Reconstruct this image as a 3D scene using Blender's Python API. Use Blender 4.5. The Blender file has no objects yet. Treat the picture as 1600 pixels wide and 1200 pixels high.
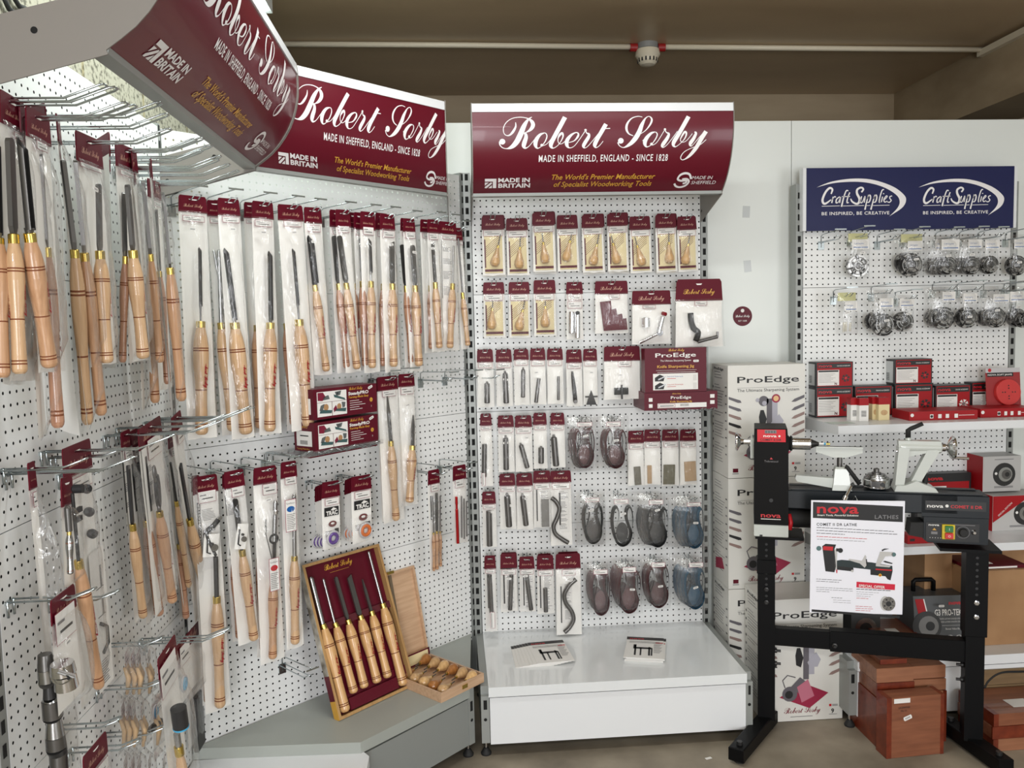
import bpy, math, random
from mathutils import Vector, Matrix, noise
random.seed(7)
scene = bpy.context.scene
COL = scene.collection

# ------------------------------------------------------------------ camera
F_PX = 1287.41
CAM = Vector((-0.09597, -3.44051, 1.58671))
FW = Vector((0.07132731, 0.99460444, -0.07532881)).normalized()
RT = Vector((0.99703782, -0.07327269, -0.02338168)).normalized()
UP = RT.cross(FW).normalized()
RT = FW.cross(UP).normalized()
cd = bpy.data.cameras.new('camera'); cam = bpy.data.objects.new('camera', cd); COL.objects.link(cam)
cd.sensor_width = 36.0; cd.lens = 36.0 * F_PX / 1600.0; cd.clip_start = 0.05
M = Matrix((RT, UP, -FW)).transposed().to_4x4(); M.translation = CAM
cam.matrix_world = M
scene.camera = cam

# ------------------------------------------------------------------ world, lights, exposure
scene.view_settings.view_transform = 'Standard'
scene.view_settings.look = 'None'
scene.view_settings.gamma = 1.0
scene.view_settings.use_curve_mapping = False
scene.view_settings.exposure = 0.08
scene.cycles.transparent_max_bounces = 24
scene.cycles.max_bounces = 7
W = bpy.data.worlds.new('world'); scene.world = W; W.use_nodes = True
W.node_tree.nodes['Background'].inputs[0].default_value = (0.95, 0.97, 1.0, 1)
W.node_tree.nodes['Background'].inputs[1].default_value = 0.3

def area_light(name, loc, size, size_y, power, color, target=None):
    ld = bpy.data.lights.new(name, 'AREA'); ld.shape = 'RECTANGLE'; ld.size = size; ld.size_y = size_y
    ld.energy = power; ld.color = color
    o = bpy.data.objects.new(name, ld); COL.objects.link(o); o.location = loc
    if target is not None:
        o.rotation_euler = (Vector(target) - Vector(loc)).to_track_quat('-Z', 'Y').to_euler()
    return o
# daylight from the open shop door behind the photographer, an added side fill, and the ceiling tubes
area_light('doorway_daylight', (-0.30, -7.0, 1.25), 1.3, 1.9, 135, (0.97, 0.98, 1.0), (0.1, 0, 0.7))
area_light('side_fill_light', (3.2, -5.6, 1.3), 1.4, 1.6, 50, (0.96, 0.98, 1.0), (-0.9, -1.3, 0.9))  # added fill from the right to brighten the left wall bay, no real window
area_light('tube_light_left', (-0.72, -0.95, 2.67), 0.10, 1.45, 9, (0.90, 1.0, 0.95), (-0.72, -0.95, 0))
area_light('tube_light_middle', (0.15, -1.35, 2.78), 1.5, 0.12, 17, (0.97, 1.0, 0.98), (0.15, -1.2, 0))
area_light('tube_light_rear', (-0.25, -4.6, 2.74), 1.5, 0.12, 40, (0.97, 0.99, 1.0), (0.1, -3.6, 0))

# ------------------------------------------------------------------ pixel helpers (1600x1200 frame)
def ray(px, py):
    return (FW * F_PX + RT * (px - 800) + UP * (600 - py)).normalized()
def isect(px, py, P, n):
    d = ray(px, py); n = Vector(n)
    t = (Vector(P) - CAM).dot(n) / d.dot(n)
    return CAM + d * t
def proj(X):
    d = Vector(X) - CAM; z = d.dot(FW)
    return 800 + F_PX * d.dot(RT) / z, 600 - F_PX * d.dot(UP) / z

# ------------------------------------------------------------------ materials
MATS = {}
def mat(name, col, rough=0.5, metal=0.0, spec=0.5, emit=None, trans=0.0, coat=0.0):
    if name in MATS: return MATS[name]
    m = bpy.data.materials.new(name); m.use_nodes = True
    b = m.node_tree.nodes['Principled BSDF']
    b.inputs['Base Color'].default_value = (*col, 1); b.inputs['Roughness'].default_value = rough
    b.inputs['Metallic'].default_value = metal; b.inputs['Specular IOR Level'].default_value = spec
    b.inputs['Coat Weight'].default_value = coat
    if emit: b.inputs['Emission Color'].default_value = (*emit[0], 1); b.inputs['Emission Strength'].default_value = emit[1]
    MATS[name] = m; return m
def nodes(m): return m.node_tree.nodes, m.node_tree.links, m.node_tree.nodes['Principled BSDF']
def s(r, g, b):
    f = lambda c: (c / 255 / 12.92) if c / 255 <= 0.04045 else ((c / 255 + 0.055) / 1.055) ** 2.4
    return (f(r), f(g), f(b))

def add_noise_color(m, c1, c2, scale, detail=4, coord='Object', stretch=(1, 1, 1), rough_var=None, contrast=(0.35, 0.65), bump=0):
    n, l, b = nodes(m)
    tc = n.new('ShaderNodeTexCoord'); mp = n.new('ShaderNodeMapping'); mp.inputs['Scale'].default_value = stretch
    nz = n.new('ShaderNodeTexNoise'); nz.inputs['Scale'].default_value = scale; nz.inputs['Detail'].default_value = detail
    cr = n.new('ShaderNodeValToRGB')
    cr.color_ramp.elements[0].position = contrast[0]; cr.color_ramp.elements[1].position = contrast[1]
    cr.color_ramp.elements[0].color = (*c1, 1); cr.color_ramp.elements[1].color = (*c2, 1)
    l.new(tc.outputs[coord], mp.inputs[0]); l.new(mp.outputs[0], nz.inputs['Vector']); l.new(nz.outputs['Fac'], cr.inputs[0])
    l.new(cr.outputs[0], b.inputs['Base Color'])
    if bump:
        bp = n.new('ShaderNodeBump'); bp.inputs['Strength'].default_value = bump; bp.inputs['Distance'].default_value = 0.004
        l.new(nz.outputs['Fac'], bp.inputs['Height']); l.new(bp.outputs[0], b.inputs['Normal'])
    return cr

def math_node(n, op, a=None, b=None):
    x = n.new('ShaderNodeMath'); x.operation = op
    if a is not None and not hasattr(a, 'links'): x.inputs[0].default_value = a
    if b is not None and not hasattr(b, 'links'): x.inputs[1].default_value = b
    return x

def make_pegboard(name, col, rough=0.35, see_through=False):
    """white painted steel with rows of real see-through holes, 25 mm apart"""
    m = mat(name, col, rough)
    n, l, b = nodes(m)
    tc = n.new('ShaderNodeTexCoord'); sp = n.new('ShaderNodeSeparateXYZ'); l.new(tc.outputs['Object'], sp.inputs[0])
    def cell(out):
        d = math_node(n, 'DIVIDE', None, 0.0248); l.new(out, d.inputs[0])
        fr = math_node(n, 'FRACT'); l.new(d.outputs[0], fr.inputs[0])
        su = math_node(n, 'SUBTRACT', None, 0.5); l.new(fr.outputs[0], su.inputs[0])
        pw = math_node(n, 'POWER', None, 2.0); ab = math_node(n, 'ABSOLUTE'); l.new(su.outputs[0], ab.inputs[0]); l.new(ab.outputs[0], pw.inputs[0])
        return pw.outputs[0]
    ad = math_node(n, 'ADD'); l.new(cell(sp.outputs['X']), ad.inputs[0]); l.new(cell(sp.outputs['Z']), ad.inputs[1])
    lt = math_node(n, 'LESS_THAN', None, 0.135 ** 2); l.new(ad.outputs[0], lt.inputs[0])
    # plain margins at the top and bottom edge
    g1 = math_node(n, 'GREATER_THAN', None, 0.010); l.new(sp.outputs['Z'], g1.inputs[0])
    g2 = math_node(n, 'LESS_THAN', None, 0.466); l.new(sp.outputs['Z'], g2.inputs[0])
    m1 = math_node(n, 'MULTIPLY'); l.new(g1.outputs[0], m1.inputs[0]); l.new(g2.outputs[0], m1.inputs[1])
    m2 = math_node(n, 'MULTIPLY'); l.new(lt.outputs[0], m2.inputs[0]); l.new(m1.outputs[0], m2.inputs[1])
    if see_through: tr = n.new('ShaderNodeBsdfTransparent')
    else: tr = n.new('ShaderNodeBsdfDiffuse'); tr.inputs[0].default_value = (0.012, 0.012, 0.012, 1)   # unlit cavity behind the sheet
    mx = n.new('ShaderNodeMixShader')
    l.new(m2.outputs[0], mx.inputs[0]); l.new(b.outputs[0], mx.inputs[1]); l.new(tr.outputs[0], mx.inputs[2])
    l.new(mx.outputs[0], n['Material Output'].inputs['Surface'])
    return m

peg = make_pegboard('pegboard_steel', s(231, 232, 231))
peg_open = make_pegboard('pegboard_steel_open_backed', s(231, 232, 231), see_through=True)
white_steel = mat('white_powder_coated_steel', s(226, 228, 230), 0.3)
grey_steel = mat('grey_green_painted_steel', s(158, 162, 156), 0.42)
silver_steel = mat('silver_painted_upright', s(150, 153, 150), 0.4, 0.2)
slot_black = mat('slot_black', (0.006, 0.006, 0.006), 0.9)
wire = mat('zinc_wire', (0.50, 0.55, 0.56), 0.25, 1.0)
chrome = mat('chrome', (0.75, 0.75, 0.76), 0.12, 1.0)
steel = mat('tool_steel', (0.16, 0.155, 0.15), 0.33, 0.85)
steel_l = mat('polished_tool_steel', (0.42, 0.42, 0.42), 0.25, 1.0)
steel_d = mat('dark_tool_steel', (0.035, 0.034, 0.034), 0.38, 0.4)
brass = mat('brass_ferrule', (0.62, 0.45, 0.12), 0.25, 1.0)
maroon = mat('maroon_card', s(88, 6, 27), 0.45, spec=0.2)
maroon_box = mat('maroon_box_print', s(88, 10, 30), 0.4, spec=.3)
sign_red = mat('maroon_sign_vinyl', s(94, 8, 30), 0.3, coat=0.1)
sign_white = mat('sign_lettering_white', s(235, 232, 232), 0.5)
gold = mat('gold_print', s(204, 154, 58), 0.4)
goldc = mat('card_script_print', s(186, 140, 120), 0.4)
paper = mat('white_paper', s(228, 226, 222), 0.6)
backing = mat('white_backing_card', s(240, 238, 233), 0.5)
ink = mat('black_ink', (0.012, 0.012, 0.013), 0.5)
greyink = mat('grey_ink', s(120, 118, 120), 0.6)
lilac = mat('magenta_label_border', s(150, 30, 70), 0.5)
red = mat('red_print', s(190, 22, 34), 0.4)
blue = mat('blue_print', s(20, 90, 160), 0.4)
black = mat('black_powder_coat', (0.004, 0.004, 0.0045), 0.42, 0.0, 0.12)
rubber = mat('black_rubber', (0.01, 0.01, 0.01), 0.7)
groove = mat('burnt_groove', s(120, 66, 36), 0.7)
red_script = mat('red_handle_script', s(150, 18, 28), 0.5)

def wood(name, c1, c2, scale=60, stretch=(1, 1, 0.06), rough=0.3, contrast=(0.3, 0.7), coord='Object'):
    m = mat(name, c1, rough, coat=0.25)
    add_noise_color(m, c1, c2, scale, 5, coord, stretch, contrast=contrast)
    return m
ash = wood('ash_handle_pale', s(208, 174, 136), s(188, 150, 112), 160, (1, 1, 0.05))
ash2 = wood('ash_handle_warm', s(198, 156, 120), s(172, 130, 96), 160, (1, 1, 0.05))
ash3 = wood('beech_handle_pink', s(190, 146, 118), s(160, 116, 92), 160, (1, 1, 0.05))
ash4 = wood('boxed_set_handle', s(216, 172, 118), s(196, 150, 98), 120, (1, 1, 0.06))
beech = wood('beech_box', s(206, 172, 140), s(186, 150, 118), 90, (0.08, 1, 1), 0.45)
redwood = wood('padauk_block', s(142, 88, 62), s(118, 70, 48), 60, (0.1, 1, 1), 0.4)
redwood_l = wood('light_mahogany_block', s(160, 108, 78), s(138, 90, 64), 60, (0.1, 1, 1), 0.45)
waxdark = wood('wax_sealed_end_grain', s(96, 34, 18), s(124, 52, 28), 30, (1, 1, 1), 0.35)
oldwood = wood('greyish_oak_block', s(128, 104, 72), s(106, 84, 58), 50, (0.1, 1, 1), 0.6)
cardboard = mat('brown_cardboard', s(160, 122, 84), 0.75); add_noise_color(cardboard, s(166, 128, 90), s(150, 112, 76), 6)
cardtape = mat('cardboard_tape', s(176, 142, 100), 0.3)

def make_film(name, haze, gloss, wr=1.0):
    m = bpy.data.materials.new(name); m.use_nodes = True; MATS[name] = m
    n, l = m.node_tree.nodes, m.node_tree.links
    n.remove(n['Principled BSDF'])
    tr = n.new('ShaderNodeBsdfTransparent'); gl = n.new('ShaderNodeBsdfGlossy'); gl.inputs['Roughness'].default_value = 0.14
    df = n.new('ShaderNodeBsdfDiffuse'); df.inputs[0].default_value = (0.8, 0.8, 0.8, 1)
    tc = n.new('ShaderNodeTexCoord'); mp = n.new('ShaderNodeMapping'); mp.inputs['Scale'].default_value = (2.2, 1, 0.6)
    nz = n.new('ShaderNodeTexNoise'); nz.inputs['Scale'].default_value = 26; nz.inputs['Detail'].default_value = 3; nz.inputs['Distortion'].default_value = 1.2
    l.new(tc.outputs['Object'], mp.inputs[0]); l.new(mp.outputs[0], nz.inputs['Vector'])
    bp = n.new('ShaderNodeBump'); bp.inputs['Strength'].default_value = 0.9 * wr; bp.inputs['Distance'].default_value = 0.006
    l.new(nz.outputs['Fac'], bp.inputs['Height']); l.new(bp.outputs[0], gl.inputs['Normal'])
    lw = n.new('ShaderNodeLayerWeight'); lw.inputs['Blend'].default_value = 0.25
    mr = n.new('ShaderNodeMapRange'); mr.inputs['To Min'].default_value = gloss; mr.inputs['To Max'].default_value = min(1, gloss + 0.5)
    l.new(lw.outputs['Facing'], mr.inputs['Value'])
    a = n.new('ShaderNodeMixShader'); l.new(mr.outputs[0], a.inputs[0]); l.new(tr.outputs[0], a.inputs[1]); l.new(gl.outputs[0], a.inputs[2])
    b = n.new('ShaderNodeMixShader'); b.inputs[0].default_value = haze; l.new(a.outputs[0], b.inputs[1]); l.new(df.outputs[0], b.inputs[2])
    l.new(b.outputs[0], n['Material Output'].inputs['Surface'])
    return m
film = make_film('clear_plastic_film', 0.025, 0.045)
film2 = make_film('clear_grip_bag_film', 0.03, 0.06)
acrylic = make_film('clear_acrylic', 0.05, 0.10, 0.0)

# ------------------------------------------------------------------ mesh builder
def smooth_path(pts, k):
    """catmull-rom through the points (tuples of any length)"""
    out = []
    n = len(pts)
    if n < 3 or k < 2: return [tuple(p) for p in pts]
    for i in range(n - 1):
        p0 = pts[max(0, i - 1)]; p1 = pts[i]; p2 = pts[i + 1]; p3 = pts[min(n - 1, i + 2)]
        for j in range(k):
            t = j / k; t2 = t * t; t3 = t2 * t
            out.append(tuple(0.5 * (2 * b + (c - a) * t + (2 * a - 5 * b + 4 * c - d) * t2 + (-a + 3 * b - 3 * c + d) * t3) for a, b, c, d in zip(p0, p1, p2, p3)))
    out.append(tuple(pts[-1])); return out

TEXT_CACHE = {}
def text_geo(body, bold=0.0, shear=0.0, space=1.0):
    key = (body, bold, shear, space)
    if key in TEXT_CACHE: return TEXT_CACHE[key]
    cu = bpy.data.curves.new('lettering', 'FONT'); cu.body = body; cu.size = 1.0; cu.offset = bold; cu.shear = shear
    cu.space_character = space; cu.resolution_u = 2
    ob = bpy.data.objects.new('lettering', cu); COL.objects.link(ob)
    dg = bpy.context.evaluated_depsgraph_get(); me = ob.evaluated_get(dg).to_mesh()
    vs = [(v.co.x, v.co.y) for v in me.vertices]; fs = [tuple(p.vertices) for p in me.polygons]
    ob.evaluated_get(dg).to_mesh_clear()
    bpy.data.objects.remove(ob); bpy.data.curves.remove(cu)
    TEXT_CACHE[key] = (vs, fs); return vs, fs

class MB:
    def __init__(self): self.v = []; self.f = []; self.m = []; self.mats = []; self.sm = []
    def mi(self, m):
        if m not in self.mats: self.mats.append(m)
        return self.mats.index(m)
    def add(self, vs, fs, m, T=None, smooth=False):
        o = len(self.v); k = self.mi(m)
        if T is not None: vs = [T @ Vector(p) for p in vs]
        self.v += [tuple(p) for p in vs]
        self.f += [tuple(i + o for i in f) for f in fs]
        self.m += [k] * len(fs); self.sm += [smooth] * len(fs)
    def box(self, x0, x1, y0, y1, z0, z1, m, T=None, bev=0.0):
        if bev > 0:
            b = bev; vs = []; 
            for (zz, ins) in ((z0, b), (z0 + b, 0), (z1 - b, 0), (z1, b)):
                vs += [(x0 + ins + (b if 0 else 0), y0 + ins, zz), (x1 - ins, y0 + ins, zz), (x1 - ins, y1 - ins, zz), (x0 + ins, y1 - ins, zz)]
            fs = [(3, 2, 1, 0), (12, 13, 14, 15)]
            for r in range(3):
                for i in range(4):
                    a = r * 4 + i; c = r * 4 + (i + 1) % 4; fs.append((a, c, c + 4, a + 4))
            self.add(vs, fs, m, T); return
        vs = [(x0, y0, z0), (x1, y0, z0), (x1, y1, z0), (x0, y1, z0), (x0, y0, z1), (x1, y0, z1), (x1, y1, z1), (x0, y1, z1)]
        fs = [(3, 2, 1, 0), (4, 5, 6, 7), (0, 1, 5, 4), (1, 2, 6, 5), (2, 3, 7, 6), (3, 0, 4, 7)]
        self.add(vs, fs, m, T)
    def quad(self, x0, x1, z0, z1, y, m, T=None):
        """rectangle facing -Y"""
        self.add([(x0, y, z0), (x1, y, z0), (x1, y, z1), (x0, y, z1)], [(0, 1, 2, 3)], m, T)
    def prism(self, poly, y0, y1, m, T=None):
        """polygon (x,z) counter-clockwise, extruded from y0 (front) to y1"""
        n = len(poly)
        a = sum(poly[i][0] * poly[(i + 1) % n][1] - poly[(i + 1) % n][0] * poly[i][1] for i in range(n))
        if a < 0: poly = poly[::-1]
        vs = [(p[0], y0, p[1]) for p in poly] + [(p[0], y1, p[1]) for p in poly]
        fs = [tuple(range(n)), tuple(range(2 * n - 1, n - 1, -1))]
        for i in range(n): j = (i + 1) % n; fs.append((i, i + n, j + n, j))
        self.add(vs, fs, m, T)
    def disc(self, cx, cz, r, y, m, T=None, n=20, rz=None):
        rz = rz or r
        vs = [(cx + r * math.cos(2 * math.pi * i / n), y, cz + rz * math.sin(2 * math.pi * i / n)) for i in range(n)]
        self.add(vs, [tuple(range(n))], m, T)
    def lathe(self, prof, m, a=(0, 0, 0), b=(0, 0, 1), seg=16, T=None, mats=None, caps=True, smooth=True):
        """profile of (distance along a->b, radius) from a towards b"""
        a = Vector(a); b = Vector(b); d = (b - a).normalized()
        q = d.to_track_quat('Z', 'Y').to_matrix()
        vs = []
        for (t, r) in prof:
            for i in range(seg):
                an = 2 * math.pi * i / seg
                vs.append(a + d * t + q @ Vector((r * math.cos(an), r * math.sin(an), 0)))
        for k in range(len(prof) - 1):
            fs = []
            for i in range(seg):
                j = (i + 1) % seg
                fs.append((i, j, j + seg, i + seg))
            mm = mats[k] if mats and mats[k] else m
            self.add(vs[k * seg:(k + 2) * seg], fs, mm, T, smooth)
        if caps:
            self.add(vs[:seg], [tuple(range(seg - 1, -1, -1))], (mats[0] if mats and mats[0] else m), T)
            self.add(vs[-seg:], [tuple(range(seg))], (mats[-1] if mats and mats[-1] else m), T)
    def cyl(self, a, b, r, m, seg=14, T=None, r2=None):
        L = (Vector(b) - Vector(a)).length
        self.lathe([(0, r), (L, r if r2 is None else r2)], m, a, b, seg, T)
    def tube(self, path, r, m, seg=8, T=None, sx=None):
        P = [Vector(p) for p in path]; n = len(P); vs = []
        up = Vector((0, 0, 1)); prev = None
        for i in range(n):
            t = (P[min(n - 1, i + 1)] - P[max(0, i - 1)]).normalized()
            if prev is None:
                x = t.cross(up)
                if x.length < 0.05: x = t.cross(Vector((0, 1, 0)))
                x.normalize()
            else:
                x = (prev - t * prev.dot(t)); 
                if x.length < 1e-6: x = t.cross(up)
                x.normalize()
            prev = x; y = t.cross(x)
            rr = r[i] if isinstance(r, (list, tuple)) else r
            for k in range(seg):
                an = 2 * math.pi * k / seg
                vs.append(P[i] + x * rr * math.cos(an) + y * rr * math.sin(an) * (sx or 1))
        fs = []
        for i in range(n - 1):
            for k in range(seg):
                j = (k + 1) % seg; fs.append((i * seg + k, i * seg + j, (i + 1) * seg + j, (i + 1) * seg + k))
        fs.append(tuple(range(seg - 1, -1, -1))); fs.append(tuple(range((n - 1) * seg, n * seg)))
        self.add(vs, fs, m, T, True)
    def grid(self, fn, nu, nv, m, T=None, smooth=True):
        vs = [fn(i / nu, j / nv) for j in range(nv + 1) for i in range(nu + 1)]
        fs = [(j * (nu + 1) + i, j * (nu + 1) + i + 1, (j + 1) * (nu + 1) + i + 1, (j + 1) * (nu + 1) + i) for j in range(nv) for i in range(nu)]
        self.add(vs, fs, m, T, smooth)
    def text(self, body, x, z, size, m, y=0.0, align='L', bold=0.0, shear=0.0, sx=1.0, rot=0.0, fn=None, T=None, width=None, space=1.0):
        vs, fs = text_geo(body, bold, shear, space)
        if not vs: return
        xs = [p[0] for p in vs]; w = max(xs) - min(xs); x_0 = min(xs)
        if width: sx = width / (w * size)
        off = {'L': 0, 'C': -w / 2, 'R': -w}[align]
        c, sn = math.cos(rot), math.sin(rot); out = []
        for (a, b) in vs:
            u = (a - x_0 + off) * size * sx; v = b * size
            X = x + u * c - v * sn; Z = z + u * sn + v * c
            out.append(fn(X, Z) if fn else (X, y, Z))
        self.add(out, fs, m, T)
    def ribbon(self, pts, m, k, fn, scale=1.0):
        P = smooth_path(pts, k); vs = []; n = len(P)
        for i in range(n):
            a = P[max(0, i - 1)]; b = P[min(n - 1, i + 1)]
            dx, dz = b[0] - a[0], b[1] - a[1]; L = math.hypot(dx, dz) or 1
            nx, nz = -dz / L, dx / L; h = max(P[i][2], 3) * 0.5
            vs.append(fn(P[i][0] + nx * h, P[i][1] + nz * h)); vs.append(fn(P[i][0] - nx * h, P[i][1] - nz * h))
        fs = [(2 * i, 2 * i + 1, 2 * i + 3, 2 * i + 2) for i in range(n - 1)]
        self.add(vs, fs, m)
    def build(self, name, parent=None, loc=None, matrix=None):
        me = bpy.data.meshes.new(name); me.from_pydata([tuple(p) for p in self.v], [], self.f)
        for m in self.mats: me.materials.append(m)
        me.polygons.foreach_set('material_index', self.m); me.polygons.foreach_set('use_smooth', self.sm)
        me.update()
        o = bpy.data.objects.new(name, me); COL.objects.link(o)
        if parent: o.parent = parent
        if matrix is not None: o.matrix_world = matrix if not parent else matrix
        if loc is not None: o.location = loc
        return o

def tag(o, label=None, cat=None, group=None, kind=None):
    if label: o['label'] = label
    if cat: o['category'] = cat
    if group: o['group'] = group
    if kind: o['kind'] = kind
    return o
def thing(name, label, cat, matrix=None, loc=None, rz=0, group=None, kind=None):
    o = bpy.data.objects.new(name, None); COL.objects.link(o); o.empty_display_size = 0.02
    if matrix is not None: o.matrix_world = matrix
    elif loc is not None: o.matrix_world = Matrix.Translation(Vector(loc)) @ Matrix.Rotation(rz, 4, 'Z')
    return tag(o, label, cat, group, kind)
def frame_matrix(origin, right, front_normal):
    """local +X = right, local -Y = outward, local +Z = up-ish"""
    n = Vector(front_normal).normalized(); x = Vector(right).normalized()
    y = -n; z = x.cross(y).normalized(); x = y.cross(z).normalized()
    m = Matrix((x, y, z)).transposed().to_4x4(); m.translation = Vector(origin); return m

# ------------------------------------------------------------------ script lettering, stroke by stroke
def cv(pts): return [(1422 + x * 1.111, y * 1.111, w * 1.111) for x, y, w in pts]
SCRIPT = [
 [(532,152,7),(480,190,26),(425,275,58),(372,400,72),(322,500,72),(258,570,54),(185,598,14),(122,582,12),(90,540,16),(92,500,26)],
 [(308,228,6),(308,290,22),(272,360,32),(225,408,20),(180,413,10),(147,380,10),(142,310,10),(182,232,10),(262,175,10),(370,156,11),(470,172,14),(528,215,44),(545,268,54),(515,325,42),(455,367,12),(400,374,10)],
 [(400,372,12),(440,388,34),(448,440,50),(427,510,60),(418,560,54),(440,590,22),(490,562,9),(560,475,9),(600,430,9)],
 [(700,375,10),(640,402,34),(590,470,54),(578,540,52),(602,590,20),(650,572,9),(708,500,14),(734,430,16),(725,388,12),(700,374,10)],
 [(665,556,14),(720,540,9),(770,490,9),(822,418,9)],
 [(985,152,60),(920,275,60),(850,405,58),(798,510,58),(792,562,46),(822,590,14),(880,556,9),(932,485,12),(956,420,20),(944,378,28),(912,402,30),(888,450,14),(890,500,10),(915,530,9),(960,515,9),(1000,470,9)],
 [(1035,510,9),(1110,485,14),(1160,425,28),(1165,382,18),(1128,370,14),(1065,408,34),(1012,480,52),(1012,545,46),(1045,584,14),(1110,562,9),(1180,470,9),(1262,345,10)],
 [(1268,330,16),(1278,372,14),(1312,392,30),(1306,435,44),(1262,510,50),(1242,558,44),(1260,586,12),(1310,552,9),(1400,440,9),(1470,350,9)],
 [(1548,248,56),(1490,350,56),(1425,468,56),(1398,540,54),(1415,580,16),(1460,555,9),(1512,488,9)],
 [(1535,312,11),(1605,308,11)],
 cv([(568,130,7),(510,122,10),(432,150,14),(378,220,26),(370,290,28),(400,345,16),(455,370,9)]),
 cv([(540,350,8),(610,300,10),(668,222,22),(686,160,22),(655,122,10),(608,146,16),(562,230,44),(525,330,58),(472,420,58),(412,482,42),(342,520,12),(288,498,10),(266,455,18)]),
 cv([(575,435,8),(610,395,10)]),
 cv([(730,320,9),(680,338,30),(624,400,48),(605,460,48),(628,510,18),(680,490,9),(738,410,14),(757,350,14),(735,320,10)]),
 cv([(690,485,14),(720,482,9),(765,440,8),(845,300,8)]),
 cv([(852,292,14),(870,325,12),(902,345,28),(884,400,42),(842,468,48),(828,500,36),(845,516,12),(890,480,8),(970,370,8),(1010,310,8)]),
 cv([(1150,120,52),(1090,230,52),(1025,350,52),(975,440,52),(968,488,36),(1000,508,12),(1060,460,8),(1108,400,14),(1124,340,22),(1104,318,26),(1072,365,20),(1052,420,10),(1078,450,8),(1130,430,8),(1200,340,8)]),
 cv([(1225,318,12),(1245,335,30),(1220,400,42),(1184,460,46),(1184,494,22),(1210,490,8),(1280,400,8),(1350,315,10)]),
 cv([(1372,310,52),(1320,400,52),(1260,520,50),(1192,620,38),(1132,673,16),(1092,680,10),(1076,640,12),(1120,570,9),(1230,512,8),(1310,480,8),(1380,415,8)]),
]
SCRIPT_DOTS = [(125, 500, 40), (665, 548, 20), (1266, 334, 17), (1422 + 302 * 1.111, 435 * 1.111, 40), (1422 + 690 * 1.111, 474 * 1.111, 20), (1422 + 852 * 1.111, 288 * 1.111, 17)]
# unit frame: x 0..1 over the whole word pair, z measured from the base line, same scale
SX0, SX1, SBASE = 80.0, 2978.0, 590.0
def script(mb, m, x, z, width, fn=None, y=0.0, rot=0.0, k=3, fat=1.0, T=None):
    sc = width / (SX1 - SX0); c, sn = math.cos(rot), math.sin(rot)
    def g(a, b):
        u = (a - SX0) * sc; v = (SBASE - 0.011 * (a - 150) - b) * sc
        X = x + u * c - v * sn; Z = z + u * sn + v * c
        p = fn(X, Z) if fn else (X, y, Z)
        return T @ Vector(p) if T is not None else p
    for st in SCRIPT:
        mb.ribbon([(p[0], p[1], max(p[2], 12 if fat > 1 else 8) * fat) for p in st], m, k, g)
    for (cx, cy, r) in SCRIPT_DOTS:
        n = 14 if k > 2 else 8
        mb.add([g(cx + r * math.cos(2 * math.pi * i / n), cy - r * math.sin(2 * math.pi * i / n)) for i in range(n)], [tuple(range(n))], m)
# ------------------------------------------------------------------ room
concrete = mat('stained_concrete_floor', s(120, 110, 96), 0.6)
cr = add_noise_color(concrete, s(104, 95, 82), s(168, 157, 138), 3.0, 10, 'Object', (1, 1, 1), contrast=(0.3, 0.72), bump=0.15)
ply = mat('brown_ceiling_board', s(128, 112, 92), 0.35); add_noise_color(ply, s(158, 136, 108), s(190, 168, 136), 1.1, 5, 'Object', (0.5, 1.5, 1), contrast=(0.3, 0.7))
beam_m = mat('timber_clad_beam', s(136, 120, 98), 0.6); add_noise_color(beam_m, s(150, 132, 106), s(178, 160, 132), 2, 5, 'Object', (0.4, 1, 2))
board_white = mat('white_wall_board', s(226, 230, 226), 0.35)
block_m = mat('aggregate_blockwork', s(190, 184, 164), 0.9)
n_, l_, b_ = nodes(block_m)
tc = n_.new('ShaderNodeTexCoord'); nz = n_.new('ShaderNodeTexNoise'); nz.inputs['Scale'].default_value = 70; nz.inputs['Detail'].default_value = 3
cr = n_.new('ShaderNodeValToRGB'); cr.color_ramp.elements[0].position = 0.36; cr.color_ramp.elements[1].position = 0.5
cr.color_ramp.elements[0].color = (*s(100, 96, 84), 1); cr.color_ramp.elements[1].color = (*s(168, 164, 148), 1)
br = n_.new('ShaderNodeTexBrick'); br.inputs['Scale'].default_value = 1.0; br.inputs['Mortar Size'].default_value = 0.008; br.inputs['Brick Width'].default_value = 0.44; br.inputs['Row Height'].default_value = 0.225
br.inputs['Color1'].default_value = (1, 1, 1, 1); br.inputs['Color2'].default_value = (0.93, 0.93, 0.92, 1); br.inputs['Mortar'].default_value = (0.80, 0.72, 0.52, 1)
mp = n_.new('ShaderNodeMapping'); mp.inputs['Rotation'].default_value = (0, math.pi / 2, math.pi / 2)
sp_ = n_.new('ShaderNodeSeparateXYZ'); cb_ = n_.new('ShaderNodeCombineXYZ'); l_.new(tc.outputs['Object'], sp_.inputs[0]); l_.new(sp_.outputs['Y'], cb_.inputs['X']); l_.new(sp_.outputs['Z'], cb_.inputs['Y'])
l_.new(cb_.outputs[0], br.inputs['Vector']); l_.new(tc.outputs['Object'], nz.inputs['Vector']); l_.new(nz.outputs['Fac'], cr.inputs[0])
mu = n_.new('ShaderNodeMix'); mu.data_type = 'RGBA'; mu.blend_type = 'MULTIPLY'; mu.inputs[0].default_value = 1
l_.new(cr.outputs[0], mu.inputs[6]); l_.new(br.outputs['Color'], mu.inputs[7]); l_.new(mu.outputs[2], b_.inputs['Base Color'])

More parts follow.
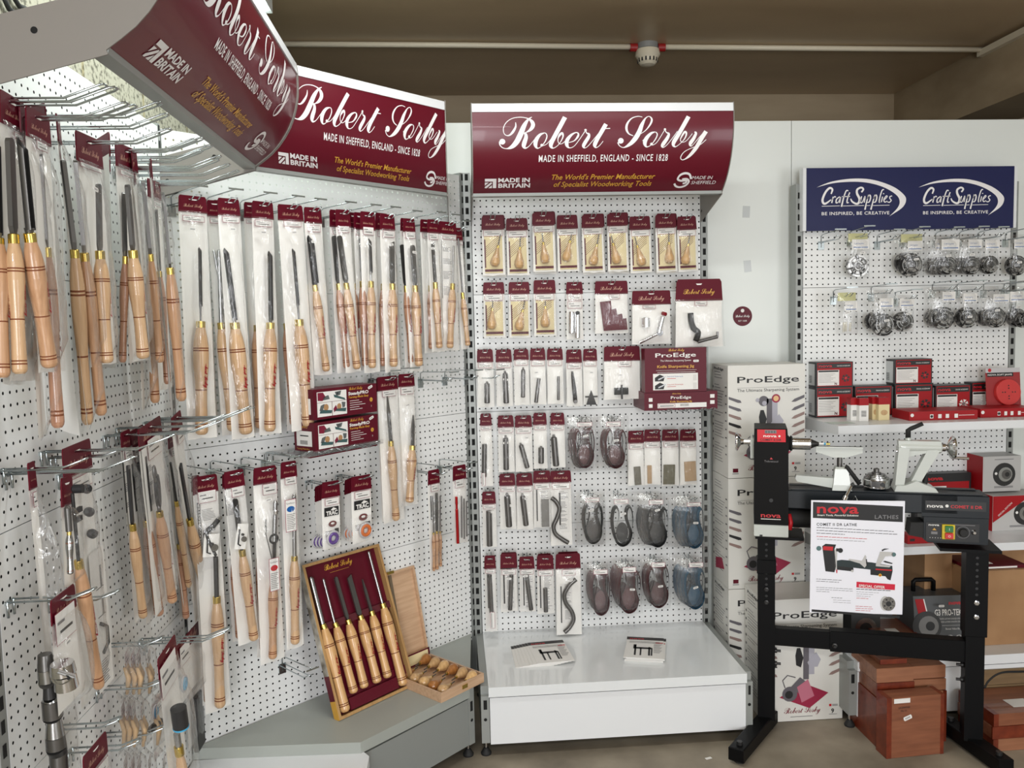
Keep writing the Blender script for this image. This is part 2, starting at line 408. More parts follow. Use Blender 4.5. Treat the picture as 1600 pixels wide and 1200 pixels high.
def struct(name, fn):
    mb = MB(); fn(mb); return tag(mb.build(name), kind='structure')
WALL_Y = 0.10
struct('floor', lambda m: m.box(-1.2, 4.6, -7.5, 1.6, -0.1, 0.0, concrete))
struct('ceiling', lambda m: m.box(-1.2, 4.6, -7.5, 1.6, 2.9, 3.0, ply))
struct('wall_left', lambda m: m.box(-1.25, -1.06, -7.5, 1.6, 0, 2.9, block_m))
struct('wall_back', lambda m: m.box(-1.06, 4.6, 1.45, 1.6, 0, 2.9, beam_m))
struct('wall_right', lambda m: m.box(4.5, 4.6, -7.5, 1.45, 0, 2.9, board_white))
struct('trim_1', lambda m: m.box(2.6, 2.95, -7.5, 1.45, 2.6, 2.9, beam_m))          # downstand beam on the right
def boardwall(m):
    for (a, b) in ((-1.05, 0.35), (0.353, 1.395), (1.398, 2.62), (2.623, 4.4)):
        m.box(a, b, WALL_Y, WALL_Y + 0.018, 0.0, 2.425, board_white)
struct('wall_partition', boardwall)
m = MB(); m.cyl((-0.95, 0.5, 0), (-0.95, 0.5, 2.9), 0.022, white_steel)
m = MB(); m.cyl((-1.02, -0.06, 0.0), (-1.02, -0.06, 2.9), 0.03, board_white)
tag(m.build('waste_pipe'), 'white vertical pipe against the block wall in the corner', 'pipe')

# conduit, junction, smoke detector
cream = mat('cream_plastic', s(216, 206, 184), 0.4)
m = MB(); m.tube([(-1.0, 0.52, 2.885), (0.0, 0.535, 2.885), (0.80, 0.56, 2.885)], 0.013, cream); tag(m.build('conduit'), 'cream conduit on the ceiling left of the smoke detector', 'conduit')
m = MB(); m.tube([(0.96, 0.56, 2.885), (1.8, 0.58, 2.885), (2.59, 0.60, 2.885)], 0.013, cream)
m.box(2.57, 2.6, -4.5, 0.62, 2.855, 2.885, cream)
tag(m.build('conduit'), 'cream conduit running right from the smoke detector and along the beam', 'conduit')
t = thing('smoke_detector', 'white round smoke detector on the brown ceiling', 'smoke detector', loc=(0.88, 0.56, 2.9))
m = MB(); m.lathe([(0, 0.05), (0.025, 0.05), (0.03, 0.055)], mat('grey_plastic', s(130, 130, 128), 0.5), (0, 0, 0), (0, 0, -1), 20); m.build('junction_box', t)
m = MB(); m.lathe([(0.03, 0.055), (0.055, 0.06), (0.07, 0.05), (0.085, 0.048), (0.1, 0.034), (0.105, 0.012)], cream, (0, 0, 0), (0, 0, -1), 24)
for i in range(16):
    a = i * math.pi / 8; m.box(-0.004, 0.004, 0.044, 0.0495, -0.088, -0.068, ink, Matrix.Rotation(a, 4, 'Z'))
m.build('sensor_head', t)
for sx_ in (-1, 1):
    m = MB(); m.cyl((sx_ * 0.05, 0, -0.018), (sx_ * 0.085, 0, -0.018), 0.019, mat('red_plastic', s(150, 30, 30), 0.4)); m.build('red_gland', t)

# tube light batten
t = thing('tube_light', 'white ceiling batten with a bright fluorescent tube behind the left sign', 'light', loc=(-0.76, -0.95, 2.76))
m = MB(); m.box(-0.03, 0.03, -0.75, 0.75, 0.0, 0.06, white_steel); m.box(-0.008, 0.008, -0.6, -0.59, 0.06, 0.14, white_steel); m.box(-0.008, 0.008, 0.59, 0.6, 0.06, 0.14, white_steel); m.build('batten', t)
m = MB(); m.cyl((0, -0.72, -0.02), (0, 0.72, -0.02), 0.013, mat('lit_tube', (1, 1, 1), 0.5, emit=((0.85, 1.0, 0.92), 9.0))); m.build('tube', t)

# ------------------------------------------------------------------ shelving bays
aB = 0.8219
SB, CB = math.sin(aB), math.cos(aB)
XA, YA = -0.9488, -0.8469
class Bay:
    def __init__(self, O, R, N, W): self.O = Vector(O); self.R = Vector(R); self.N = Vector(N); self.W = W; self.M = frame_matrix(O, R, N)
    def P(self, px, py, off=0.0): return isect(px, py, self.O + self.N * off, self.N)
    def loc(self, p): return self.M.inverted() @ Vector(p)
A = Bay((XA, YA - 1.03, 0), (0, 1, 0), (1, 0, 0), 1.0)
B = Bay((XA, YA, 0), (SB, CB, 0), (CB, -SB, 0), 1.231)
C = Bay((0, 0, 0), (1, 0, 0), (0, -1, 0), 0.96)
D = Bay((1.407, 0, 0), (1, 0, 0), (0, -1, 0), 0.925)
SEAMS = [0.2345, 0.7235, 1.2122, 1.7012, 2.19]

def upright(mb, x0, x1, ztop, z0=0.05):
    mb.box(x0, x1, 0.0, 0.06, z0, ztop, silver_steel)
    z = z0 + 0.2; xm = (x0 + x1) / 2
    while z < ztop - 0.03:
        mb.quad(xm - 0.0065, xm + 0.0065, z, z + 0.026, -0.0008, slot_black); z += 0.0457
def bay_back(bay, label, panels=SEAMS, top=2.2, posts=((-0.032, -0.003), (None, None)), post_tops=None):
    t = thing('shelving_bay', label, 'shelving', matrix=bay.M)
    for i in range(len(panels) - 1):
        z0, z1 = panels[i] + 0.001, panels[i + 1] - 0.001
        m = MB(); W_ = bay.W
        m.quad(0, W_, 0, z1 - z0, 0, peg_open if (bay is B and i >= 2) else peg)
        m.add([(0, 0, 0), (W_, 0, 0), (W_, 0.015, 0), (0, 0.015, 0)], [(0, 1, 2, 3)], white_steel)
        m.add([(0, 0, z1 - z0), (W_, 0, z1 - z0), (W_, 0.015, z1 - z0), (0, 0.015, z1 - z0)], [(0, 1, 2, 3)], white_steel)
        for x in (0, W_): m.add([(x, 0, 0), (x, 0.015, 0), (x, 0.015, z1 - z0), (x, 0, z1 - z0)], [(0, 1, 2, 3)], white_steel)
        m.build('back_panel', t, loc=(0, -0.0, z0))
    for (a, b) in posts:
        if a is None: a, b = bay.W + 0.003, bay.W + 0.032
        m = MB(); upright(m, a, b, top); m.build('upright', t)
    return t
TA = bay_back(A, 'white perforated shelving bay along the left wall', posts=((-0.032, -0.003), (1.003, 1.02)))
TB = bay_back(B, 'white perforated shelving bay set across the corner')
TC = bay_back(C, 'white perforated shelving bay under the middle maroon sign')
TD = bay_back(D, 'white perforated shelving bay under the blue sign', panels=[0.2345, 0.7235, 1.2122, 1.7012, 2.14], top=2.14)

gloss_white = mat('glossy_white_shelf', s(226, 229, 230), 0.10, coat=0.4)
def foot(t, x, y, ztop=0.05):
    m = MB(); m.lathe([(0, 0.019), (0.006, 0.02), (0.014, 0.015), (0.024, 0.009)], rubber, (x, y, 0), (x, y, 1), 16)
    m.cyl((x, y, 0.02), (x, y, ztop + 0.01), 0.005, chrome, 8); m.build('levelling_foot', t)
def base_unit(bay, t, depth, shelf_m, kick_m, x0=0.0, x1=None, poly=None, lip=0.036):
    x1 = bay.W if x1 is None else x1
    zs, zl, zk = 0.2657, 0.2292, 0.0481
    m = MB(); m.box(x0, x1, -depth, -0.001, zs - 0.004, zs, shelf_m); m.box(x0, x1, -depth, -depth + 0.004, zl, zs - 0.004, shelf_m)
    m.box(x0, x0 + 0.003, -depth + 0.004, -0.01, zl, zs - 0.004, shelf_m); m.box(x1 - 0.003, x1, -depth + 0.004, -0.01, zl, zs - 0.004, shelf_m)
    m.build('base_shelf', t)
    m = MB(); m.box(x0 + 0.004, x1 - 0.002, -depth + 0.008, -depth + 0.02, zk, zl - 0.006, kick_m); m.build('kick_panel', t)
    for (a, b) in ((x0 - 0.028, x0 + 0.002), (x1, x1 + 0.026)):
        m = MB(); m.box(a, b, -depth + 0.012, 0.0, zk + 0.004, zl, silver_steel)
        m.box(a, b, -depth + 0.03, 0.0, zl, zs - 0.006, silver_steel)
        m.quad(a + 0.009, b - 0.008, zl - 0.05, zl - 0.015, -depth + 0.011, slot_black); m.disc((a + b) / 2, zl - 0.088, 0.006, -depth + 0.011, slot_black)
        m.build('base_bracket', t)
        foot(t, (a + b) / 2, -depth + 0.035); foot(t, (a + b) / 2, -0.03)
base_unit(C, TC, 0.5447, gloss_white, white_steel)
base_unit(D, TD, 0.50, white_steel, white_steel)
# corner bay: wedge-shaped grey base shelf
def wedge(bay, pts, z0, z1, m, mb):
    mb.v_ = None
    n = len(pts); P = [bay.loc(Vector((x, y, 0))) for x, y in pts]
    vs = [(p.x, p.y, z0) for p in P] + [(p.x, p.y, z1) for p in P]
    fs = [tuple(range(n - 1, -1, -1)), tuple(range(n, 2 * n))] + [(i, (i + 1) % n, (i + 1) % n + n, i + n) for i in range(n)]
    mb.add(vs, fs, m)
m = MB(); wedge(B, [(-0.9488, -0.862), (-0.422, -0.885), (-0.068, -0.535), (-0.050, -0.012)], 0.229, 0.2657, grey_steel, m); m.build('base_shelf', TB)
m = MB(); wedge(B, [(-0.41, -0.872), (-0.075, -0.535), (-0.088, -0.527), (-0.425, -0.862)], 0.05, 0.222, mat('grey_kick_panel', s(134, 137, 134), 0.45), m); m.build('kick_panel', TB)
lp = B.loc((-0.058, -0.54, 0))
m = MB(); m.box(lp.x - 0.01, lp.x + 0.018, lp.y + 0.012, 0, 0.05, 0.262, silver_steel); m.quad(lp.x - 0.002, lp.x + 0.010, 0.175, 0.212, lp.y + 0.011, slot_black); m.disc(lp.x + 0.004, 0.141, 0.006, lp.y + 0.011, slot_black); m.build('base_bracket', TB)
foot(TB, lp.x + 0.004, lp.y + 0.035)
# left wall bay: white base
def wpoly(bay, pts, z0, z1, mt, name, t):
    mb = MB(); wedge(bay, pts, z0, z1, mt, mb); mb.build(name, t)
wpoly(A, [(XA + 0.001, -1.87), (-0.394, -1.87), (-0.394, -0.905), (-0.421, -0.866), (XA + 0.001, -0.866)], 0.195, 0.229, white_steel, 'base_shelf', TA)
wpoly(A, [(-0.43, -1.87), (-0.41, -1.87), (-0.41, -0.90), (-0.43, -0.90)], 0.05, 0.19, white_steel, 'kick_panel', TA)

# ------------------------------------------------------------------ curved header signs
PROF = smooth_path([(0.275, 2.070), (0.338, 2.12), (0.386, 2.19), (0.410, 2.27), (0.412, 2.345)], 6)
ARC = [0.0]
for i in range(1, len(PROF)): ARC.append(ARC[-1] + math.hypot(PROF[i][0] - PROF[i - 1][0], PROF[i][1] - PROF[i - 1][1]))
TL = ARC[-1]
def hp(t, lift=0.0):
    t = max(-0.02, min(TL + 0.02, t)); i = 0
    while i < len(ARC) - 2 and ARC[i + 1] < t: i += 1
    f = (t - ARC[i]) / (ARC[i + 1] - ARC[i])
    a, b = PROF[i], PROF[i + 1]
    o = a[0] + (b[0] - a[0]) * f; z = a[1] + (b[1] - a[1]) * f
    dx, dz = b[0] - a[0], b[1] - a[1]; L = math.hypot(dx, dz)
    return o + dz / L * lift, z - dx / L * lift
def c_hdr(px, py):
    """photo pixel on the middle sign -> (distance from its left end, arc height)"""
    sv = 0.5
    for _ in range(3):
        best = None
        for k in range(81):
            t = TL * k / 80; o, z = hp(t); q = proj((sv, -o, z))
            if best is None or abs(q[1] - py) < best[0]: best = (abs(q[1] - py), t, o, z)
        _, t, o, z = best
        q0 = proj((0, -o, z)); q1 = proj((0.96, -o, z)); sv = 0.96 * (px - q0[0]) / (q1[0] - q0[0])
    # refine t by interpolation
    lo, hi = 0.0, TL
    for _ in range(24):
        mid = (lo + hi) / 2; o, z = hp(mid)
        if proj((sv, -o, z))[1] > py: lo = mid
        else: hi = mid
    return sv, (lo + hi) / 2
H_R0 = c_hdr(779, 231.5); H_R1 = c_hdr(1104, 231); H_TOP = c_hdr(880, 182); H_BASE = c_hdr(880, 230.5)
HSCR = (H_R0[0], H_BASE[1], H_R1[0] - H_R0[0])
HVS = (H_TOP[1] - H_BASE[1]) / (440.0 / (SX1 - SX0) * HSCR[2])
HT = {}
for key, (xa_, xb_, yb_, yt_) in {'sub': (840, 1041, 251.8, 241.0), 'mi1': (777.6, 826, 284.2, 277.6), 'mi2': (777.6, 826.5, 292.6, 286.0), 'flag': (757, 774.5, 293.6, 279.0),
        'g1': (860, 1021, 279.5, 271.3), 'g2': (863, 1015, 290.6, 282.4), 'lg': (1050, 1076, 292.4, 270.5), 'sh1': (1079.5, 1112, 279.6, 274.3), 'sh2': (1078, 1117, 287.2, 281.8)}.items():
    a = c_hdr(xa_, yb_); b = c_hdr(xb_, yb_); c_ = c_hdr((xa_ + xb_) / 2, yt_); d_ = c_hdr((xa_ + xb_) / 2, yb_)
    HT[key] = (a[0], b[0], d_[1], c_[1] - d_[1])
def header(bay, label, ends, content, left_arm=True, right_arm=True):
    """ends = two world-space brackets (post point, outward direction, inset along the sign) that carry the sign; content(X, Z) -> (distance from the left end of the middle sign's print, arc height)"""
    T_ = bay.M; Ti = T_.inverted()
    t = thing('header_sign', label, 'sign', matrix=T_)
    (pl, dl), (pr, dr) = ends
    pl = Vector(pl); pr = Vector(pr); dl = Vector(dl); dr = Vector(dr)
    def S(k, tt, lift=0.0):
        """k = metres from the right-hand bracket (negative) or 0..1 fraction given as ('f', v)"""
        o, z = hp(tt, lift); a = pl + dl * o; b = pr + dr * o; a.z = z; b.z = z
        if isinstance(k, tuple): q = a + (b - a) * k[1]
        else: q = b + (a - b).normalized() * k
        return Ti @ q
    m = MB()
    m.grid(lambda u, v: S(('f', u), TL * v), 12, 30, sign_red)
    m.grid(lambda u, v: S(('f', u), TL * v, -0.004), 1, 30, white_steel)
    m.build('curved_sign_panel', t)
    def rail(name, poly, mt):
        mb = MB(); n = len(poly); vs = []
        for (P_, D_) in ((pl, dl), (pr, dr)):
            for (o, z) in poly: q = P_ + D_ * o; vs.append(Ti @ Vector((q.x, q.y, z)))
        fs = [tuple(range(n)), tuple(range(2 * n - 1, n - 1, -1))] + [(i, i + n, (i + 1) % n + n, (i + 1) % n) for i in range(n)]
        mb.add(vs, fs, mt); mb.build(name, t)
    o0, z0 = PROF[0]; o1, z1 = PROF[-1]
    rail('top_rail', [(o1 - 0.006, z1 - 0.004), (o1 + 0.004, z1 - 0.004), (o1 + 0.001, z1 + 0.026), (o1 - 0.02, z1 + 0.03), (o1 - 0.022, z1 + 0.024), (o1 - 0.01, z1 + 0.02)], white_steel)
    rail('bottom_rail', [(o0 - 0.03, z0 - 0.008), (o0 + 0.003, z0 - 0.008), (o0 + 0.006, z0 + 0.003), (o0 - 0.02, z0 + 0.008)], silver_steel)
    cheek = [(0.0, 1.985), (o0 + 0.004, z0 - 0.01)] + [(hp(TL * i / 10, 0.003)) for i in range(11)] + [(o1, z1 + 0.03), (0.33, 2.37), (0.275, 2.22), (0.22, 2.155), (0.0, 2.10)]
    for (flag, P_, D_, sg) in ((left_arm, pl, dl, -1), (right_arm, pr, dr, 1)):
        if not flag: continue
        side = Vector((-D_.y, D_.x, 0)) 
        if side.dot(pr - pl) * sg < 0: side = -side
        mb = MB(); n = len(cheek)
        f0 = [Ti @ (P_ + D_ * o + side * 0.0006 + Vector((0, 0, z))) for o, z in cheek]; f1_ = [Ti @ (P_ + D_ * o + side * 0.0036 + Vector((0, 0, z))) for o, z in cheek]
        mb.add(f0 + f1_, [tuple(range(n)), tuple(range(2 * n - 1, n - 1, -1))] + [(i, i + n, (i + 1) % n + n, (i + 1) % n) for i in range(n)], grey_cheek)
        for (o_, z_) in ((0.02, 2.03), (0.30, 2.19), (0.16, 2.10)):
            for e_ in (0.0, 0.0042):
                mb.add([Ti @ (P_ + D_ * (o_ + 0.006 * math.cos(i * math.pi / 6)) + side * e_ + Vector((0, 0, z_ + 0.006 * math.sin(i * math.pi / 6)))) for i in range(12)], [tuple(range(12))], slot_black)
        mb.build('side_bracket', t)
    def f1(X, Z): return S(content(X, Z), Z, 0.0014)
    m = MB()
    def fs(X, Z): return f1(X, HSCR[1] + (Z - HSCR[1]) * HVS)
    script(m, sign_white, HSCR[0], HSCR[1], HSCR[2], fs, k=6); m.build('script_lettering', t)
    def tx(body, key, mt, bold=0.0, shear=0.0, space=1.0):
        a, b, z, h = HT[key]; m.text(body, a, z, h / 0.729, mt, fn=f1, width=b - a, bold=bold, shear=shear, space=space)
    m = MB(); tx('MADE IN SHEFFIELD, ENGLAND - SINCE 1828', 'sub', sign_white, 0.012, 0, 1.15)
    m.build('strapline', t)
    m = MB(); tx('MADE IN', 'mi1', sign_white, 0.03); tx('BRITAIN', 'mi2', sign_white, 0.03)
    a, b, z, h = HT['flag']; w_ = b - a
    def q(pts): m.add([f1(a + w_ * x, z + h * y) for x, y in pts], [tuple(range(len(pts)))], sign_white)
    q([(0.0, 0.0), (0.16, 0.0), (0.62, 0.50), (0.62, 0.62), (0.5, 0.62), (0.0, 0.14)]); q([(0.30, 0), (0.62, 0), (0.62, 0.34)]); q([(0.0, 0.28), (0.34, 0.62), (0.0, 0.62)])
    q([(0.70, 0), (1, 0), (1, 1), (0.70, 1)]); q([(0, 0.72), (0.7, 0.72), (0.7, 1), (0, 1)]); m.build('british_made_mark', t)
    m = MB(); tx("The World's Premier Manufacturer", 'g1', gold, 0.012, 0.25); tx('of Specialist Woodworking Tools', 'g2', gold, 0.012, 0.25); m.build('gold_slogan', t)
    m = MB(); tx('MADE IN', 'sh1', sign_white, 0.0, 0.1); tx('SHEFFIELD', 'sh2', sign_white, 0.0, 0.1)
    a, b, z, h = HT['lg']; w_ = b - a
    ring = [(0.95, 0.62, 3), (0.80, 0.92, 9), (0.52, 1.0, 12), (0.25, 0.88, 12), (0.16, 0.62, 10), (0.38, 0.50, 9), (0.66, 0.52, 8), (0.70, 0.36, 6), (0.52, 0.30, 4)]
    ring2 = [(0.02, 0.30, 3), (0.16, 0.10, 8), (0.42, 0.02, 12), (0.72, 0.14, 12), (0.86, 0.42, 10), (0.70, 0.62, 8), (0.42, 0.60, 7)]
    for rr in (ring, ring2):
        m.ribbon([(x * 26, y * 22, wd * 0.26) for x, y, wd in rr], sign_white, 5, lambda X, Z: f1(a + w_ * X / 26, z + h * Z / 22))
    m.build('sheffield_mark', t)
    return t
grey_cheek = mat('warm_grey_bracket', s(128, 123, 117), 0.5)
header(C, 'maroon curved sign above the middle bay, its name lettering unobstructed', (((0.0, 0, 0), (0, -1, 0)), ((0.96, 0, 0), (0, -1, 0))), lambda X, Z: 0.96 - X)
def cB(X, Z):
    f = Z / TL; k = 0.828; xr = 0.906 - 0.070 * f
    return (xr - X) * k
header(B, 'maroon curved sign slanting across the corner between two other signs', (((XA, YA - 0.01, 0), (1, 0, 0)), ((-0.098, -0.03, 0), (0, -1, 0))), cB, left_arm=True)
header(A, 'maroon curved sign slanting overhead at the upper left', (((XA, -1.94, 0), (1, 0, 0)), ((XA, -0.875, 0), (1, 0, 0))), lambda X, Z: (0.96 - X) * 1.06, right_arm=True)

# blue sign on the right bay
navy = mat('navy_sign_panel', s(5, 15, 72), 0.4)
t = thing('header_sign', 'dark blue flat sign with two white swoosh logos reading Craft Supplies', 'sign', matrix=D.M)
pTL = D.loc(D.P(1259, 263, 0.03)); pBR = D.loc(D.P(1582, 356, 0.03))
m = MB(); m.box(pTL.x, pBR.x, -0.034, -0.026, pBR.z, pTL.z, navy); m.build('sign_panel', t)
for (a, b) in ((pTL.x - 0.014, pTL.x), (pBR.x, pBR.x + 0.012)):
    m = MB(); m.box(a, b, -0.036, -0.0, pBR.z, pTL.z, white_steel); m.build('side_channel', t)
CRAFT = [
 [(285,270,18),(305,205,26),(262,182,28),(200,240,28),(155,340,30),(160,398,30),(200,412,26),(285,355,14)],
 [(318,310,16),(295,405,18)],[(303,360,8),(340,308,12),(355,322,18)],
 [(420,312,14),(370,350,16),(365,402,18),(400,390,10),(432,320,16),(418,405,16)],
 [(552,228,14),(520,226,16),(480,330,18),(448,462,22)],[(455,312,10),(580,310,10)],
 [(575,250,16),(540,345,16),(535,402,18),(562,398,10)],
 [(758,250,22),(788,205,24),(750,180,24),(692,210,28),(690,270,30),(728,345,32),(720,402,30),(680,422,26),(615,388,22),(590,345,16)],
 [(762,310,16),(742,390,18),(772,402,12),(815,310,16),(803,405,14)],
 [(872,290,16),(842,390,16),(815,512,22)],[(850,350,10),(888,292,14),(902,330,18),(882,395,16),(848,402,10)],
 [(970,290,16),(940,390,16),(908,512,22)],[(948,350,10),(986,292,14),(1000,330,18),(980,395,16),(946,402,10)],
 [(1112,215,14),(1080,228,16),(1045,340,16),(1038,402,16),(1050,398,10)],
 [(1090,320,14),(1072,402,14)],[(1108,268,14),(1104,282,16)],
 [(1118,368,10),(1162,322,12),(1148,308,12),(1112,362,16),(1125,402,14),(1165,385,10)],
 [(1240,310,12),(1205,322,14),(1206,350,14),(1226,376,14),(1200,405,14),(1165,398,10)]]
def craft_logo(m, x0, z0, w, mt, k=4):
    """x0,z0 = upper left corner of a 160 x 70 unit field, w = its width"""
    sc = w / 1600.0
    f = lambda X, Z: (x0 + X * sc, -0.0352, z0 - Z * sc)
    for st in CRAFT: m.ribbon([(a, b, c * 1.15) for a, b, c in st], mt, k, f)
    outer = smooth_path([(60, 170), (300, 85), (640, 45), (950, 70), (1250, 170), (1420, 290), (1460, 380), (1400, 490), (1200, 615)], 5)
    inner = smooth_path([(60, 170), (320, 110), (640, 92), (900, 118), (1130, 190), (1310, 300), (1360, 400), (1320, 500), (1200, 615)], 5)
    vs = [f(*p) for p in outer] + [f(*p) for p in inner]; n = len(outer)
    m.add(vs, [(i, i + n, i + n + 1, i + 1) for i in range(n - 1)], mt)
    for (a, b) in ((140, 420), (470, 800), (830, 895), (930, 1200)): m.add([f(a, 455), f(b, 452), f(b, 444), f(a, 447)], [(0, 1, 2, 3)], mt)
    m.text('BE INSPIRED, BE CREATIVE', x0 + 140 * sc, z0 - 585 * sc, 68 * sc, mt, y=-0.0352, width=1060 * sc, bold=0.012, space=1.1)
for (ax, bx) in ((1270, 1430), (1429.5, 1583)):
    p0 = D.loc(D.P(ax, 275 if ax < 1300 else 275.5, 0.035)); p1 = D.loc(D.P(bx, 275, 0.035))
    m = MB(); craft_logo(m, p0.x, p0.z, p1.x - p0.x, sign_white); m.build('swoosh_logo', t)

# shelves on the right bay
def bay_shelf(bay, zt, depth, x0, x1, lab):
    t = thing('shelf', lab, 'shelf', matrix=bay.M @ Matrix.Translation((0, 0, zt)))
    m = MB(); m.box(x0, x1, -depth, -0.002, -0.004, 0, white_steel); m.box(x0, x1, -depth, -depth + 0.004, -0.032, -0.004, white_steel); m.build('shelf_board', t)
    for a in (x0, x1 - 0.003):
        m = MB(); m.add([(a, -0.002, -0.004), (a, -depth + 0.004, -0.004), (a, -depth + 0.004, -0.034), (a, -0.04, -0.05), (a, -0.002, -0.05), (a + 0.003, -0.002, -0.004), (a + 0.003, -depth + 0.004, -0.004), (a + 0.003, -depth + 0.004, -0.034), (a + 0.003, -0.04, -0.05), (a + 0.003, -0.002, -0.05)],
              [(0, 1, 2, 3, 4), (9, 8, 7, 6, 5), (0, 5, 6, 1), (1, 6, 7, 2), (2, 7, 8, 3), (3, 8, 9, 4), (4, 9, 5, 0)], white_steel); m.build('shelf_bracket', t)
    return t
bay_shelf(D, 1.150, 0.34, -0.005, 1.02, 'pale grey shelf with small red and black boxes under the blue sign')
bay_shelf(D, 0.655, 0.34, -0.005, 1.02, 'pale grey shelf half hidden behind the lathe')
# ------------------------------------------------------------------ hooks
def hook_mesh(L, kind, drop=0.0):
    """local: wall at y=0, prongs run to -Y; z=0 = height of the prongs"""
    m = MB(); r = 0.0021
    if kind == 'long':       # two parallel wires joined in a rising tip
        w = 0.011
        path = [(-w, 0.0, 0.0), (-w, -L * 0.72, 0.0), (-w, -L * 0.97, L * 0.09), (-w * 0.6, -L, L * 0.10), (w * 0.6, -L, L * 0.10), (w, -L * 0.97, L * 0.09), (w, -L * 0.72, 0.0), (w, 0.0, 0.0)]
        m.tube(path, r, wire, 6)
        for x in (-w, w): m.tube([(x, 0.004, 0), (x, -0.004, 0.0), (x, -0.004, -0.03)], 0.0024, wire, 6)
        m.box(-w - 0.003, w + 0.003, -0.004, 0.0, -0.006, 0.002, wire)
    elif kind == 'tee':      # lower looped prongs and an upper arm with a cross bar
        w = 0.010
        m.tube([(-w, 0, -0.014), (-w, -L * 0.8, -0.014), (-w, -L * 0.93, -0.002), (w, -L * 0.93, -0.002), (w, -L * 0.8, -0.014), (w, 0, -0.014)], 0.0018, wire, 6)
        m.tube([(0, -0.003, -0.035), (0, -0.004, 0.012), (0, -0.02, 0.018), (0, -L + 0.003, 0.022)], 0.0019, wire, 6)
        m.box(-0.024, 0.024, -L - 0.001, -L + 0.001, 0.0195, 0.0245, wire)
        m.box(-0.013, 0.013, -0.004, 0.0, -0.045, -0.010, wire)
    else:                     # short loop
        w = 0.0085
        m.tube([(-w, 0, 0.0), (-w, -L * 0.75, 0.0), (-w, -L, 0.016), (w, -L, 0.016), (w, -L * 0.75, 0.0), (w, 0, 0.0)], 0.0017, wire, 6)
        for x in (-w, w): m.tube([(x, 0.003, 0.004), (x, -0.003, 0.004), (x, -0.003, -0.02)], 0.002, wire, 6)
    return m
HOOKS = {}
def hook(bay, wallp, L, kind, label, group=None):
    """wallp = world point on the panel where the hook clips in"""
    key = (kind, round(L, 2)); M_ = Matrix.Translation(wallp) @ bay.M.to_3x3().to_4x4()
    if key not in HOOKS:
        o = hook_mesh(key[1], kind).build('display_hook'); HOOKS[key] = o
    else:
        o = HOOKS[key].copy(); COL.objects.link(o)
    o.matrix_world = M_
    for k_ in ('group',):
        if k_ in o: del o[k_]
    return tag(o, label, 'hook', group)

def perp_to_wall(bay, p):
    l = bay.loc(p); return bay.M @ Vector((l.x, 0, l.z)), -l.y

# ------------------------------------------------------------------ packs: frame from the photo's card and hanging direction
def plane_frame(bay, off, px, py, tw=0.0, down=None):
    """frame whose origin is the pack's top middle; tw turns it about the vertical"""
    O = bay.P(px, py, off)
    n = Matrix.Rotation(math.radians(tw), 3, 'Z') @ bay.N
    up = Vector((0, 0, 1))
    if down is not None:
        q = isect(down[0], down[1], O, n); up = (O - q).normalized()
    x = up.cross(n).normalized()
    M_ = Matrix((x, -n, up)).transposed().to_4x4(); M_.translation = O
    return M_, n, O
def loc_on(M_, n, O, px, py, lift=0.0):
    q = isect(px, py, O + n * lift, n); l = M_.inverted() @ q; return l

HPROF = [(0.00, .58), (0.03, .66), (0.08, .82), (0.14, .93), (0.185, .985), (0.190, .965), (0.197, .985), (0.207, .99), (0.212, .97), (0.219, .99), (0.28, 1.0), (0.36, .97), (0.46, .86), (0.56, .76), (0.575, .755), (0.58, .735), (0.586, .755), (0.66, .74), (0.76, .755), (0.86, .79), (0.895, .81), (0.90, .79), (0.906, .815), (0.918, .82), (0.923, .80), (0.93, .825), (0.965, .83), (0.985, .74), (1.0, .5)]
HM = [None] * (len(HPROF) - 1)
for i in (5, 8, 15, 21, 24): HM[i] = groove; 
for i in (4, 7, 14, 20, 23): HM[i] = groove
LOGO_ON = True
def handle_part(t, a, b, r, wd, logo=True, seg=14, name='handle'):
    a = Vector(a); b = Vector(b); L = (b - a).length
    m = MB(); m.lathe([(p * L, q * r) for p, q in HPROF], wd, a, b, seg, mats=HM)
    o = m.build(name, t)
    if logo:
        d = (b - a).normalized(); side = d.cross(Vector((0, 1, 0))).normalized(); out = side.cross(d).normalized()
        if out.y > 0: out = -out
        def fn(X, Z):   # X along handle, Z round it
            th = Z / r + 0.12; rr = r * 0.93 + 0.0006; return tuple(a + d * X + side * rr * math.sin(th) + out * rr * math.cos(th))
        m2 = MB(); script(m2, red_script, L * 0.30, -0.002, min(0.09, L * 0.26), fn, k=1, fat=2.3); m2.build('script_logo', o)
    return o
def ferrule_part(t, a, b, r):
    m = MB(); L = (Vector(b) - Vector(a)).length; m.lathe([(0, r * .93), (0.001, r), (L, r)], brass, a, b, 14); m.build('ferrule', t)
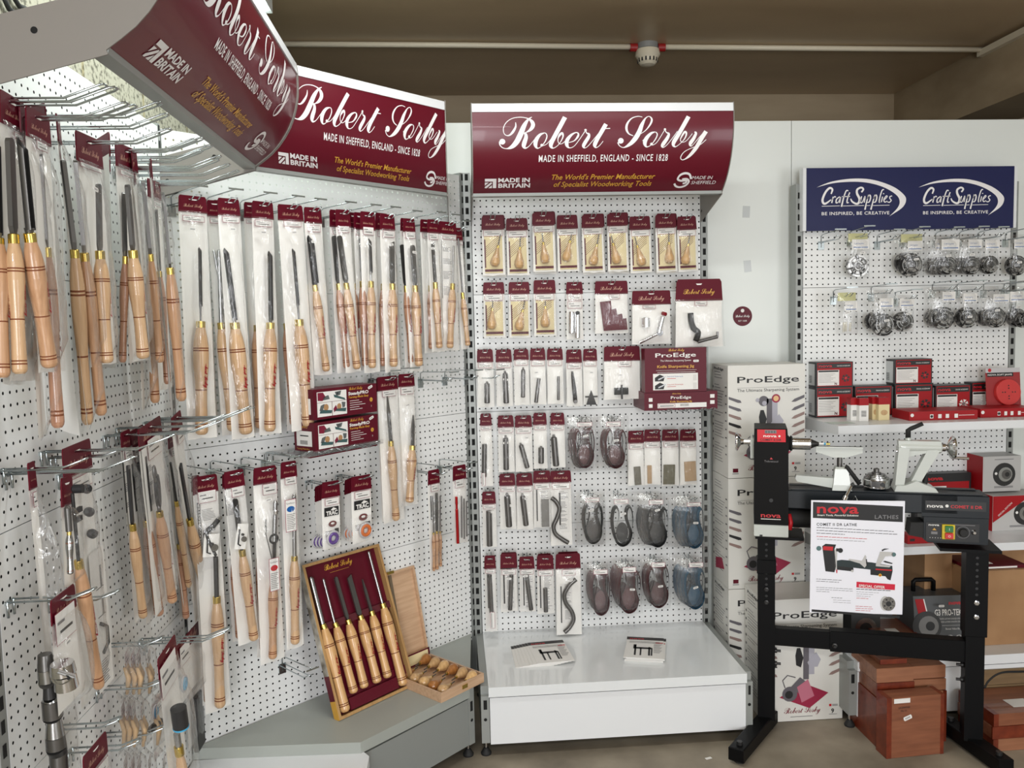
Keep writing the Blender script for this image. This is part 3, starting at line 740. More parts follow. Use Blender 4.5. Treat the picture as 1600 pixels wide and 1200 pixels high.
def blade_part(t, a, b, w, kind, mt=None):
    """a = tip, b = at the ferrule; w = visible width"""
    a = Vector(a); b = Vector(b); L = (b - a).length; d = (b - a).normalized()
    q = Matrix((d.cross(Vector((0, -1, 0))).normalized() * -1, Vector((0, 1, 0)), d)).transposed()
    x = Vector((0, 1, 0)).cross(d).normalized(); q = Matrix((x, d.cross(x).normalized(), d)).transposed().to_4x4(); q.translation = a
    m = MB(); h = w / 2; mt = mt or steel
    if kind in ('gouge', 'bowl'):
        # fluted round bar with a fingernail tip
        n = 10
        def fn(u, v):
            an = math.pi * (-0.12 + 1.24 * u); z = v * L * (0.80 if kind == 'bowl' else 0.97); 
            tip = max(0.0, 1 - z / (w * 1.6)); cut = tip * (abs(u - 0.5) * 2) * w * 1.2
            return (h * math.cos(an), -h * 0.0 + h * math.sin(an) - h * 0.4, z + cut)
        m.grid(fn, n, 14, mt)
        m.grid(lambda u, v: (lambda p: (p[0] * 0.72, p[1] * 0.72 - h * 0.1, p[2]))(fn(1 - u, v)), n, 14, steel_d)
        m.lathe([(0, h * 0.9), (0.01, h * 0.62), (L * 0.22, h * 0.55)], mt, (0, 0, L * (0.78 if kind == 'bowl' else 0.95)), (0, 0, L * 1.0), 10)
    elif kind == 'rod':
        m.lathe([(0, h * 0.5), (h * 0.8, h), (L, h)], mt, (0, 0, 0), (0, 0, 1), 12)
    elif kind == 'flat':
        m.prism([(-h, 0.004), (-h * 0.5, 0), (h * 0.7, 0), (h, 0.005), (h, L * 0.96), (h * 0.35, L), (-h * 0.35, L), (-h, L * 0.96)], -0.003, 0.003, mt, q); m.prism([(-h * 0.97, 0.001), (h * 0.97, 0.001), (h * 0.97, 0.009), (-h * 0.97, 0.009)], -0.0033, -0.003, steel_l, q)
        m.build('blade', t); return
    elif kind == 'scraper':
        P = [(-h * .7, 0.002), (0, 0), (h * .7, 0.002), (h, h * 0.9), (h, L * 0.92), (h * 0.4, L), (-h * 0.4, L), (-h, L * 0.92), (-h, h * 0.9)]
        m.prism(P, -0.004, 0.004, mt, q); m.build('blade', t); return
    elif kind == 'skew':
        m.prism([(-h, 0.0), (h, w * 0.5), (h, L * 0.95), (h * 0.4, L), (-h * 0.4, L), (-h, L * 0.95)], -0.003, 0.003, mt, q); m.build('blade', t); return
    elif kind == 'taper':
        m.prism([(-0.001, 0.0), (0.001, 0.0), (h, L * 0.35), (h, L), (-h, L), (-h, L * 0.35)], -0.003, 0.003, mt, q); m.build('blade', t); return
    elif kind == 'hooktool':
        P = smooth_path([(0, 0.03), (0.012, 0.0), (0.016, 0.02), (0.004, 0.045)], 4)
        m.tube([(p[0], 0, p[1]) for p in P], 0.004, mt, 6)
        pts = [(h * math.cos(i * math.pi / 8) * 1.0, L * 0.55 + L * 0.36 * math.sin(i * math.pi / 8)) for i in range(16)]
        m.prism(pts, -0.005, 0.005, steel_d); m.tube([(0.002, 0, 0.04), (0, 0, L * 0.3)], 0.006, steel_d, 6); m.tube([(0, 0, L * 0.85), (0, 0, L)], 0.005, mt, 6)
    o = MB(); o.add(m.v, [], mt)
    m.v = [tuple(q @ Vector(p)) for p in m.v]
    m.build('blade', t)

def card_part(t, w, h, chamfer=0.006, z1=0.0, mt=None, printed=True, fat=1.3, slot=True, y0=-0.0012, pr=None):
    """maroon folded header card hanging below z1, faces -Y"""
    m = MB(); c = min(chamfer, w * 0.15)
    m.prism([(-w / 2, z1 - h), (w / 2, z1 - h), (w / 2 - c * 0.4, z1 - c), (w / 2 - c, z1), (-w / 2 + c, z1), (-w / 2 + c * 0.4, z1 - c)], y0, y0 + 0.0026, mt or maroon)
    if slot:
        sw = min(0.013, w * 0.2); m.prism([(-sw, z1 - h * 0.21), (sw, z1 - h * 0.21), (sw * .6, z1 - h * 0.27), (-sw * .6, z1 - h * 0.27)], y0 - 0.0004, y0 - 0.0001, backing)
    if printed: script(m, pr or goldc, -w * 0.33, z1 - h * 0.68, w * 0.66, y=y0 - 0.0004, k=1, fat=1.25)
    return m.build('header_card', t)
def label_part(t, x0, x1, z0, z1, y=-0.0045, lines=2, border=True):
    m = MB()
    if border: m.quad(x0, x1, z0, z1, y, lilac)
    b = min(0.0012, (z1 - z0) * 0.1) if border else 0
    m.quad(x0 + b, x1 - b, z0 + b, z1 - b, y - 0.0003, paper)
    H = z1 - z0; W_ = x1 - x0
    for i in range(lines):
        z = z1 - H * (0.30 + 0.30 * i); m.quad(x0 + W_ * (0.10 if i == 0 else 0.2), x0 + W_ * (0.45 if i == 0 else 0.82), z - H * 0.09, z, y - 0.0006, ink if i else greyink)
    return m.build('product_label', t)
def sticker_part(t, x, z, w=0.022, h=0.009, y=-0.012, rot=0.0, name='price_sticker'):
    m = MB(); T_ = Matrix.Translation((x, 0, z)) @ Matrix.Rotation(rot, 4, 'Y')
    m.prism([(-w / 2 + 0.002, -h / 2), (w / 2 - 0.002, -h / 2), (w / 2, -h / 4), (w / 2, h / 4), (w / 2 - 0.002, h / 2), (-w / 2 + 0.002, h / 2), (-w / 2, h / 4), (-w / 2, -h / 4)], y - 0.0004, y, paper, T_)
    for i in range(4): m.add([(T_ @ Vector(p)) for p in ((-w * .3 + i * w * .16, y - 0.0006, -h * .2), (-w * .3 + i * w * .16 + w * .09, y - 0.0006, -h * .2), (-w * .3 + i * w * .16 + w * .09, y - 0.0006, h * .2), (-w * .3 + i * w * .16, y - 0.0006, h * .2))], [(0, 1, 2, 3)], greyink)
    return m.build(name, t)
def bag_part(t, w, ztop, zbot, depth, seed=0, flare=1.12, mt=None, bulge_x=0.0, hem=True):
    """clear film pouch: front skin bulging over the contents, with creases; plus a hem at the bottom"""
    rnd = random.Random(seed); o1 = rnd.random() * 50; m = MB()
    def fn(u, v):
        z = zbot + (ztop - zbot) * v
        fl = 1 + (flare - 1) * (1 - v) ** 3
        x = (u - 0.5) * w * fl
        env = max(0.0, 1 - ((u - 0.5 - bulge_x) * 2.05) ** 2) ** 0.7
        ev = min(1.0, v * 7, (1 - v) * 5 + 0.12)
        y = -depth * env * ev - 0.0015
        nn = noise.noise(Vector((u * 3 + o1, z * 26, o1))); y -= abs(nn) * 0.006 * min(1, ev + 0.2); x += noise.noise(Vector((u * 2, z * 16, o1 + 9))) * 0.0022
        if v == 0: z += noise.noise(Vector((u * 3 + o1, 1, 2))) * 0.006
        return (x, y, z)
    m.grid(fn, 8, max(6, int((ztop - zbot) / 0.02)), mt or film)
    return m.build('clear_bag', t)
def backing_part(t, w, ztop, zbot, seed=0, flare=1.06, mt=None, y=0.002, name='backing_card'):
    rnd = random.Random(seed + 99); o1 = rnd.random() * 50; m = MB()
    def fn(u, v):
        z = zbot + (ztop - zbot) * v; fl = 1 + (flare - 1) * (1 - v) ** 2
        return ((u - 0.5) * w * fl + noise.noise(Vector((0, z * 9, o1))) * 0.0015, y + noise.noise(Vector((u * 2, z * 9, o1))) * 0.0018, z + (noise.noise(Vector((u * 3, o1, 0))) * 0.004 if v == 0 else 0))
    m.grid(fn, 4, 10, mt or backing)
    return m.build(name, t)

PACK_HOOKS = []
def tool_pack(bay, off, card, tip, fer, end, w_bl, w_h, label, bagbot=None, kind='gouge', tw=0.0, group=None, wood_m=None, fer_len=10.0, seed=0,
              lab=None, stick=None, hookL=None, hk='tee', strip=None, logo=True, bl_m=None, front=True, card_print=True, spin=0.0, cat='turning tool', extra=None, no_blade=False, minw=0.0, lift=0.018):
    """card=(x0,x1,ytop,ybottom) in photo pixels; tip, fer, end = blade tip, ferrule top, handle end"""
    x0, x1, yt, yb = card; cx = (x0 + x1) / 2
    bb = bagbot or (end[1] + 8)
    t_, n, O = plane_frame(bay, off, cx, yt, tw, None)
    # lean: bag bottom roughly under the handle end, halfway
    l_end = loc_on(t_, n, O, end[0], end[1])
    lean = math.atan2(l_end.x, -l_end.z) * (1.0 if spin else 0.6)
    M_ = t_ @ Matrix.Rotation(-lean, 4, 'Y')
    g = lambda px, py, lf=0.0: loc_on(M_, n, O, px, py, lf)
    lx0, lx1 = g(x0, yt).x, g(x1, yt).x; w = max(abs(lx1 - lx0), minw); hc = max(0.03, -g(cx, yb).z)
    if minw and w == minw: pass
    t = thing('woodturning_tool_pack', label, cat, matrix=M_, group=group)
    zb = g(cx + (end[0] - cx) * (1.0 if spin else 0.6), bb).z
    backing_part(t, w * 0.98, -hc * 0.9, zb, seed)
    card_part(t, w, hc, printed=card_print)
    lz1 = -hc - 0.004; lz0 = lz1 - min(0.028, w * 0.34)
    if lab: a = g(lab[0], lab[2]); b = g(lab[1], lab[3]); lx0_, lx1_, lz1, lz0 = a.x, b.x, a.z, b.z; label_part(t, lx0_, lx1_, lz0, lz1)
    else: label_part(t, -w * 0.38, w * 0.38, lz0, lz1)
    a = g(tip[0], tip[1], lift); f = g(fer[0], fer[1], lift); e = g(end[0], end[1], lift)
    px2m = (isect(fer[0] + 0.5, fer[1], O + n * lift, RT.cross(UP) * 0 + (CAM - O).normalized()) - isect(fer[0] - 0.5, fer[1], O + n * lift, (CAM - O).normalized())).length
    rb = w_bl * px2m; rh = w_h * px2m / 2
    d = (Vector(e) - Vector(f)).normalized()
    fl = (g(fer[0], fer[1] + fer_len, lift) - f).length
    f2 = Vector(f) + d * fl
    if strip:   # instruction slip with black banner
        s0 = g(strip[0], strip[2], 0.001); s1 = g(strip[1], strip[3], 0.001); m = MB(); m.quad(-w * 0.44, w * 0.46, max(s1.z - 0.05, zb + 0.03), -hc * 0.95, -0.0012, paper)
        m.quad(s0.x, s1.x, s1.z, s0.z, -0.0016, ink); rnd = random.Random(seed)
        z = s0.z - 0.03
        while z > s1.z:
            m.quad(s1.x + 0.004, min(w * .42, s1.x + 0.03 + rnd.random() * 0.02), z, z + 0.0016, -0.0016, greyink); z -= 0.0045 if rnd.random() > 0.15 else 0.03
        m.build('instruction_slip', t)
    if not no_blade: blade_part(t, a, f, rb, kind, bl_m)
    ferrule_part(t, f, f2, rh * 0.60); handle_part(t, f2, e, rh, wood_m or random.Random(seed).choice([ash, ash, ash2]), logo)
    if extra: extra(t, g, px2m, M_, n, O)
    if stick: q = g(stick[0], stick[1], lift + 0.006); sticker_part(t, q.x, q.z, y=-lift - 0.006, rot=random.Random(seed).uniform(-0.2, 0.2))
    bag_part(t, w * 1.02, -hc * 0.92, zb, min(0.034, lift + rh * 1.05), seed, bulge_x=max(-.2, min(.2, (f.x + e.x) / 2 / w)))
    if spin:
        xt = f.x * .5 + e.x * .5
        for ch in t.children:
            if ch.name.split('.')[0] in ('header_card', 'backing_card', 'clear_bag', 'product_label'): ch.location.x += xt + (w * 0.42 if spin > 30 else 0.0)
        t.matrix_world = M_ @ Matrix.Translation((xt, -lift, 0)) @ Matrix.Rotation(math.radians(spin), 4, 'Z') @ Matrix.Translation((-xt, lift, 0))
    PACK_HOOKS.append((bay, M_ @ Vector((0, 0, -hc * 0.24)), hookL, hk, label, front))
    return t
def flush_hooks(row_label):
    """one hook behind every front pack gathered since the last call"""
    n = 0; names = 'first second third fourth fifth sixth seventh eighth ninth tenth eleventh twelfth thirteenth fourteenth fifteenth'.split()
    for (bay, p, L, hk, label, front) in PACK_HOOKS:
        if not front: continue
        wp, d = perp_to_wall(bay, p); LL = L or (d + 0.05)
        hook(bay, wp + Vector((0, 0, 0.012 if hk == 'tee' else 0)), LL, hk, 'zinc wire hook, ' + names[n] + ' from the left, ' + row_label); n += 1
    PACK_HOOKS.clear()
# ------------------------------------------------------------------ corner bay, upper row of long bagged tools
BT = 'in the upper row of the corner bay'
def bt(*a, **k): return tool_pack(B, k.pop('off', 0.12), *a, **k)
# hidden ones first (they hang closer to the board)
GB = 'bagged tools half hidden behind others in the upper corner row'
bt((322, 346, 313, 338), (342, 390), (345.6, 504), (364, 673), 7, 22, 'bagged gouge behind the second long pack, its dark flute showing on the left', kind='rod', off=0.085, front=False, seed=3, bl_m=steel_l)
bt((332, 356, 313, 338), (334, 391), (354, 504), (372, 670), 4, 20, 'bagged slim gouge almost hidden behind the second long pack', kind='rod', off=0.075, front=False, seed=4, bl_m=steel_l)
bt((380, 398, 316, 341), (402, 400), (402, 508), (406, 669), 4, 20, 'bagged tool with pinkish handle behind the third long pack', kind='rod', off=0.08, front=False, seed=5, wood_m=ash2, no_blade=True)
bt((437, 462, 322, 345), (444, 400), (448, 505), (460, 664), 4, 18, 'bagged tool behind the fourth long pack, only a reddish handle edge showing', kind='rod', off=0.08, front=False, seed=6, wood_m=ash3, no_blade=True)
bt((278, 323, 306, 332), (311.6, 386), (313.5, 502), (315, 679), 5.6, 25, 'bagged long bowl gouge, leftmost of the corner bay\'s upper row', 686, 'bowl', lab=(284, 318.5, 336, 348), stick=(301, 358), seed=10, off=0.14, wood_m=ash, logo=True)
bt((339, 374, 310, 337), (351.5, 387), (366.5, 504), (384.6, 678), 9, 26, 'bagged bright fluted gouge, second big pack from the left in the upper corner row', 686, 'gouge', lab=(346, 373, 338, 349), stick=(364, 358), seed=11, off=0.14, wood_m=ash, bl_m=steel_l)
bt((393, 427, 315, 342), (421, 391.6), (422.5, 504), (421.5, 674), 8, 22, 'bagged round-nosed gouge hanging straight, third big pack in the upper corner row', 679, 'gouge', lab=(397, 424, 343, 355.5), stick=(412, 363), seed=12, off=0.14, wood_m=ash)
bt((433, 473, 320, 345), (457.6, 388), (467, 499), (482, 666), 5.5, 23, 'bagged slim gouge leaning right, last full-length pack before the stacked boxes', 673, 'bowl', lab=(442, 470, 345, 355), stick=(460, 363), seed=13, off=0.14, wood_m=ash)
bt((474, 501.6, 324, 349), (483, 367), (492, 445), (510, 580), 11, 15, 'bagged wide roughing gouge with dark blade and slim handle', 586, 'gouge', lab=(480, 500, 352, 363), stick=(491, 377), seed=14, off=0.13, bl_m=steel_d, wood_m=ash)
bt((514, 538, 328, 355), (522, 368), (529, 443), (542, 575), 8, 14, 'bagged flat scraper with pinkish handle behind the twin scraper pack', 583, 'scraper', off=0.10, front=False, seed=15, wood_m=ash3)
bt((545, 556, 332, 356), (548, 380), (553, 443), (560, 560), 3, 12, 'bagged tool showing only a sliver of maroon card between scraper and gouge', 575, 'rod', off=0.07, front=False, seed=16, wood_m=ash3, no_blade=True)
bt((523, 546.5, 327.5, 355), (530, 368), (540.7, 442), (558, 576.5), 8, 15, 'bagged flat scraper leaning right beside the slim roughing gouge pack', 582, 'scraper', lab=(527.5, 545, 353, 364), seed=17, off=0.13, wood_m=ash)
bt((552, 570, 332, 359), (562, 372), (566, 439.5), (571, 572), 4, 14, 'bagged skew with darker pink handle and thin blade in the upper corner row', 578, 'rod', off=0.10, front=False, seed=18, wood_m=ash3)
bt((562, 586, 331, 359.5), (577, 372), (579.6, 439.5), (581.5, 575), 5.5, 15, 'bagged gouge with bright shank beside the darker pink-handled one', 582, 'bowl', lab=(566, 583, 354, 368), seed=19, off=0.13, wood_m=ash, bl_m=steel_l)
bt((586, 606, 333, 360), (598, 385), (598.5, 443.5), (598, 572), 3, 12, 'bagged tool with dark handle squeezed between two pale-handled packs', 578, 'rod', off=0.09, front=False, seed=20, wood_m=ash3)
bt((593, 616.5, 335, 359.5), (612, 377), (613, 443), (615, 573), 9, 16, 'bagged broad skew with price sticker on its tip in the upper corner row', 582, 'skew', lab=(597, 615.5, 360, 371.5), stick=(611, 382.5), seed=21, off=0.13, wood_m=ash)
bt((625, 640, 341, 361), (628, 382), (634, 446.5), (642.6, 568), 6.5, 11, 'bagged scraper with long dark blade partly behind the broad scraper', 575, 'scraper', off=0.10, front=False, seed=22, wood_m=ash3, bl_m=steel_d)
bt((629, 648, 341.5, 362.5), (644.5, 383), (648.5, 446), (654.5, 572), 8, 16, 'bagged broad scraper with sticker at the blade middle', 581, 'scraper', lab=(632, 648, 362, 373), stick=(648, 394.5), seed=23, off=0.13, wood_m=ash)
bt((656, 672, 343, 363), (668, 390), (672.5, 446), (673.7, 545), 4, 11, 'bagged short tool with reddish handle behind the parting tool pack', 552, 'rod', off=0.09, front=False, seed=24, wood_m=ash3, no_blade=True)
bt((667, 685, 343, 364), (676, 379), (680, 441), (686.5, 544), 5, 13, 'bagged short skew chisel beside the slip showing grey drawings', 550, 'skew', lab=(669, 683.5, 364, 375), stick=(677, 388), seed=25, off=0.13, wood_m=ash)
bt((685, 713, 346.7, 366.5), (708.6, 384), (707.5, 443), (703, 544), 3.2, 13, 'bagged thin parting tool over a printed slip with a black strip', 548, 'rod', lab=(690.5, 711.5, 368, 375.5), seed=26, off=0.13, wood_m=ash, strip=(689, 692, 374, 466), bl_m=steel_l)
bt((712, 720, 356, 376), (716, 372), (722.6, 457), (731, 540), 3, 10, 'smallest bagged tool, rightmost in the upper corner row by the uprights', 546, 'rod', seed=27, off=0.12, wood_m=ash, logo=False, minw=0.04)
flush_hooks('top of the corner bay')

# steadying boxes on a wire shelf
def face_text_quad(m, M_, pts): pass
def carton(name, label, bay, off, tl, br, depth, cat='box', rz=0.0, mt=None, body=None, group=None):
    """closed carton whose front face spans two photo pixels at distance off from the panel; returns (thing, w, h); local origin front lower-left"""
    n = Matrix.Rotation(math.radians(rz), 3, 'Z') @ bay.N
    O = bay.P(tl[0], br[1], off); O = isect(tl[0], br[1], O, n)
    x = Vector((0, 0, 1)).cross(n).normalized()
    M_ = Matrix((x, -n, (0, 0, 1))).transposed().to_4x4(); M_.translation = O
    w = (M_.inverted() @ isect(br[0], br[1], O, n)).x; h = (M_.inverted() @ isect(tl[0], tl[1], O, n)).z
    t = thing(name, label, cat, matrix=M_, group=group)
    return t, w, h, M_
def steady_box(tl, br, label):
    t, w, h, _ = carton('steady_box', label, B, 0.20, tl, br, 0.10, rz=8)
    m = MB(); m.box(0, w, 0, 0.10, 0, h, maroon_box); m.build('carton', t)
    m = MB(); y = -0.0006
    m.quad(0.05 * w, 0.50 * w, 0.08 * h, 0.90 * h, y, paper)
    red_c = mat('photo_red_shirt', s(120, 20, 50), 0.5); tl_ = mat('photo_teal', s(60, 90, 90), 0.5); tan_ = mat('photo_tan_wood', s(170, 130, 90), 0.5); gr_ = mat('photo_grey', s(90, 95, 95), 0.5)
    y2 = y - 0.0004
    def poly(pts, mt): m.prism([(w * a, h * b) for a, b in pts], y2 - 0.0001, y2 + 0.0001, mt)
    poly([(.06, .88), (.14, .88), (.18, .72), (.13, .60), (.06, .62)], red_c); poly([(.14, .72), (.22, .78), (.24, .64), (.14, .62)], gr_)
    poly([(.30, .78), (.47, .62), (.48, .55), (.31, .68)], tl_); m.disc(.36 * w, .80 * h, .05 * h, y2 - .0001, gr_); poly([(.32, .86), (.42, .88), (.40, .74), (.34, .72)], gr_)
    m.disc(.18 * w, .38 * h, .11 * h, y2 - .0001, tan_); poly([(.08, .20), (.26, .16), (.27, .26), (.10, .32)], tl_); poly([(.10, .45), (.16, .50), (.13, .28), (.08, .28)], gr_)
    m.disc(.38 * w, .36 * h, .10 * h, y2 - .0001, tan_); poly([(.30, .22), (.48, .16), (.49, .28), (.36, .30)], tl_); poly([(.42, .50), (.48, .48), (.47, .32), (.43, .30)], gr_); poly([(.29, .30), (.33, .42), (.35, .28), (.30, .18)], red_c)
    m.quad(0.05 * w, 0.50 * w, .545 * h, .555 * h, y2 - .0002, maroon_box); m.quad(0.268 * w, 0.274 * w, .08 * h, .55 * h, y2 - .0002, maroon_box)
    m.build('photo_panel', t)
    m = MB(); script(m, gold, .54 * w, .86 * h, .22 * w, y=y, k=1, fat=1.4)
    m.text('SteadyPRO', .53 * w, .69 * h, .15 * h, paper, y=y, width=.33 * w, bold=0.03); m.text('Turning Made Easy', .53 * w, .58 * h, .1 * h, gold, y=y, width=.33 * w, bold=0.02, shear=.1)
    for i in range(5): m.quad(.55 * w, (.70 + .05 * ((i * 7) % 3)) * w, (.48 - i * .075) * h, (.495 - i * .075) * h, y, paper)
    m.disc(.90 * w, .45 * h, .075 * h, y, gold); m.text('6', .90 * w, .42 * h, .08 * h, maroon_box, y=y - .0003, align='C'); m.text('3', .90 * w, .20 * h, .08 * h, paper, y=y, align='C')
    m.build('front_print', t)
    m = MB(); L = Matrix.Rotation(-math.pi / 2, 4, 'Z') @ Matrix.Translation((-0.10, 0, 0))
    m.quad(0.012, 0.086, .18 * h, .70 * h, -0.0006, paper, L)
    for i in range(12): m.quad(0.03 + i * .003, 0.0315 + i * .003, .24 * h, .38 * h, -0.001, ink, L)
    m.text('SteadyPRO', 0.012, .80 * h, 0.012, gold, y=-0.0006, T=L); m.text('Turning Made Easy', 0.012, .06 * h, 0.008, gold, y=-0.0006, T=L)
    m.quad(0.03, 0.07, .52 * h, .56 * h, -0.001, ink, L)
    m.build('barcode_label', t)
    sticker_part(t, .89 * w, .89 * h, y=-0.001, rot=-0.35)
steady_box((493, 661), (592, 707), 'maroon tool steady box, lower of the two stacked on wire prongs')
steady_box((491, 609), (590, 657), 'maroon tool steady box, upper of the two stacked on wire prongs')
# clear shelf tray under them on two hooks
t, w, h, _ = carton('acrylic_shelf', 'clear acrylic tray under the two maroon steady boxes', B, 0.21, (477, 708), (600, 716), 0.2, cat='shelf', rz=8)
m = MB(); m.box(-0.01, w, 0, 0.23, 0, 0.004, acrylic); m.box(-0.01, w, 0, 0.004, 0, 0.016, acrylic); m.build('tray', t)
m = MB(); m.box(0.03, w - 0.02, 0.01, 0.15, -0.006, -0.001, maroon); m.build('leaflet', t)
for k, (px, py) in enumerate(((478, 716), (513, 712), (548, 706), (583, 700))):
    wp, d = perp_to_wall(B, B.P(px, py, 0.22)); hook(B, wp, 0.25, 'long', 'zinc wire hook holding up the clear tray, ' + ('first', 'second', 'third', 'fourth')[k] + ' from the left')

# long knives beside the boxes
bt((587, 600, 590, 612), (597, 640), (598, 700), (606, 808), 3, 11, 'bagged tool behind the long spear-point pack, brown handle at its left', 815, 'rod', off=0.06, front=False, seed=30, wood_m=ash3, no_blade=True)
bt((588.5, 621, 588, 610), (605, 619), (610.6, 689), (619, 813), 5.5, 15, 'long bagged spear-point tool right of the stacked maroon boxes', 816, 'taper', lab=(596, 618, 610.5, 618), seed=31, off=0.10, fer_len=8, wood_m=ash, logo=False)
bt((622, 647.5, 584, 604), (645.6, 648.5), (644.5, 696), (640, 785), 6, 16, 'bagged short spear-point tool with red script, hanging by the bare panel', 790, 'taper', lab=(625, 645, 605, 615), stick=(637, 633), seed=32, off=0.10, fer_len=7, wood_m=ash)
flush_hooks('beside the steady boxes')
for k, (px, py) in enumerate(((656, 588), (694, 585), (728, 584))):
    wp, d = perp_to_wall(B, B.P(px, py, 0.0)); hook(B, wp, 0.20, 'tee', ('empty hook, leftmost of three right of the short spear-point pack', 'empty hook, middle of three right of the short spear-point pack', 'empty hook, nearest the uprights beside the short spear-point pack')[k])

# ------------------------------------------------------------------ lower row of the corner bay
def accessory(cx, cy, wpx, hpx, rot=0.15, kind='key', sd=1):
    def f(t, g, k, M_, n, O):
        c = g(cx, cy, 0.024); w = wpx * k; h = hpx * k; R_ = Matrix.Translation((c.x, 0, c.z)) @ Matrix.Rotation(rot, 4, 'Y')
        m = MB(); m.quad(-w / 2, w / 2, -h / 2, h / 2, -0.026, backing, R_); 
        m.tube([R_ @ Vector((-w * .30, -0.029, h * .28)), R_ @ Vector((-w * .26, -0.029, -h * .30)), R_ @ Vector((-w * .02, -0.029, -h * .36))], 0.0022, steel_d, 6)
        m.lathe([(0, w * .22), (0.006, w * .22)], mat('dull_grey_disc', s(110, 106, 98), .5, .5), R_ @ Vector((w * .2, -0.027, -h * .1)), R_ @ Vector((w * .2, -0.033, -h * .1)), 16)
        m.lathe([(0, 0.004), (0.006, 0.004)], steel_d, R_ @ Vector((w * .02, -0.027, h * .08)), R_ @ Vector((w * .02, -0.033, h * .08)), 8)
        o = m.build('spare_parts_bag', t)
    return f
def info_tag(x0, x1, y0, y1, dot, lift=0.034):
    def f(t, g, k, M_, n, O):
        a = g(x0, y0, lift); b = g(x1, y1, lift); m = MB(); m.quad(a.x, b.x, b.z, a.z, -lift, lilac); e = 0.0015
        m.quad(a.x + e, b.x - e, b.z + e, a.z - e, -lift - 0.0003, paper); w = b.x - a.x; h = a.z - b.z
        m.disc((a.x + b.x) / 2, a.z - h * .3, w * .36, -lift - .0006, dot, rz=h * .09)
        m.text('TurnMaster', (a.x + b.x) / 2, a.z - h * .14, w * .17, ink, y=-lift - .0006, align='C')
        for i in range(9): m.quad(a.x + w * .12, b.x - w * (.12 + .08 * (i % 3)), a.z - h * (.47 + i * .055), a.z - h * (.452 + i * .055), -lift - .0006, greyink)
        m.build('information_tag', t)
    return f
def vtext(body, x, y0, y1, mt, wpx, lift=0.003, bg=None):
    def f(t, g, k, M_, n, O):
        a = g(x, y1, lift); b = g(x, y0, lift); m = MB(); w = wpx * k
        if bg: m.quad(a.x - w, a.x + w * .25, a.z - .002, b.z + .002, -lift, bg)
        m.text(body, a.x, a.z, w, mt, y=-lift - .0005, rot=math.pi / 2, width=(b.z - a.z), bold=0.02); m.build('vertical_name', t)
    return f
def multi(*fs):
    def f(*a):
        for q in fs: q(*a)
    return f
def cranked(pts, wpx, lift=0.02):
    def f(t, g, k, M_, n, O):
        m = MB(); P = smooth_path([tuple(g(x, y, lift)) for x, y in pts], 3); m.tube(P, wpx * k / 2, steel_d, 8); q = P[0]
        m.prism([(q[0] - .006, q[2] - .012), (q[0] + .012, q[2] + .004), (q[0] + .008, q[2] + .012), (q[0] - .01, q[2])], q[1] - .004, q[1] + .004, steel_l)
        m.build('cranked_shaft', t)
    return f
def bl(*a, **k): return tool_pack(B, k.pop('off', 0.15), *a, hookL=k.pop('hookL', 0.2), **k)
bl((298, 312, 743, 768), (318, 900), (321, 965), (324, 1097), 5, 14, 'pale handle hanging behind the hollowing tool pack', 1104, off=0.10, front=False, seed=40, wood_m=ash2, no_blade=True)
bl((300, 340, 743, 771), (337, 868), (338.5, 932), (344, 1105), 8, 22, 'bagged hollowing tool with black strip reading HOLLOWMASTER', 1112, 'rod', lab=(307.6, 337, 769, 782), strip=(311, 317, 783, 866), seed=41, bl_m=steel_d, wood_m=ash,
   extra=multi(vtext('HOLLOWMASTER', 316, 785, 862, paper, 4.5, bg=ink), accessory(329.5, 852, 27, 38), cranked([(341, 812), (333, 822), (322, 832), (324, 843), (336, 868)], 9)), stick=(338, 836))
bl((346, 360, 740, 763), (362, 800), (365, 868), (374, 997), 6, 15, 'bagged tool with pink handle behind the pack second from the left, lower corner row', 1004, off=0.10, front=False, seed=42, wood_m=ash3, extra=accessory(363, 858, 18, 30))
bl((348, 381, 735, 763), (367, 779), (378, 859), (397, 1000), 8, 19, 'bagged swivel-tip tool with spare-parts pouch on its dark shank', 1006, 'scraper', lab=(360, 381, 762, 773), strip=(351, 355, 775, 806), seed=43, bl_m=steel_d, wood_m=ash, extra=accessory(377, 838, 20, 42, 0.25))
bl((395, 420, 731, 756), (400, 830), (404, 872), (411, 1017), 5, 13, 'bagged tool with vertical TurnMaster lettering behind the red-dot pack', 1026, off=0.10, front=False, seed=44, wood_m=ash3, no_blade=True, extra=vtext('TurnMaster', 409, 805, 832, ink, 5))
def ringtool(t, g, k, M_, n, O):
    m = MB(); c = g(428, 842, 0.026); r = 7 * k
    m.tube([(c.x + r * math.cos(i * math.pi / 8), c.y, c.z + r * math.sin(i * math.pi / 8)) for i in range(17)], 0.0035, steel_d, 6)
    e = g(428, 874, 0.026); m.tube([(c.x, c.y, c.z - r), (e.x, e.y, e.z)], 0.004, steel_d, 6); m.tube([g(415, 833, .026), g(425, 874, .026)], 0.0015, steel, 6)
    q = g(430, 795, 0.02); m.lathe([(0, .004), (.006, .009), (.016, .009), (.02, .006)], chrome, q, q + Vector((0, 0, -1)), 10); m.build('interchangeable_tips', t)
bl((395, 432, 729, 756), (430, 782), (427, 905), (426, 1029), 8, 17, 'bagged interchangeable tool with a white tag bearing a red oval', 1036, 'rod', lab=(409, 432, 757, 770), stick=(420, 781), seed=45, wood_m=ash2, fer_len=6, bl_m=steel_l, extra=multi(ringtool, vtext('TurnMaster', 417, 810, 834, ink, 4.5), info_tag(420, 437.5, 874, 921, red)))
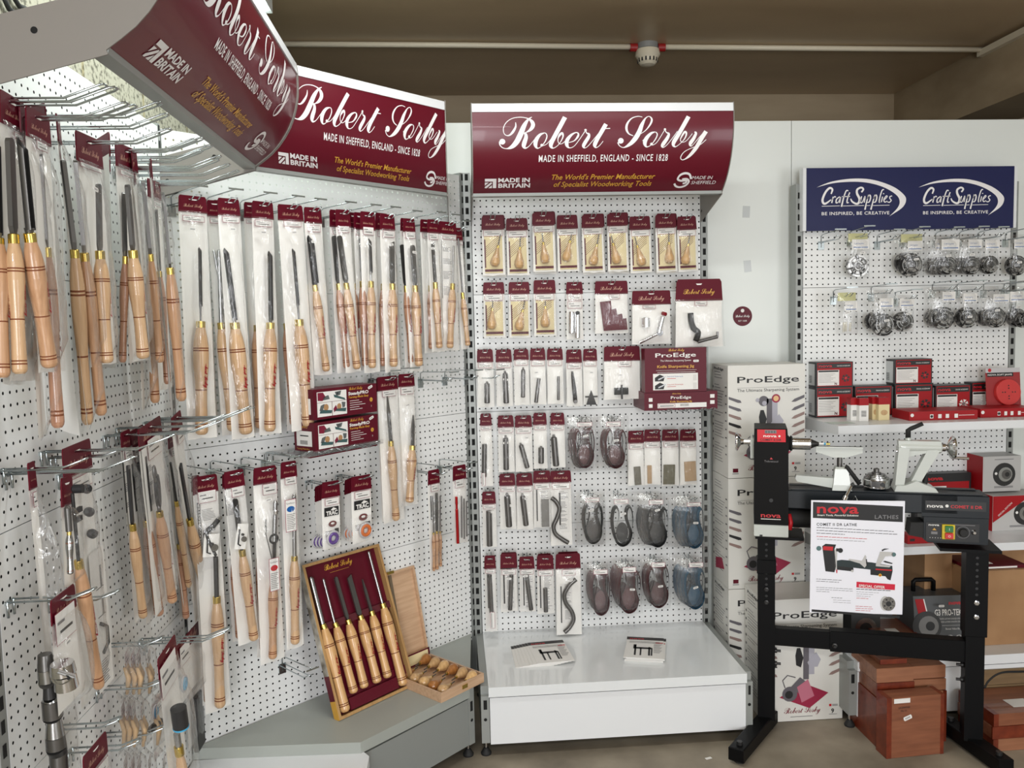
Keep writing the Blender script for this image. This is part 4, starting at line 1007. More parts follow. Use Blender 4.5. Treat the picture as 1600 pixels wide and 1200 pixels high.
bl((437.6, 463.6, 721, 747), (459, 772), (460, 869), (461, 1006), 7, 18, 'bagged round-bar tool with a white tag bearing a blue oval', 1014, 'rod', lab=(444, 462, 746, 755), seed=46, wood_m=ash, fer_len=7, bl_m=steel_l, extra=info_tag(445, 464, 782, 828.5, blue))
flush_hooks('lower row of the corner bay')
wp, d = perp_to_wall(B, B.P(440, 1032, 0.0)); hook(B, wp, 0.19, 'tee', 'empty zinc hook low on the corner bay beside the presentation box')

# abrasive bobbin packs
violet = mat('violet_plastic', s(90, 50, 140), 0.4); orange = mat('orange_plastic', s(214, 110, 40), 0.4); clearp = mat('frosted_clear_plastic', s(190, 188, 190), 0.25)
def ring_part(t, c, r, mt, name='accessory_ring'):
    m = MB(); 
    for (R_, rr, mm) in ((r, r * .16, clearp), (r * .66, r * .26, mt)):
        P = [(c.x + R_ * math.cos(i * math.pi / 12), c.y, c.z + R_ * math.sin(i * math.pi / 12)) for i in range(25)]; m.tube(P, rr, mm, 8)
    m.build(name, t)
def trac_pack(card, botc, ringc, rr, off, label, mt, full, group=None, seed=0):
    x0, x1, yt, yb = card; M_, n, O = plane_frame(B, off, (x0 + x1) / 2, yt, 0, botc)
    g = lambda px, py, lf=0.0: loc_on(M_, n, O, px, py, lf)
    w = abs(g(x1, yt).x - g(x0, yt).x); h = -g((x0 + x1) / 2, yb).z; zb = g(*botc).z
    t = thing('accessory_pack', label, 'accessory pack', matrix=M_, group=group)
    backing_part(t, w * .96, -h * .9, zb, seed, 1.0); card_part(t, w, h); H = -zb - h
    label_part(t, -w * .36, w * .40, -h - H * .15, -h - H * .01)
    m = MB(); m.quad(-w * .38, w * .40, -h - H * .36, -h - H * .19, -0.001, ink); m.text('TRAC', w * .02, -h - H * .34, H * .11, paper, y=-.0015, align='C', width=w * .62, bold=.04)
    m.prism([(-w * .05, -h - H * .25), (w * .1, -h - H * .20), (w * .3, -h - H * .24), (w * .1, -h - H * .26)], -.0016, -.0014, paper)
    if mt is violet or mt is orange: m.disc(w * .05, -h - H * .52, w * .22, -.001, mat('pictured_ring', s(110, 60, 60), .5), rz=w * .14); m.disc(w * .05, -h - H * .51, w * .10, -.0014, paper, rz=w * .05)
    for i in range(4): m.quad(-w * .35, w * (.1 + .1 * (i % 2)), -h - H * (.66 + i * .03), -h - H * (.65 + i * .03), -.001, greyink)
    m.quad(w * .15, w * .38, -h - H * .72, -h - H * .62, -.001, ink)
    m.build('printed_front', t)
    c = g(ringc[0], ringc[1], 0.008); ring_part(t, c, rr * (isect(ringc[0] + 1, ringc[1], O, n) - isect(ringc[0], ringc[1], O, n)).length * 0.85, mt)
    bag_part(t, w * .98, -h - H * .5, zb, .012, seed)
    PACK_HOOKS.append((B, M_ @ Vector((0, 0, -h * .25)), 0.2, 'long', label, full))
for i in range(4):
    trac_pack((491 + i * 3, 517 + i * 3, 758 - i * 1.2, 782 - i), (508 + i * 3, 852 + i), (497 + i * 5, 846), 9.5, 0.07 + i * .014, 'white accessory pack queued behind the front pack with the violet ring', violet, False, 'white packs with violet rings', seed=50 + i)
trac_pack((502, 531, 752, 777), (519, 857), (521, 841), 10.5, 0.135, 'white accessory pack with black TRAC band and a violet ring, front of its row', violet, True, seed=55)
for i in range(4):
    trac_pack((538 + i * 2.6, 566 + i * 2.6, 748 - i * 1.3, 771 - i), (553 + i * 3, 842 + i), (546 + i * 5, 833), 9.5, 0.07 + i * .014, 'white accessory pack queued behind the front pack with the orange ring', orange, False, 'white packs with orange rings', seed=60 + i)
trac_pack((548, 580, 743, 766), (567, 847), (571.5, 828.5), 10.5, 0.135, 'white accessory pack with black TRAC band and an orange ring, front of its row', orange, True, seed=65)
flush_hooks('above the presentation box')
# set of three small tools, set with the red holder
def three(t, g, k, M_, n, O):
    for (bx, by, fx, fy, ex, ey) in ((676, 775, 677.5, 832, 678, 892), (688, 775, 687.5, 830, 688.5, 885)):
        a, b, e = g(bx, by, .012), g(fx, fy, .012), g(ex, ey, .012); m = MB(); m.cyl(a, b, .0028, steel, 8); m.build('blade', t)
        d = (e - b).normalized(); ferrule_part(t, b, b + d * .008, .005); handle_part(t, b + d * .008, e, 3.0 * k, ash2, False, 10)
bl((668, 686.5, 734, 757), (682, 770), (682.5, 830), (683, 890), 4, 7, 'bagged set of three small turning tools hanging low by the uprights', 893, 'flat', lab=(672, 684, 757, 766), off=0.12, seed=70, wood_m=ash2, fer_len=4, extra=three, strip=(672, 675, 775, 812), logo=False, lift=.012, hk='tee')
def redset(t, g, k, M_, n, O):
    m = MB()
    for x in (721, 725, 729): m.cyl(g(x, 775 + (x - 721), .012), g(x + .5, 838 + (x % 3) * 2, .012), .0030, steel, 8)
    m.build('tool_bit', t)
    m = MB(); rd = mat('red_anodised_metal', s(170, 20, 24), .25, .6); a, b = g(713, 776, .012), g(715.5, 849, .012); m.lathe([(0, .004), (.002, .0055), (.03, .0055), (.032, .0045), (.05, .0045), (.052, .006), ((b - a).length, .006)], rd, a, b, 10); m.build('red_holder', t)
def plain_pack(bay, off, card, bagbot, label, extra=None, seed=0, lab=None, stick=None, group=None, tw=0, hookL=0.14, hk='short', front=True, name='accessory_pack', cat='accessory pack', card_m=None, bag=True, down=None, pr=None, bg=None, cf=0.006, depth=.02, second=None):
    x0, x1, yt, yb = card; cx = (x0 + x1) / 2
    M_, n, O = plane_frame(bay, off, cx, yt, tw, down or None)
    g = lambda px, py, lf=0.0: loc_on(M_, n, O, px, py, lf)
    w = abs(g(x1, yt).x - g(x0, yt).x); h = -g(cx, yb).z; zb = g(cx if not down else down[0], bagbot).z
    k = (isect(cx + .5, yt, O, (CAM - O).normalized()) - isect(cx - .5, yt, O, (CAM - O).normalized())).length
    t = thing(name, label, cat, matrix=M_, group=group)
    backing_part(t, w * .97, -h * .9, zb, seed, 1.04, bg)
    card_part(t, w, h, chamfer=cf, mt=card_m, pr=pr)
    if lab: a = g(lab[0], lab[2]); b = g(lab[1], lab[3]); label_part(t, a.x, b.x, b.z, a.z)
    else: label_part(t, -w * .42, w * .42, -h - min(.026, w * .34), -h - .001)
    if second: label_part(t, -w * .42, w * .42, -h - .058, -h - .030)
    if extra: extra(t, g, k, w, zb)
    if stick: q = g(stick[0], stick[1], depth); sticker_part(t, q.x, q.z, y=-depth - .002, rot=random.Random(seed).uniform(-.1, .2), w=.02, h=.009)
    if bag: bag_part(t, w * 1.02, -h * .92, zb, depth, seed, 1.08)
    PACK_HOOKS.append((bay, M_ @ Vector((0, 0, -h * .26)), hookL, hk, label, front)); return t
plain_pack(B, 0.12, (707, 728, 727, 750), 850, 'bagged red metal tool holder with grey bits, beside the uprights', lambda t, g, k, w, zb: redset(t, g, k, None, None, None), lab=(710, 724, 750, 760), seed=71, hookL=.2, hk='tee')
flush_hooks('right end of the corner bay')
# ------------------------------------------------------------------ left wall bay, upper row
def at_(*a, **k):
    k.setdefault('hk', 'long'); k.setdefault('hookL', 0.27); k.setdefault('lift', 0.024)
    a = list(a); a[5] *= 1.18; return tool_pack(A, k.pop('off', 0.09), *a, **k)
at_((2, 30, 150, 200), (-6, 215), (-2, 372), (4, 590), 12, 24, 'bagged large tool cut off by the left edge of the photo, long pale handle', 600, seed=80, off=0.07, front=False, wood_m=ash2)
at_((6, 31, 150, 200), (15, 215), (21, 366), (31, 584), 17, 25, 'bagged heavy scraper, first whole pack from the left on the left wall', 596, 'scraper', lab=(18, 32, 205, 222), stick=(32, 248), seed=81, fer_len=15, wood_m=ash, minw=0.085)
at_((52, 72, 180, 226), (60, 240), (71, 387), (92, 668), 14, 22, 'bagged long brown-handled scraper hanging low behind the second pack on the left wall', 676, 'scraper', seed=82, off=0.08, front=False, fer_len=15, wood_m=ash3, minw=0.09, spin=18)
at_((47, 70, 174, 220), (31, 212), (46, 364), (78, 574), 18, 27, 'bagged big fluted gouge with glossy blade, second pack from the left on the left wall', 582, 'gouge', lab=(53, 71, 218, 240), seed=83, off=0.11, fer_len=14, wood_m=ash2, minw=0.09, bl_m=steel)
at_((85, 103, 172, 214), (97, 250), (108, 390), (145, 662), 9, 20, 'bagged long tool seen edge-on, broad white backing on its left, left wall', 668, 'scraper', seed=84, off=0.07, fer_len=13, wood_m=ash, minw=0.10, spin=44, logo=False)
at_((108, 124, 190, 230), (116, 250), (128, 395), (162, 648), 10, 20, 'bagged long tool with grained handle beside the edge-on white-backed one', 655, 'scraper', seed=85, off=0.08, fer_len=13, wood_m=ash2, minw=0.08, spin=20, logo=False)
at_((118, 158, 212, 257), (154, 287), (156, 392), (167, 567), 10, 22, 'bagged round-nose scraper under a clearly readable maroon card, centre of the left wall', 572, 'scraper', lab=(122, 155, 252, 271), stick=(150, 296), seed=86, off=0.10, fer_len=13, wood_m=ash)
at_((186, 196, 226, 262), (184, 300), (187, 400), (200, 566), 6, 12, 'bagged tool seen edge-on with wrinkled white backing between two scrapers, left wall', 576, 'scraper', seed=87, off=0.08, front=True, fer_len=12, wood_m=ash3, minw=0.10, spin=42, logo=False)
at_((222, 240, 262, 296), (222, 306), (229, 432), (246, 629), 6, 15, 'bagged longer tool whose handle hangs below its neighbours on the left wall', 636, 'scraper', seed=88, off=0.06, front=False, fer_len=10, wood_m=ash2, minw=0.08, spin=15, logo=False)
at_((180, 213, 228, 264), (199, 288), (207.5, 391), (224, 560), 11, 21, 'bagged scraper with shiny red-lettered handle, right of the edge-on packs, left wall', 566, 'scraper', lab=(185, 211, 264, 281), seed=89, off=0.11, fer_len=12, wood_m=ash)
at_((212, 228, 238, 272), (225, 282), (234, 397), (251, 566), 8, 14, 'bagged slim scraper seen at an angle, third from the corner on the left wall', 574, 'scraper', seed=90, off=0.10, fer_len=11, wood_m=ash2, minw=0.08, spin=26, logo=True)
at_((230, 250, 282, 310), (243, 327), (249, 424), (262, 600), 9, 12, 'bagged dark-bladed tool tucked behind the last pack before the corner, left wall', 610, 'skew', lab=(238, 249, 313, 325), seed=91, off=0.07, fer_len=9, wood_m=ash3, bl_m=steel_d, logo=False)
at_((246, 258, 254, 284), (256, 300), (264.5, 418), (285, 626), 9, 17, 'bagged long skew with sticker on its blade, last pack before the corner, left wall', 632, 'skew', stick=(262, 326), seed=92, off=0.12, fer_len=10.5, wood_m=ash2, minw=0.085, spin=22, logo=False)
flush_hooks('upper row on the left wall')
ex = [(170, 133), (208, 165), (318, 236), (339, 250), (357, 258), (373, 268)]
nm = ['nearest the overhead sign', 'second below the overhead sign', 'third, reaching over the corner shelf', 'fourth, reaching over the corner shelf', 'fifth, reaching over the corner shelf', 'closest to the corner']
for k, (px, py) in enumerate(ex):
    # tips stand 0.25 m out at the row height
    z = 2.025; P_ = isect(px, py, (0, 0, z), (0, 0, 1)); L = P_.x - XA
    hook(A, Vector((XA, P_.y, 2.0)), min(0.3, max(0.15, L)), 'long', 'long zinc hook on the upper left wall, ' + nm[k])

# ------------------------------------------------------------------ left wall bay, middle row
def am(*a, **k):
    k.setdefault('hk', 'long'); k.setdefault('hookL', 0.27)
    return tool_pack(A, k.pop('off', 0.05), *a, **k)
am((262, 272, 672, 700), (272, 760), (280, 850), (291, 966), 5, 14, 'bagged tool hanging low behind others, only its brown handle end showing, left wall', 972, 'rod', seed=93, off=0.02, front=False, wood_m=ash3, fer_len=8, minw=0.06, logo=False)
am((188, 203, 673, 703), (200, 727), (207, 819), (224, 965), 8, 18, 'bagged narrow scraper with creamy handle, leftmost of the middle left row', 975, 'flat', lab=(192, 205, 704, 714), strip=(192, 197, 720, 802), seed=94, fer_len=11, wood_m=ash, minw=0.06, bl_m=steel_d, logo=False)
am((201, 224, 669, 703), (217, 722), (228.5, 813), (249, 961), 9, 20, 'bagged scraper with warm brown handle, second in the middle left row', 972, 'scraper', lab=(207, 224, 700, 714), strip=(207, 212, 724, 800), stick=(224, 747), seed=95, fer_len=11, wood_m=ash3, bl_m=steel_d)
am((252, 263, 652, 680), (265, 722), (275, 783), (296, 917), 4, 12, 'bagged slim tool with very pale handle behind the hook-tool pack', 926, 'rod', seed=96, off=0.04, front=True, wood_m=ash, fer_len=9, minw=0.05, bl_m=steel_d, logo=False, spin=15)
am((214, 252, 660, 694), (243, 727), (249, 799), (270, 941), 13, 20, 'bagged hook tool with black oval cutter over a printed slip, middle left row', 950, 'hooktool', lab=(227, 250, 689, 705), strip=(229, 235, 712, 800), seed=97, off=0.08, fer_len=9, wood_m=ash2, minw=0.08)
am((266, 283, 647, 675), (281.6, 725), (296, 811), (328, 960), 9, 20, 'bagged scraper with long red-lettered handle, last of the middle left row', 972, 'skew', lab=(274, 286, 673, 686), seed=98, off=0.06, fer_len=11, wood_m=ash, bl_m=steel_d, minw=0.07)
flush_hooks('middle row on the left wall')
for k, (b_, tp) in enumerate([((10, 740), (212, 703)), ((80, 715), (195, 688)), ((92, 742), (160, 738)), ((225, 660), (372, 645)), ((250, 655), (395, 636)), ((30, 742), (120, 740))][:5]):
    P_ = A.P(*b_); q = isect(tp[0], tp[1], P_, (0, 1, 0)); hook(A, P_, min(.3, max(.1, q.x - XA)), 'long', 'zinc hook reaching right from the left wall, ' + ['nearest the camera at mid height', 'second nearest the camera at mid height', 'a shorter one just under the nearest', 'crossing in front of the pale gouge handles', 'topmost of those crossing the gouge handles'][k])

# hex-shank tool with rollers (big bag), left wall
wheel = mat('dark_knurled_wheel', s(52, 52, 54), 0.45, 0.6)
def rollers(t, g, k, M_, n, O):
    for (x, y) in ((133, 763), (137, 799), (142, 833)):
        c = g(x, y, .006); m = MB(); r = 8.5 * k
        m.lathe([(0, r * .9), (.004, r), (.012, r), (.016, r * .5), (.018, r * .45)], wheel, c, c + Vector((-.72, -.70, 0)), 18); m.build('spare_wheel', t)
    m = MB(); c = g(113, 764, .03); m.lathe([(0, .006), (.003, .009), (.02, .009)], wheel, c, c + Vector((0, -1, 0)), 12); m.build('cutting_wheel', t)
    for y in (798, 812):
        c = g(119, y, .03); m = MB(); m.box(c.x - .004, c.x + .022, c.y - .003, c.y + .003, c.z - .006, c.z + .004, steel_d); m.build('clamp', t)
    m = MB(); a = g(138, 868, .004); b = g(178, 1060, .004); m.quad(a.x, b.x, b.z, a.z, -.004, paper); w = b.x - a.x; h = a.z - b.z
    m.quad(a.x + w * .04, a.x + w * .2, b.z + h * .03, b.z + h * .28, -.0045, ink)
    for (u0, u1, v0, v1) in ((.3, .8, .72, .88), (.3, .8, .52, .66)): 
        m.quad(a.x + w * u0, a.x + w * u1, b.z + h * v0, b.z + h * v0 + .002, -.0045, ink); m.quad(a.x + w * (u0 + .3), a.x + w * (u0 + .42), b.z + h * v0, b.z + h * v1, -.0045, steel_d)
    m.tube([(a.x + w * .35, -.006, b.z + h * .48), (a.x + w * .75, -.006, b.z + h * .42), (a.x + w * .75, -.006, b.z + h * .3), (a.x + w * .4, -.006, b.z + h * .26)], .004, steel_d, 6)
    for i in range(10): m.quad(a.x + w * .3, a.x + w * (.75 - .05 * (i % 3)), b.z + h * (.04 + i * .018), b.z + h * (.047 + i * .018), -.0045, greyink)
    m.build('instruction_slip', t)
am((96, 142, 693, 742), (113, 770), (122.5, 875), (155, 1075), 6, 24, 'bagged texturing tool with three spare dark wheels on its backing, left wall', 1095, 'rod', seed=100, off=0.07, fer_len=14, wood_m=ash2, extra=rollers, bl_m=steel_d, cat='texturing tool', lift=0.03)
flush_hooks('holding the texturing tool on the left wall')

def tube_thing(t, g, pts, mt, lift, seg=14, name='adaptor'):
    """lathe-like body through photo pixels (x, y, width px) on the pack plane"""
    m = MB(); 
    for i in range(len(pts) - 1):
        a = g(pts[i][0], pts[i][1], lift); b = g(pts[i + 1][0], pts[i + 1][1], lift)
        m.lathe([(0, pts[i][2]), ((b - a).length, pts[i + 1][2])], pts[i][3] if len(pts[i]) > 3 else mt, a, b, seg)
    return m.build(name, t)
def ap(card, bagbot, label, extra, seed, off=0.05, **k):
    return plain_pack(A, off, card, bagbot, label, extra, seed, hk='long', hookL=k.pop('hookL', .16), **k)
ap((42, 54, 722, 766), 1300, 'very tall bag with jointed steel shaft, nearest the camera on the left wall',
   lambda t, g, k, w, zb: tube_thing(t, g, [(70, 1022, .012, steel), (72, 1045, .015, steel_l), (74, 1064, .016), (76, 1066, .009, steel_d), (78, 1090, .012, steel_l), (80, 1094, .017), (83, 1120, .018, steel_d), (84, 1124, .013, steel_l), (86, 1150, .017), (88, 1168, .018, steel_d), (91, 1176, .016), (97, 1290, .016)], steel, .02, name='jointed_shaft'), 101, off=0.06, lab=(47, 56, 770, 790), down=(95, 1200), depth=.035)
ap((77, 118, 925, 965), 1098, 'small bag holding a chrome coupling with cross pin, lower left wall',
   lambda t, g, k, w, zb: (tube_thing(t, g, [(97, 1036, .020, chrome), (99, 1052, .022), (101, 1054, .019, chrome), (104, 1074, .021)], chrome, .02, name='coupling'), tube_thing(t, g, [(88, 1048, .004), (113, 1056, .005)], chrome, .04, name='cross_pin'), tube_thing(t, g, [(107, 1059, .003, ink), (107.5, 1060.5, .003)], ink, .043, name='grub_screw')), 102, off=0.10, lab=(81, 116, 962, 984), down=(112, 1098), depth=.04, stick=(105, 1003))
am((95, 112, 745, 790), (105, 790), (108, 830), (110, 897), 11, 13, 'slim bag with stubby brushed-metal handle in front of the texturing tool', 916, 'rod', seed=103, off=0.09, wood_m=steel_l, logo=False, minw=.05, fer_len=6, front=False, lift=.02)
flush_hooks('lower left wall')
PACK_HOOKS.clear()
# beech insert sets hanging low near the corner: bags with curved wooden inserts
tanins = mat('tan_wood_insert', s(196, 164, 124), .5)
def inserts(nsp, w, h):
    def f(t, g, k, w_, zb):
        for i in range(nsp):
            x = -w_ * .25 + w_ * .5 * i / max(1, nsp - 1); m = MB()
            m.tube([(x, -.012, -.035), (x - .004, -.02, -.06), (x, -.014, -.1)], [.004, .0062, .0034], tanins, 8); m.build('wooden_insert', t)
    return f
rows = [(1018, [(186, 1), (196, 1), (205, 1), (221, 1)]), (1100, [(180, 0), (188, 0), (197, 0), (211, 0), (234, 0)]), (1185, [(184, 0), (196, 0), (206, 0), (222, 0), (245, 0)])]
for ri, (y, its) in enumerate(rows):
    for i, (x, _) in enumerate(its):
        M_, n, O = plane_frame(A, 0.10 - 0.012 * (len(its) - i), x, y, 12)
        t = thing('insert_pack', 'small clear bag of tan wooden inserts, ' + ['first', 'second', 'third', 'fourth', 'rightmost'][i] + ' in the ' + ['top', 'middle', 'bottom'][ri] + ' row at lower left', 'insert pack', matrix=M_)
        label_part(t, -.022, .022, -.034, -.002, y=-.016); inserts(2, 0, 0)(t, None, None, .05, None); bag_part(t, .055, .02, -.115, .03, 300 + ri * 9 + i, mt=film2)
for k, (bx, by, tx_, ty_, lb) in enumerate([(175, 1008, 257, 1007, 'over the top row of wooden insert bags'), (165, 1075, 259, 1067, 'over the middle row of wooden insert bags'), (104, 1136, 190, 1137, 'empty, low on the left wall'), (172, 1148, 262, 1147, 'over the bottom row of wooden insert bags'), (122, 1172, 216, 1172, 'holding the maroon card at the bottom edge'), (85, 938, 190, 928, 'in front of the chrome coupling bag'), (230, 1000, 362, 976, 'above the blue-rimmed mug-shaped tool bag'), (236, 1004, 352, 988, 'just under the other hook above the maroon cards')]):
    P_ = A.P(bx, by, 0.02); P_.x = XA; q = isect(tx_, ty_, P_, (0, 1, 0)); hook(A, P_, min(.32, max(.1, q.x - XA)), 'long', 'zinc display hook ' + lb)
# black cup tools with blue rim
cyan = mat('pale_blue_ring', s(70, 160, 200), .4)
def cuptool(cx, cy, r, ex, ey):
    def f(t, g, k, w, zb):
        c = g(cx, cy, .02); e = g(ex, ey, .02); d = (e - c).normalized()
        m = MB(); m.lathe([(0, r * k), (.05, r * k)], steel_d, c + Vector((0, -.012, 0)) - d * .02, c + Vector((0, -.012, 0)) + d, 22); m.lathe([(.05, r * k * 1.02), (.054, r * k * 1.02)], cyan, c + Vector((0, -.012, 0)) - d * .02, c + Vector((0, -.012, 0)) + d, 22); m.build('cup_cutter', t)
        a = c + d * .05; m = MB(); m.cyl(a, c + d * .085, .008, steel_l, 10); m.build('shank', t); ferrule_part(t, c + d * .085, c + d * .11, .011)
        handle_part(t, c + d * .11, e, 9.5 * k, ash, False)
    return f
ap((244, 276, 1010, 1046), 1330, 'tall bag with black blue-rimmed cup cutter and ash handle, bottom left', cuptool(272, 1118, 13, 300, 1310), 110, off=0.16, lab=(246, 275, 1047, 1056), down=(290, 1300), depth=.045)
ap((272, 314, 990, 1012), 1090, 'wide bag with pale blue half ring behind the tall cup-cutter bag', 
   lambda t, g, k, w, zb: (lambda c: (ring_part(t, c, 12 * k, cyan, 'blue_ring')))(g(288, 1068, .02)), 111, off=0.05, lab=(278, 295, 1014, 1026), depth=.035)
ap((236, 262, 1078, 1090), 1180, 'bag with dark clamp and blue rim half hidden below the insert packs',
   lambda t, g, k, w, zb: (ring_part(t, g(243, 1112, .02), 10 * k, cyan, 'blue_ring'), tube_thing(t, g, [(235, 1140, .008, steel_d), (250, 1128, .010)], steel_d, .02)), 112, off=0.08, card_m=film, bag=True)
ap((290, 312, 1060, 1068), 1166, 'bag with black rubber paddle standing against the corner panel', lambda t, g, k, w, zb: (lambda m, a, b: (m.box(a.x, b.x, -.02, -.006, b.z, a.z, steel_d, bev=.003), m.build('black_paddle', t)))(MB(), g(296, 1092, 0), g(311, 1160, 0)), 113, off=0.03, card_m=backing)
ap((128, 168, 1162, 1200), 1330, 'maroon card at the bottom left edge of the photo', None, 114, off=0.12, bag=True)
PACK_HOOKS.clear()
# ------------------------------------------------------------------ middle bay
cream_ins = mat('cream_insert_paper', s(222, 206, 160), .55)
palmw = wood('palm_handle_wood', s(204, 168, 122), s(180, 142, 96), 120, (1, 1, .2))
ROWN = 'first second third fourth fifth sixth seventh eighth ninth tenth'.split()
def palm(tx, ty, hx, hy, seed):
    """small carving tool with a mushroom handle over a cream printed insert"""
    def f(t, g, k, w, zb):
        hcz = -0.052; m = MB(); m.quad(-w * .40, w * .40, zb + .008, hcz - .026, -.0008, cream_ins)
        m.quad(-w * .40, w * .40, zb + .014, zb + .024, -.0011, maroon_box)
        for i in range(6):
            z = zb + .12 + i * .008; m.add([(-w * .36, -.0012, z - .05), (w * .30, -.0012, z), (w * .30, -.0012, z + .0022), (-w * .36, -.0012, z - .0478)], [(0, 1, 2, 3)], maroon_box)
        m.quad(-w * .40, -w * .34, zb + .03, hcz - .04, -.0011, maroon_box); m.build('printed_insert', t)
        a = g(tx, ty, .016); h = g(hx, hy, .016); d = (a - h).normalized(); L = (a - h).length
        m = MB(); P = [(0, .008), (.004, .015), (.014, .0195), (.028, .019), (.044, .0135), (.060, .0090), (.072, .0068), (.076, .005)]
        m.lathe(P, palmw, h - d * .012, h + d, 16); m.build('mushroom_handle', t)
        ferrule_part(t, h + d * .062, h + d * .074, .0052)
        m = MB(); m.cyl(h + d * .07, a, .0022, steel, 8); m.build('blade', t)
    return f
def cp(card, bb, label, extra=None, seed=0, off=.09, **k):
    return plain_pack(C, off, card, bb, label, extra, seed, **k)
r1 = [((751.5, 787, 338, 359), 430, (782, 366), (773, 412)), ((790, 824.5, 341, 360), 430, (813, 370), (811, 415)), ((830.5, 866, 332.5, 352.5), 425, (847, 364), (852, 407)),
      ((869, 902.5, 336, 357.5), 424, (893, 366), (885, 404)), ((908, 942.5, 336, 356), 425.5, (936, 366), (927, 410)), ((947.5, 980, 334, 353), 424, (955, 368), (964, 408)),
      ((982.5, 1016, 338, 359), 426, (992, 370), (1003, 411)), ((1023, 1056, 335.5, 356), 425, (1045, 364), (1046, 407)), ((1057, 1088, 338, 359), 424, (1078, 366), (1071, 409))]
for i in (0, 2, 4, 5, 7):   # packs behind the front ones
    c_, bb, a, h = r1[i]; cp((c_[0] + 1 + (i % 3), c_[1] + 2, c_[2] - 2, c_[3] - 2), bb + 3, 'bagged mushroom-handled carving tool hanging directly behind another, middle bay top row', palm(a[0], a[1], h[0], h[1], i), 400 + i, off=.06, front=False, group='second palm tool packs in the top row')
for i, (c_, bb, a, h) in enumerate(r1):
    cp(c_, bb, 'bagged mushroom-handled carving tool, ' + ROWN[i] + ' from the left, middle bay top row', palm(a[0], a[1], h[0], h[1], i), 410 + i, down=((c_[0] + c_[1]) / 2 + 3, bb), depth=.03)
flush_hooks('top row of the middle bay')
r2 = [((754, 788, 441, 459.5), 527.5, (770, 470), (768, 510)), ((794, 827.5, 440.5, 459.5), 527.5, (820, 470), (811, 512)), ((833, 868, 437.5, 459), 525, (852, 470), (852, 507))]
for i, (c_, bb, a, h) in enumerate(r2):
    cp(c_, bb, 'bagged mushroom-handled carving tool, ' + ROWN[i] + ' of three in the middle bay second row', palm(a[0], a[1], h[0], h[1], i), 420 + i, depth=.03)
def rods(lst, mt=None, name='steel_insert'):
    """lst of (x0,y0,x1,y1,width px[,tip])"""
    def f(t, g, k, w, zb):
        for r in lst:
            a = g(r[0], r[1], .012); b = g(r[2], r[3], .012); R_ = r[4] * k / 2; L = (b - a).length; m = MB(); mm = mt or steel
            if len(r) > 5: m.lathe([(0, R_ * .35), (L * .06, R_ * .45), (L * .09, R_ * .9), (L * .14, R_), (L - .003, R_), (L, R_ * .85)], mm, a, b, 14)
            else: m.lathe([(0, R_ * .9), (.002, R_), (L - .002, R_), (L, R_ * .9)], mm, a, b, 14)
            m.build(name, t)
    return f
def socket_small(t, g, k, w, zb):
    rods([(893, 487, 892.5, 521, 8), (902, 487, 902, 528, 9)], chrome, 'chrome_socket')(t, g, k, w, zb)
    q = g(902, 489, .02); m = MB(); m.lathe([(0, .008), (.01, .008)], steel_d, q, q + Vector((0, -1, 0)), 12); m.build('black_grip', t)
cp((884, 910.5, 440.5, 459.5), 530.5, 'narrow bag with two chrome sockets beside the maroon stair-shaped gauge', socket_small, 424, second=True)
def gauge(t, g, k, w, zb):
    P = [(937, 472), (954, 470), (955, 484), (962, 482), (964, 492), (971, 490), (973, 498), (978, 497), (980, 515), (943, 517)]
    m = MB(); m.prism([(g(x, y).x, g(x, y).z) for x, y in P], -.008, -.004, maroon_box); m.build('stepped_gauge', t)
cp((929, 981, 439, 459.5), 521, 'wide bag with a maroon stair-stepped gauge', gauge, 425, lab=(951, 968, 460, 467))
def sockets(t, g, k, w, zb):
    a = g(1009, 504, .015); m = MB(); m.lathe([(0, 7 * k), (14 * k, 7 * k)], chrome, a + Vector((0, 0, .018)), a + Vector((0, 0, -1)), 18); m.lathe([(0, 4 * k), (.001, 4 * k)], steel_d, a + Vector((0, 0, .019)), a + Vector((0, 0, 1)), 18); m.build('large_socket', t)
    m = MB(); b, c = g(999, 536, .015), g(1031, 520, .015); m.cyl(b, c, .006, chrome, 12); m.build('chrome_bar', t)
    m = MB(); b, c = g(1029, 520, .02), g(1035, 495, .02); m.cyl(b, c, .010, chrome, 14); m.lathe([(0, .013), (.012, .013)], chrome, g(1030, 520, .012), g(1030, 520, .012) + Vector((0, -1, 0)), 16); m.build('knuckle', t)
    m = MB(); q = g(1037, 493, .02); m.lathe([(0, .010), (.008, .013), (.014, .010)], mat('red_knob', s(130, 14, 30), .4), q, q + Vector((.3, 0, 1)), 8); m.build('red_knob', t)
cp((987, 1048, 454, 476), 537.5, 'wide bag with chrome socket, bar and red-knobbed knuckle', sockets, 426, off=.12, lab=(1004, 1024, 477, 482), depth=.035)
def bent(t, g, k, w, zb):
    P = smooth_path([tuple(g(*q, .02)) for q in ((1079, 489), (1080, 502), (1084, 513), (1091, 520), (1087, 533))], 4); m = MB(); m.tube(P, [.012] * len(P), black, 10); m.build('curved_post', t)
    m = MB(); a, b = g(1090, 534, .02), g(1121, 526, .02); m.cyl(a, b, .0075, steel, 10); m.box(b.x - .004, b.x + .004, b.y - .005, b.y + .005, b.z - .003, b.z + .02, steel); m.build('rest_arm', t)
cp((1060, 1095, 437, 470), 538, 'maroon-topped bag mostly hidden behind the bag with the black bent rest', None, 427, off=.10, front=False)
cp((1055, 1129, 436, 470), 542, 'largest bag in the second row, holding a black bent tool rest', bent, 428, off=.15, lab=(1085, 1104, 470, 477), depth=.035, cf=.012, pr=gold)
flush_hooks('second row of the middle bay')
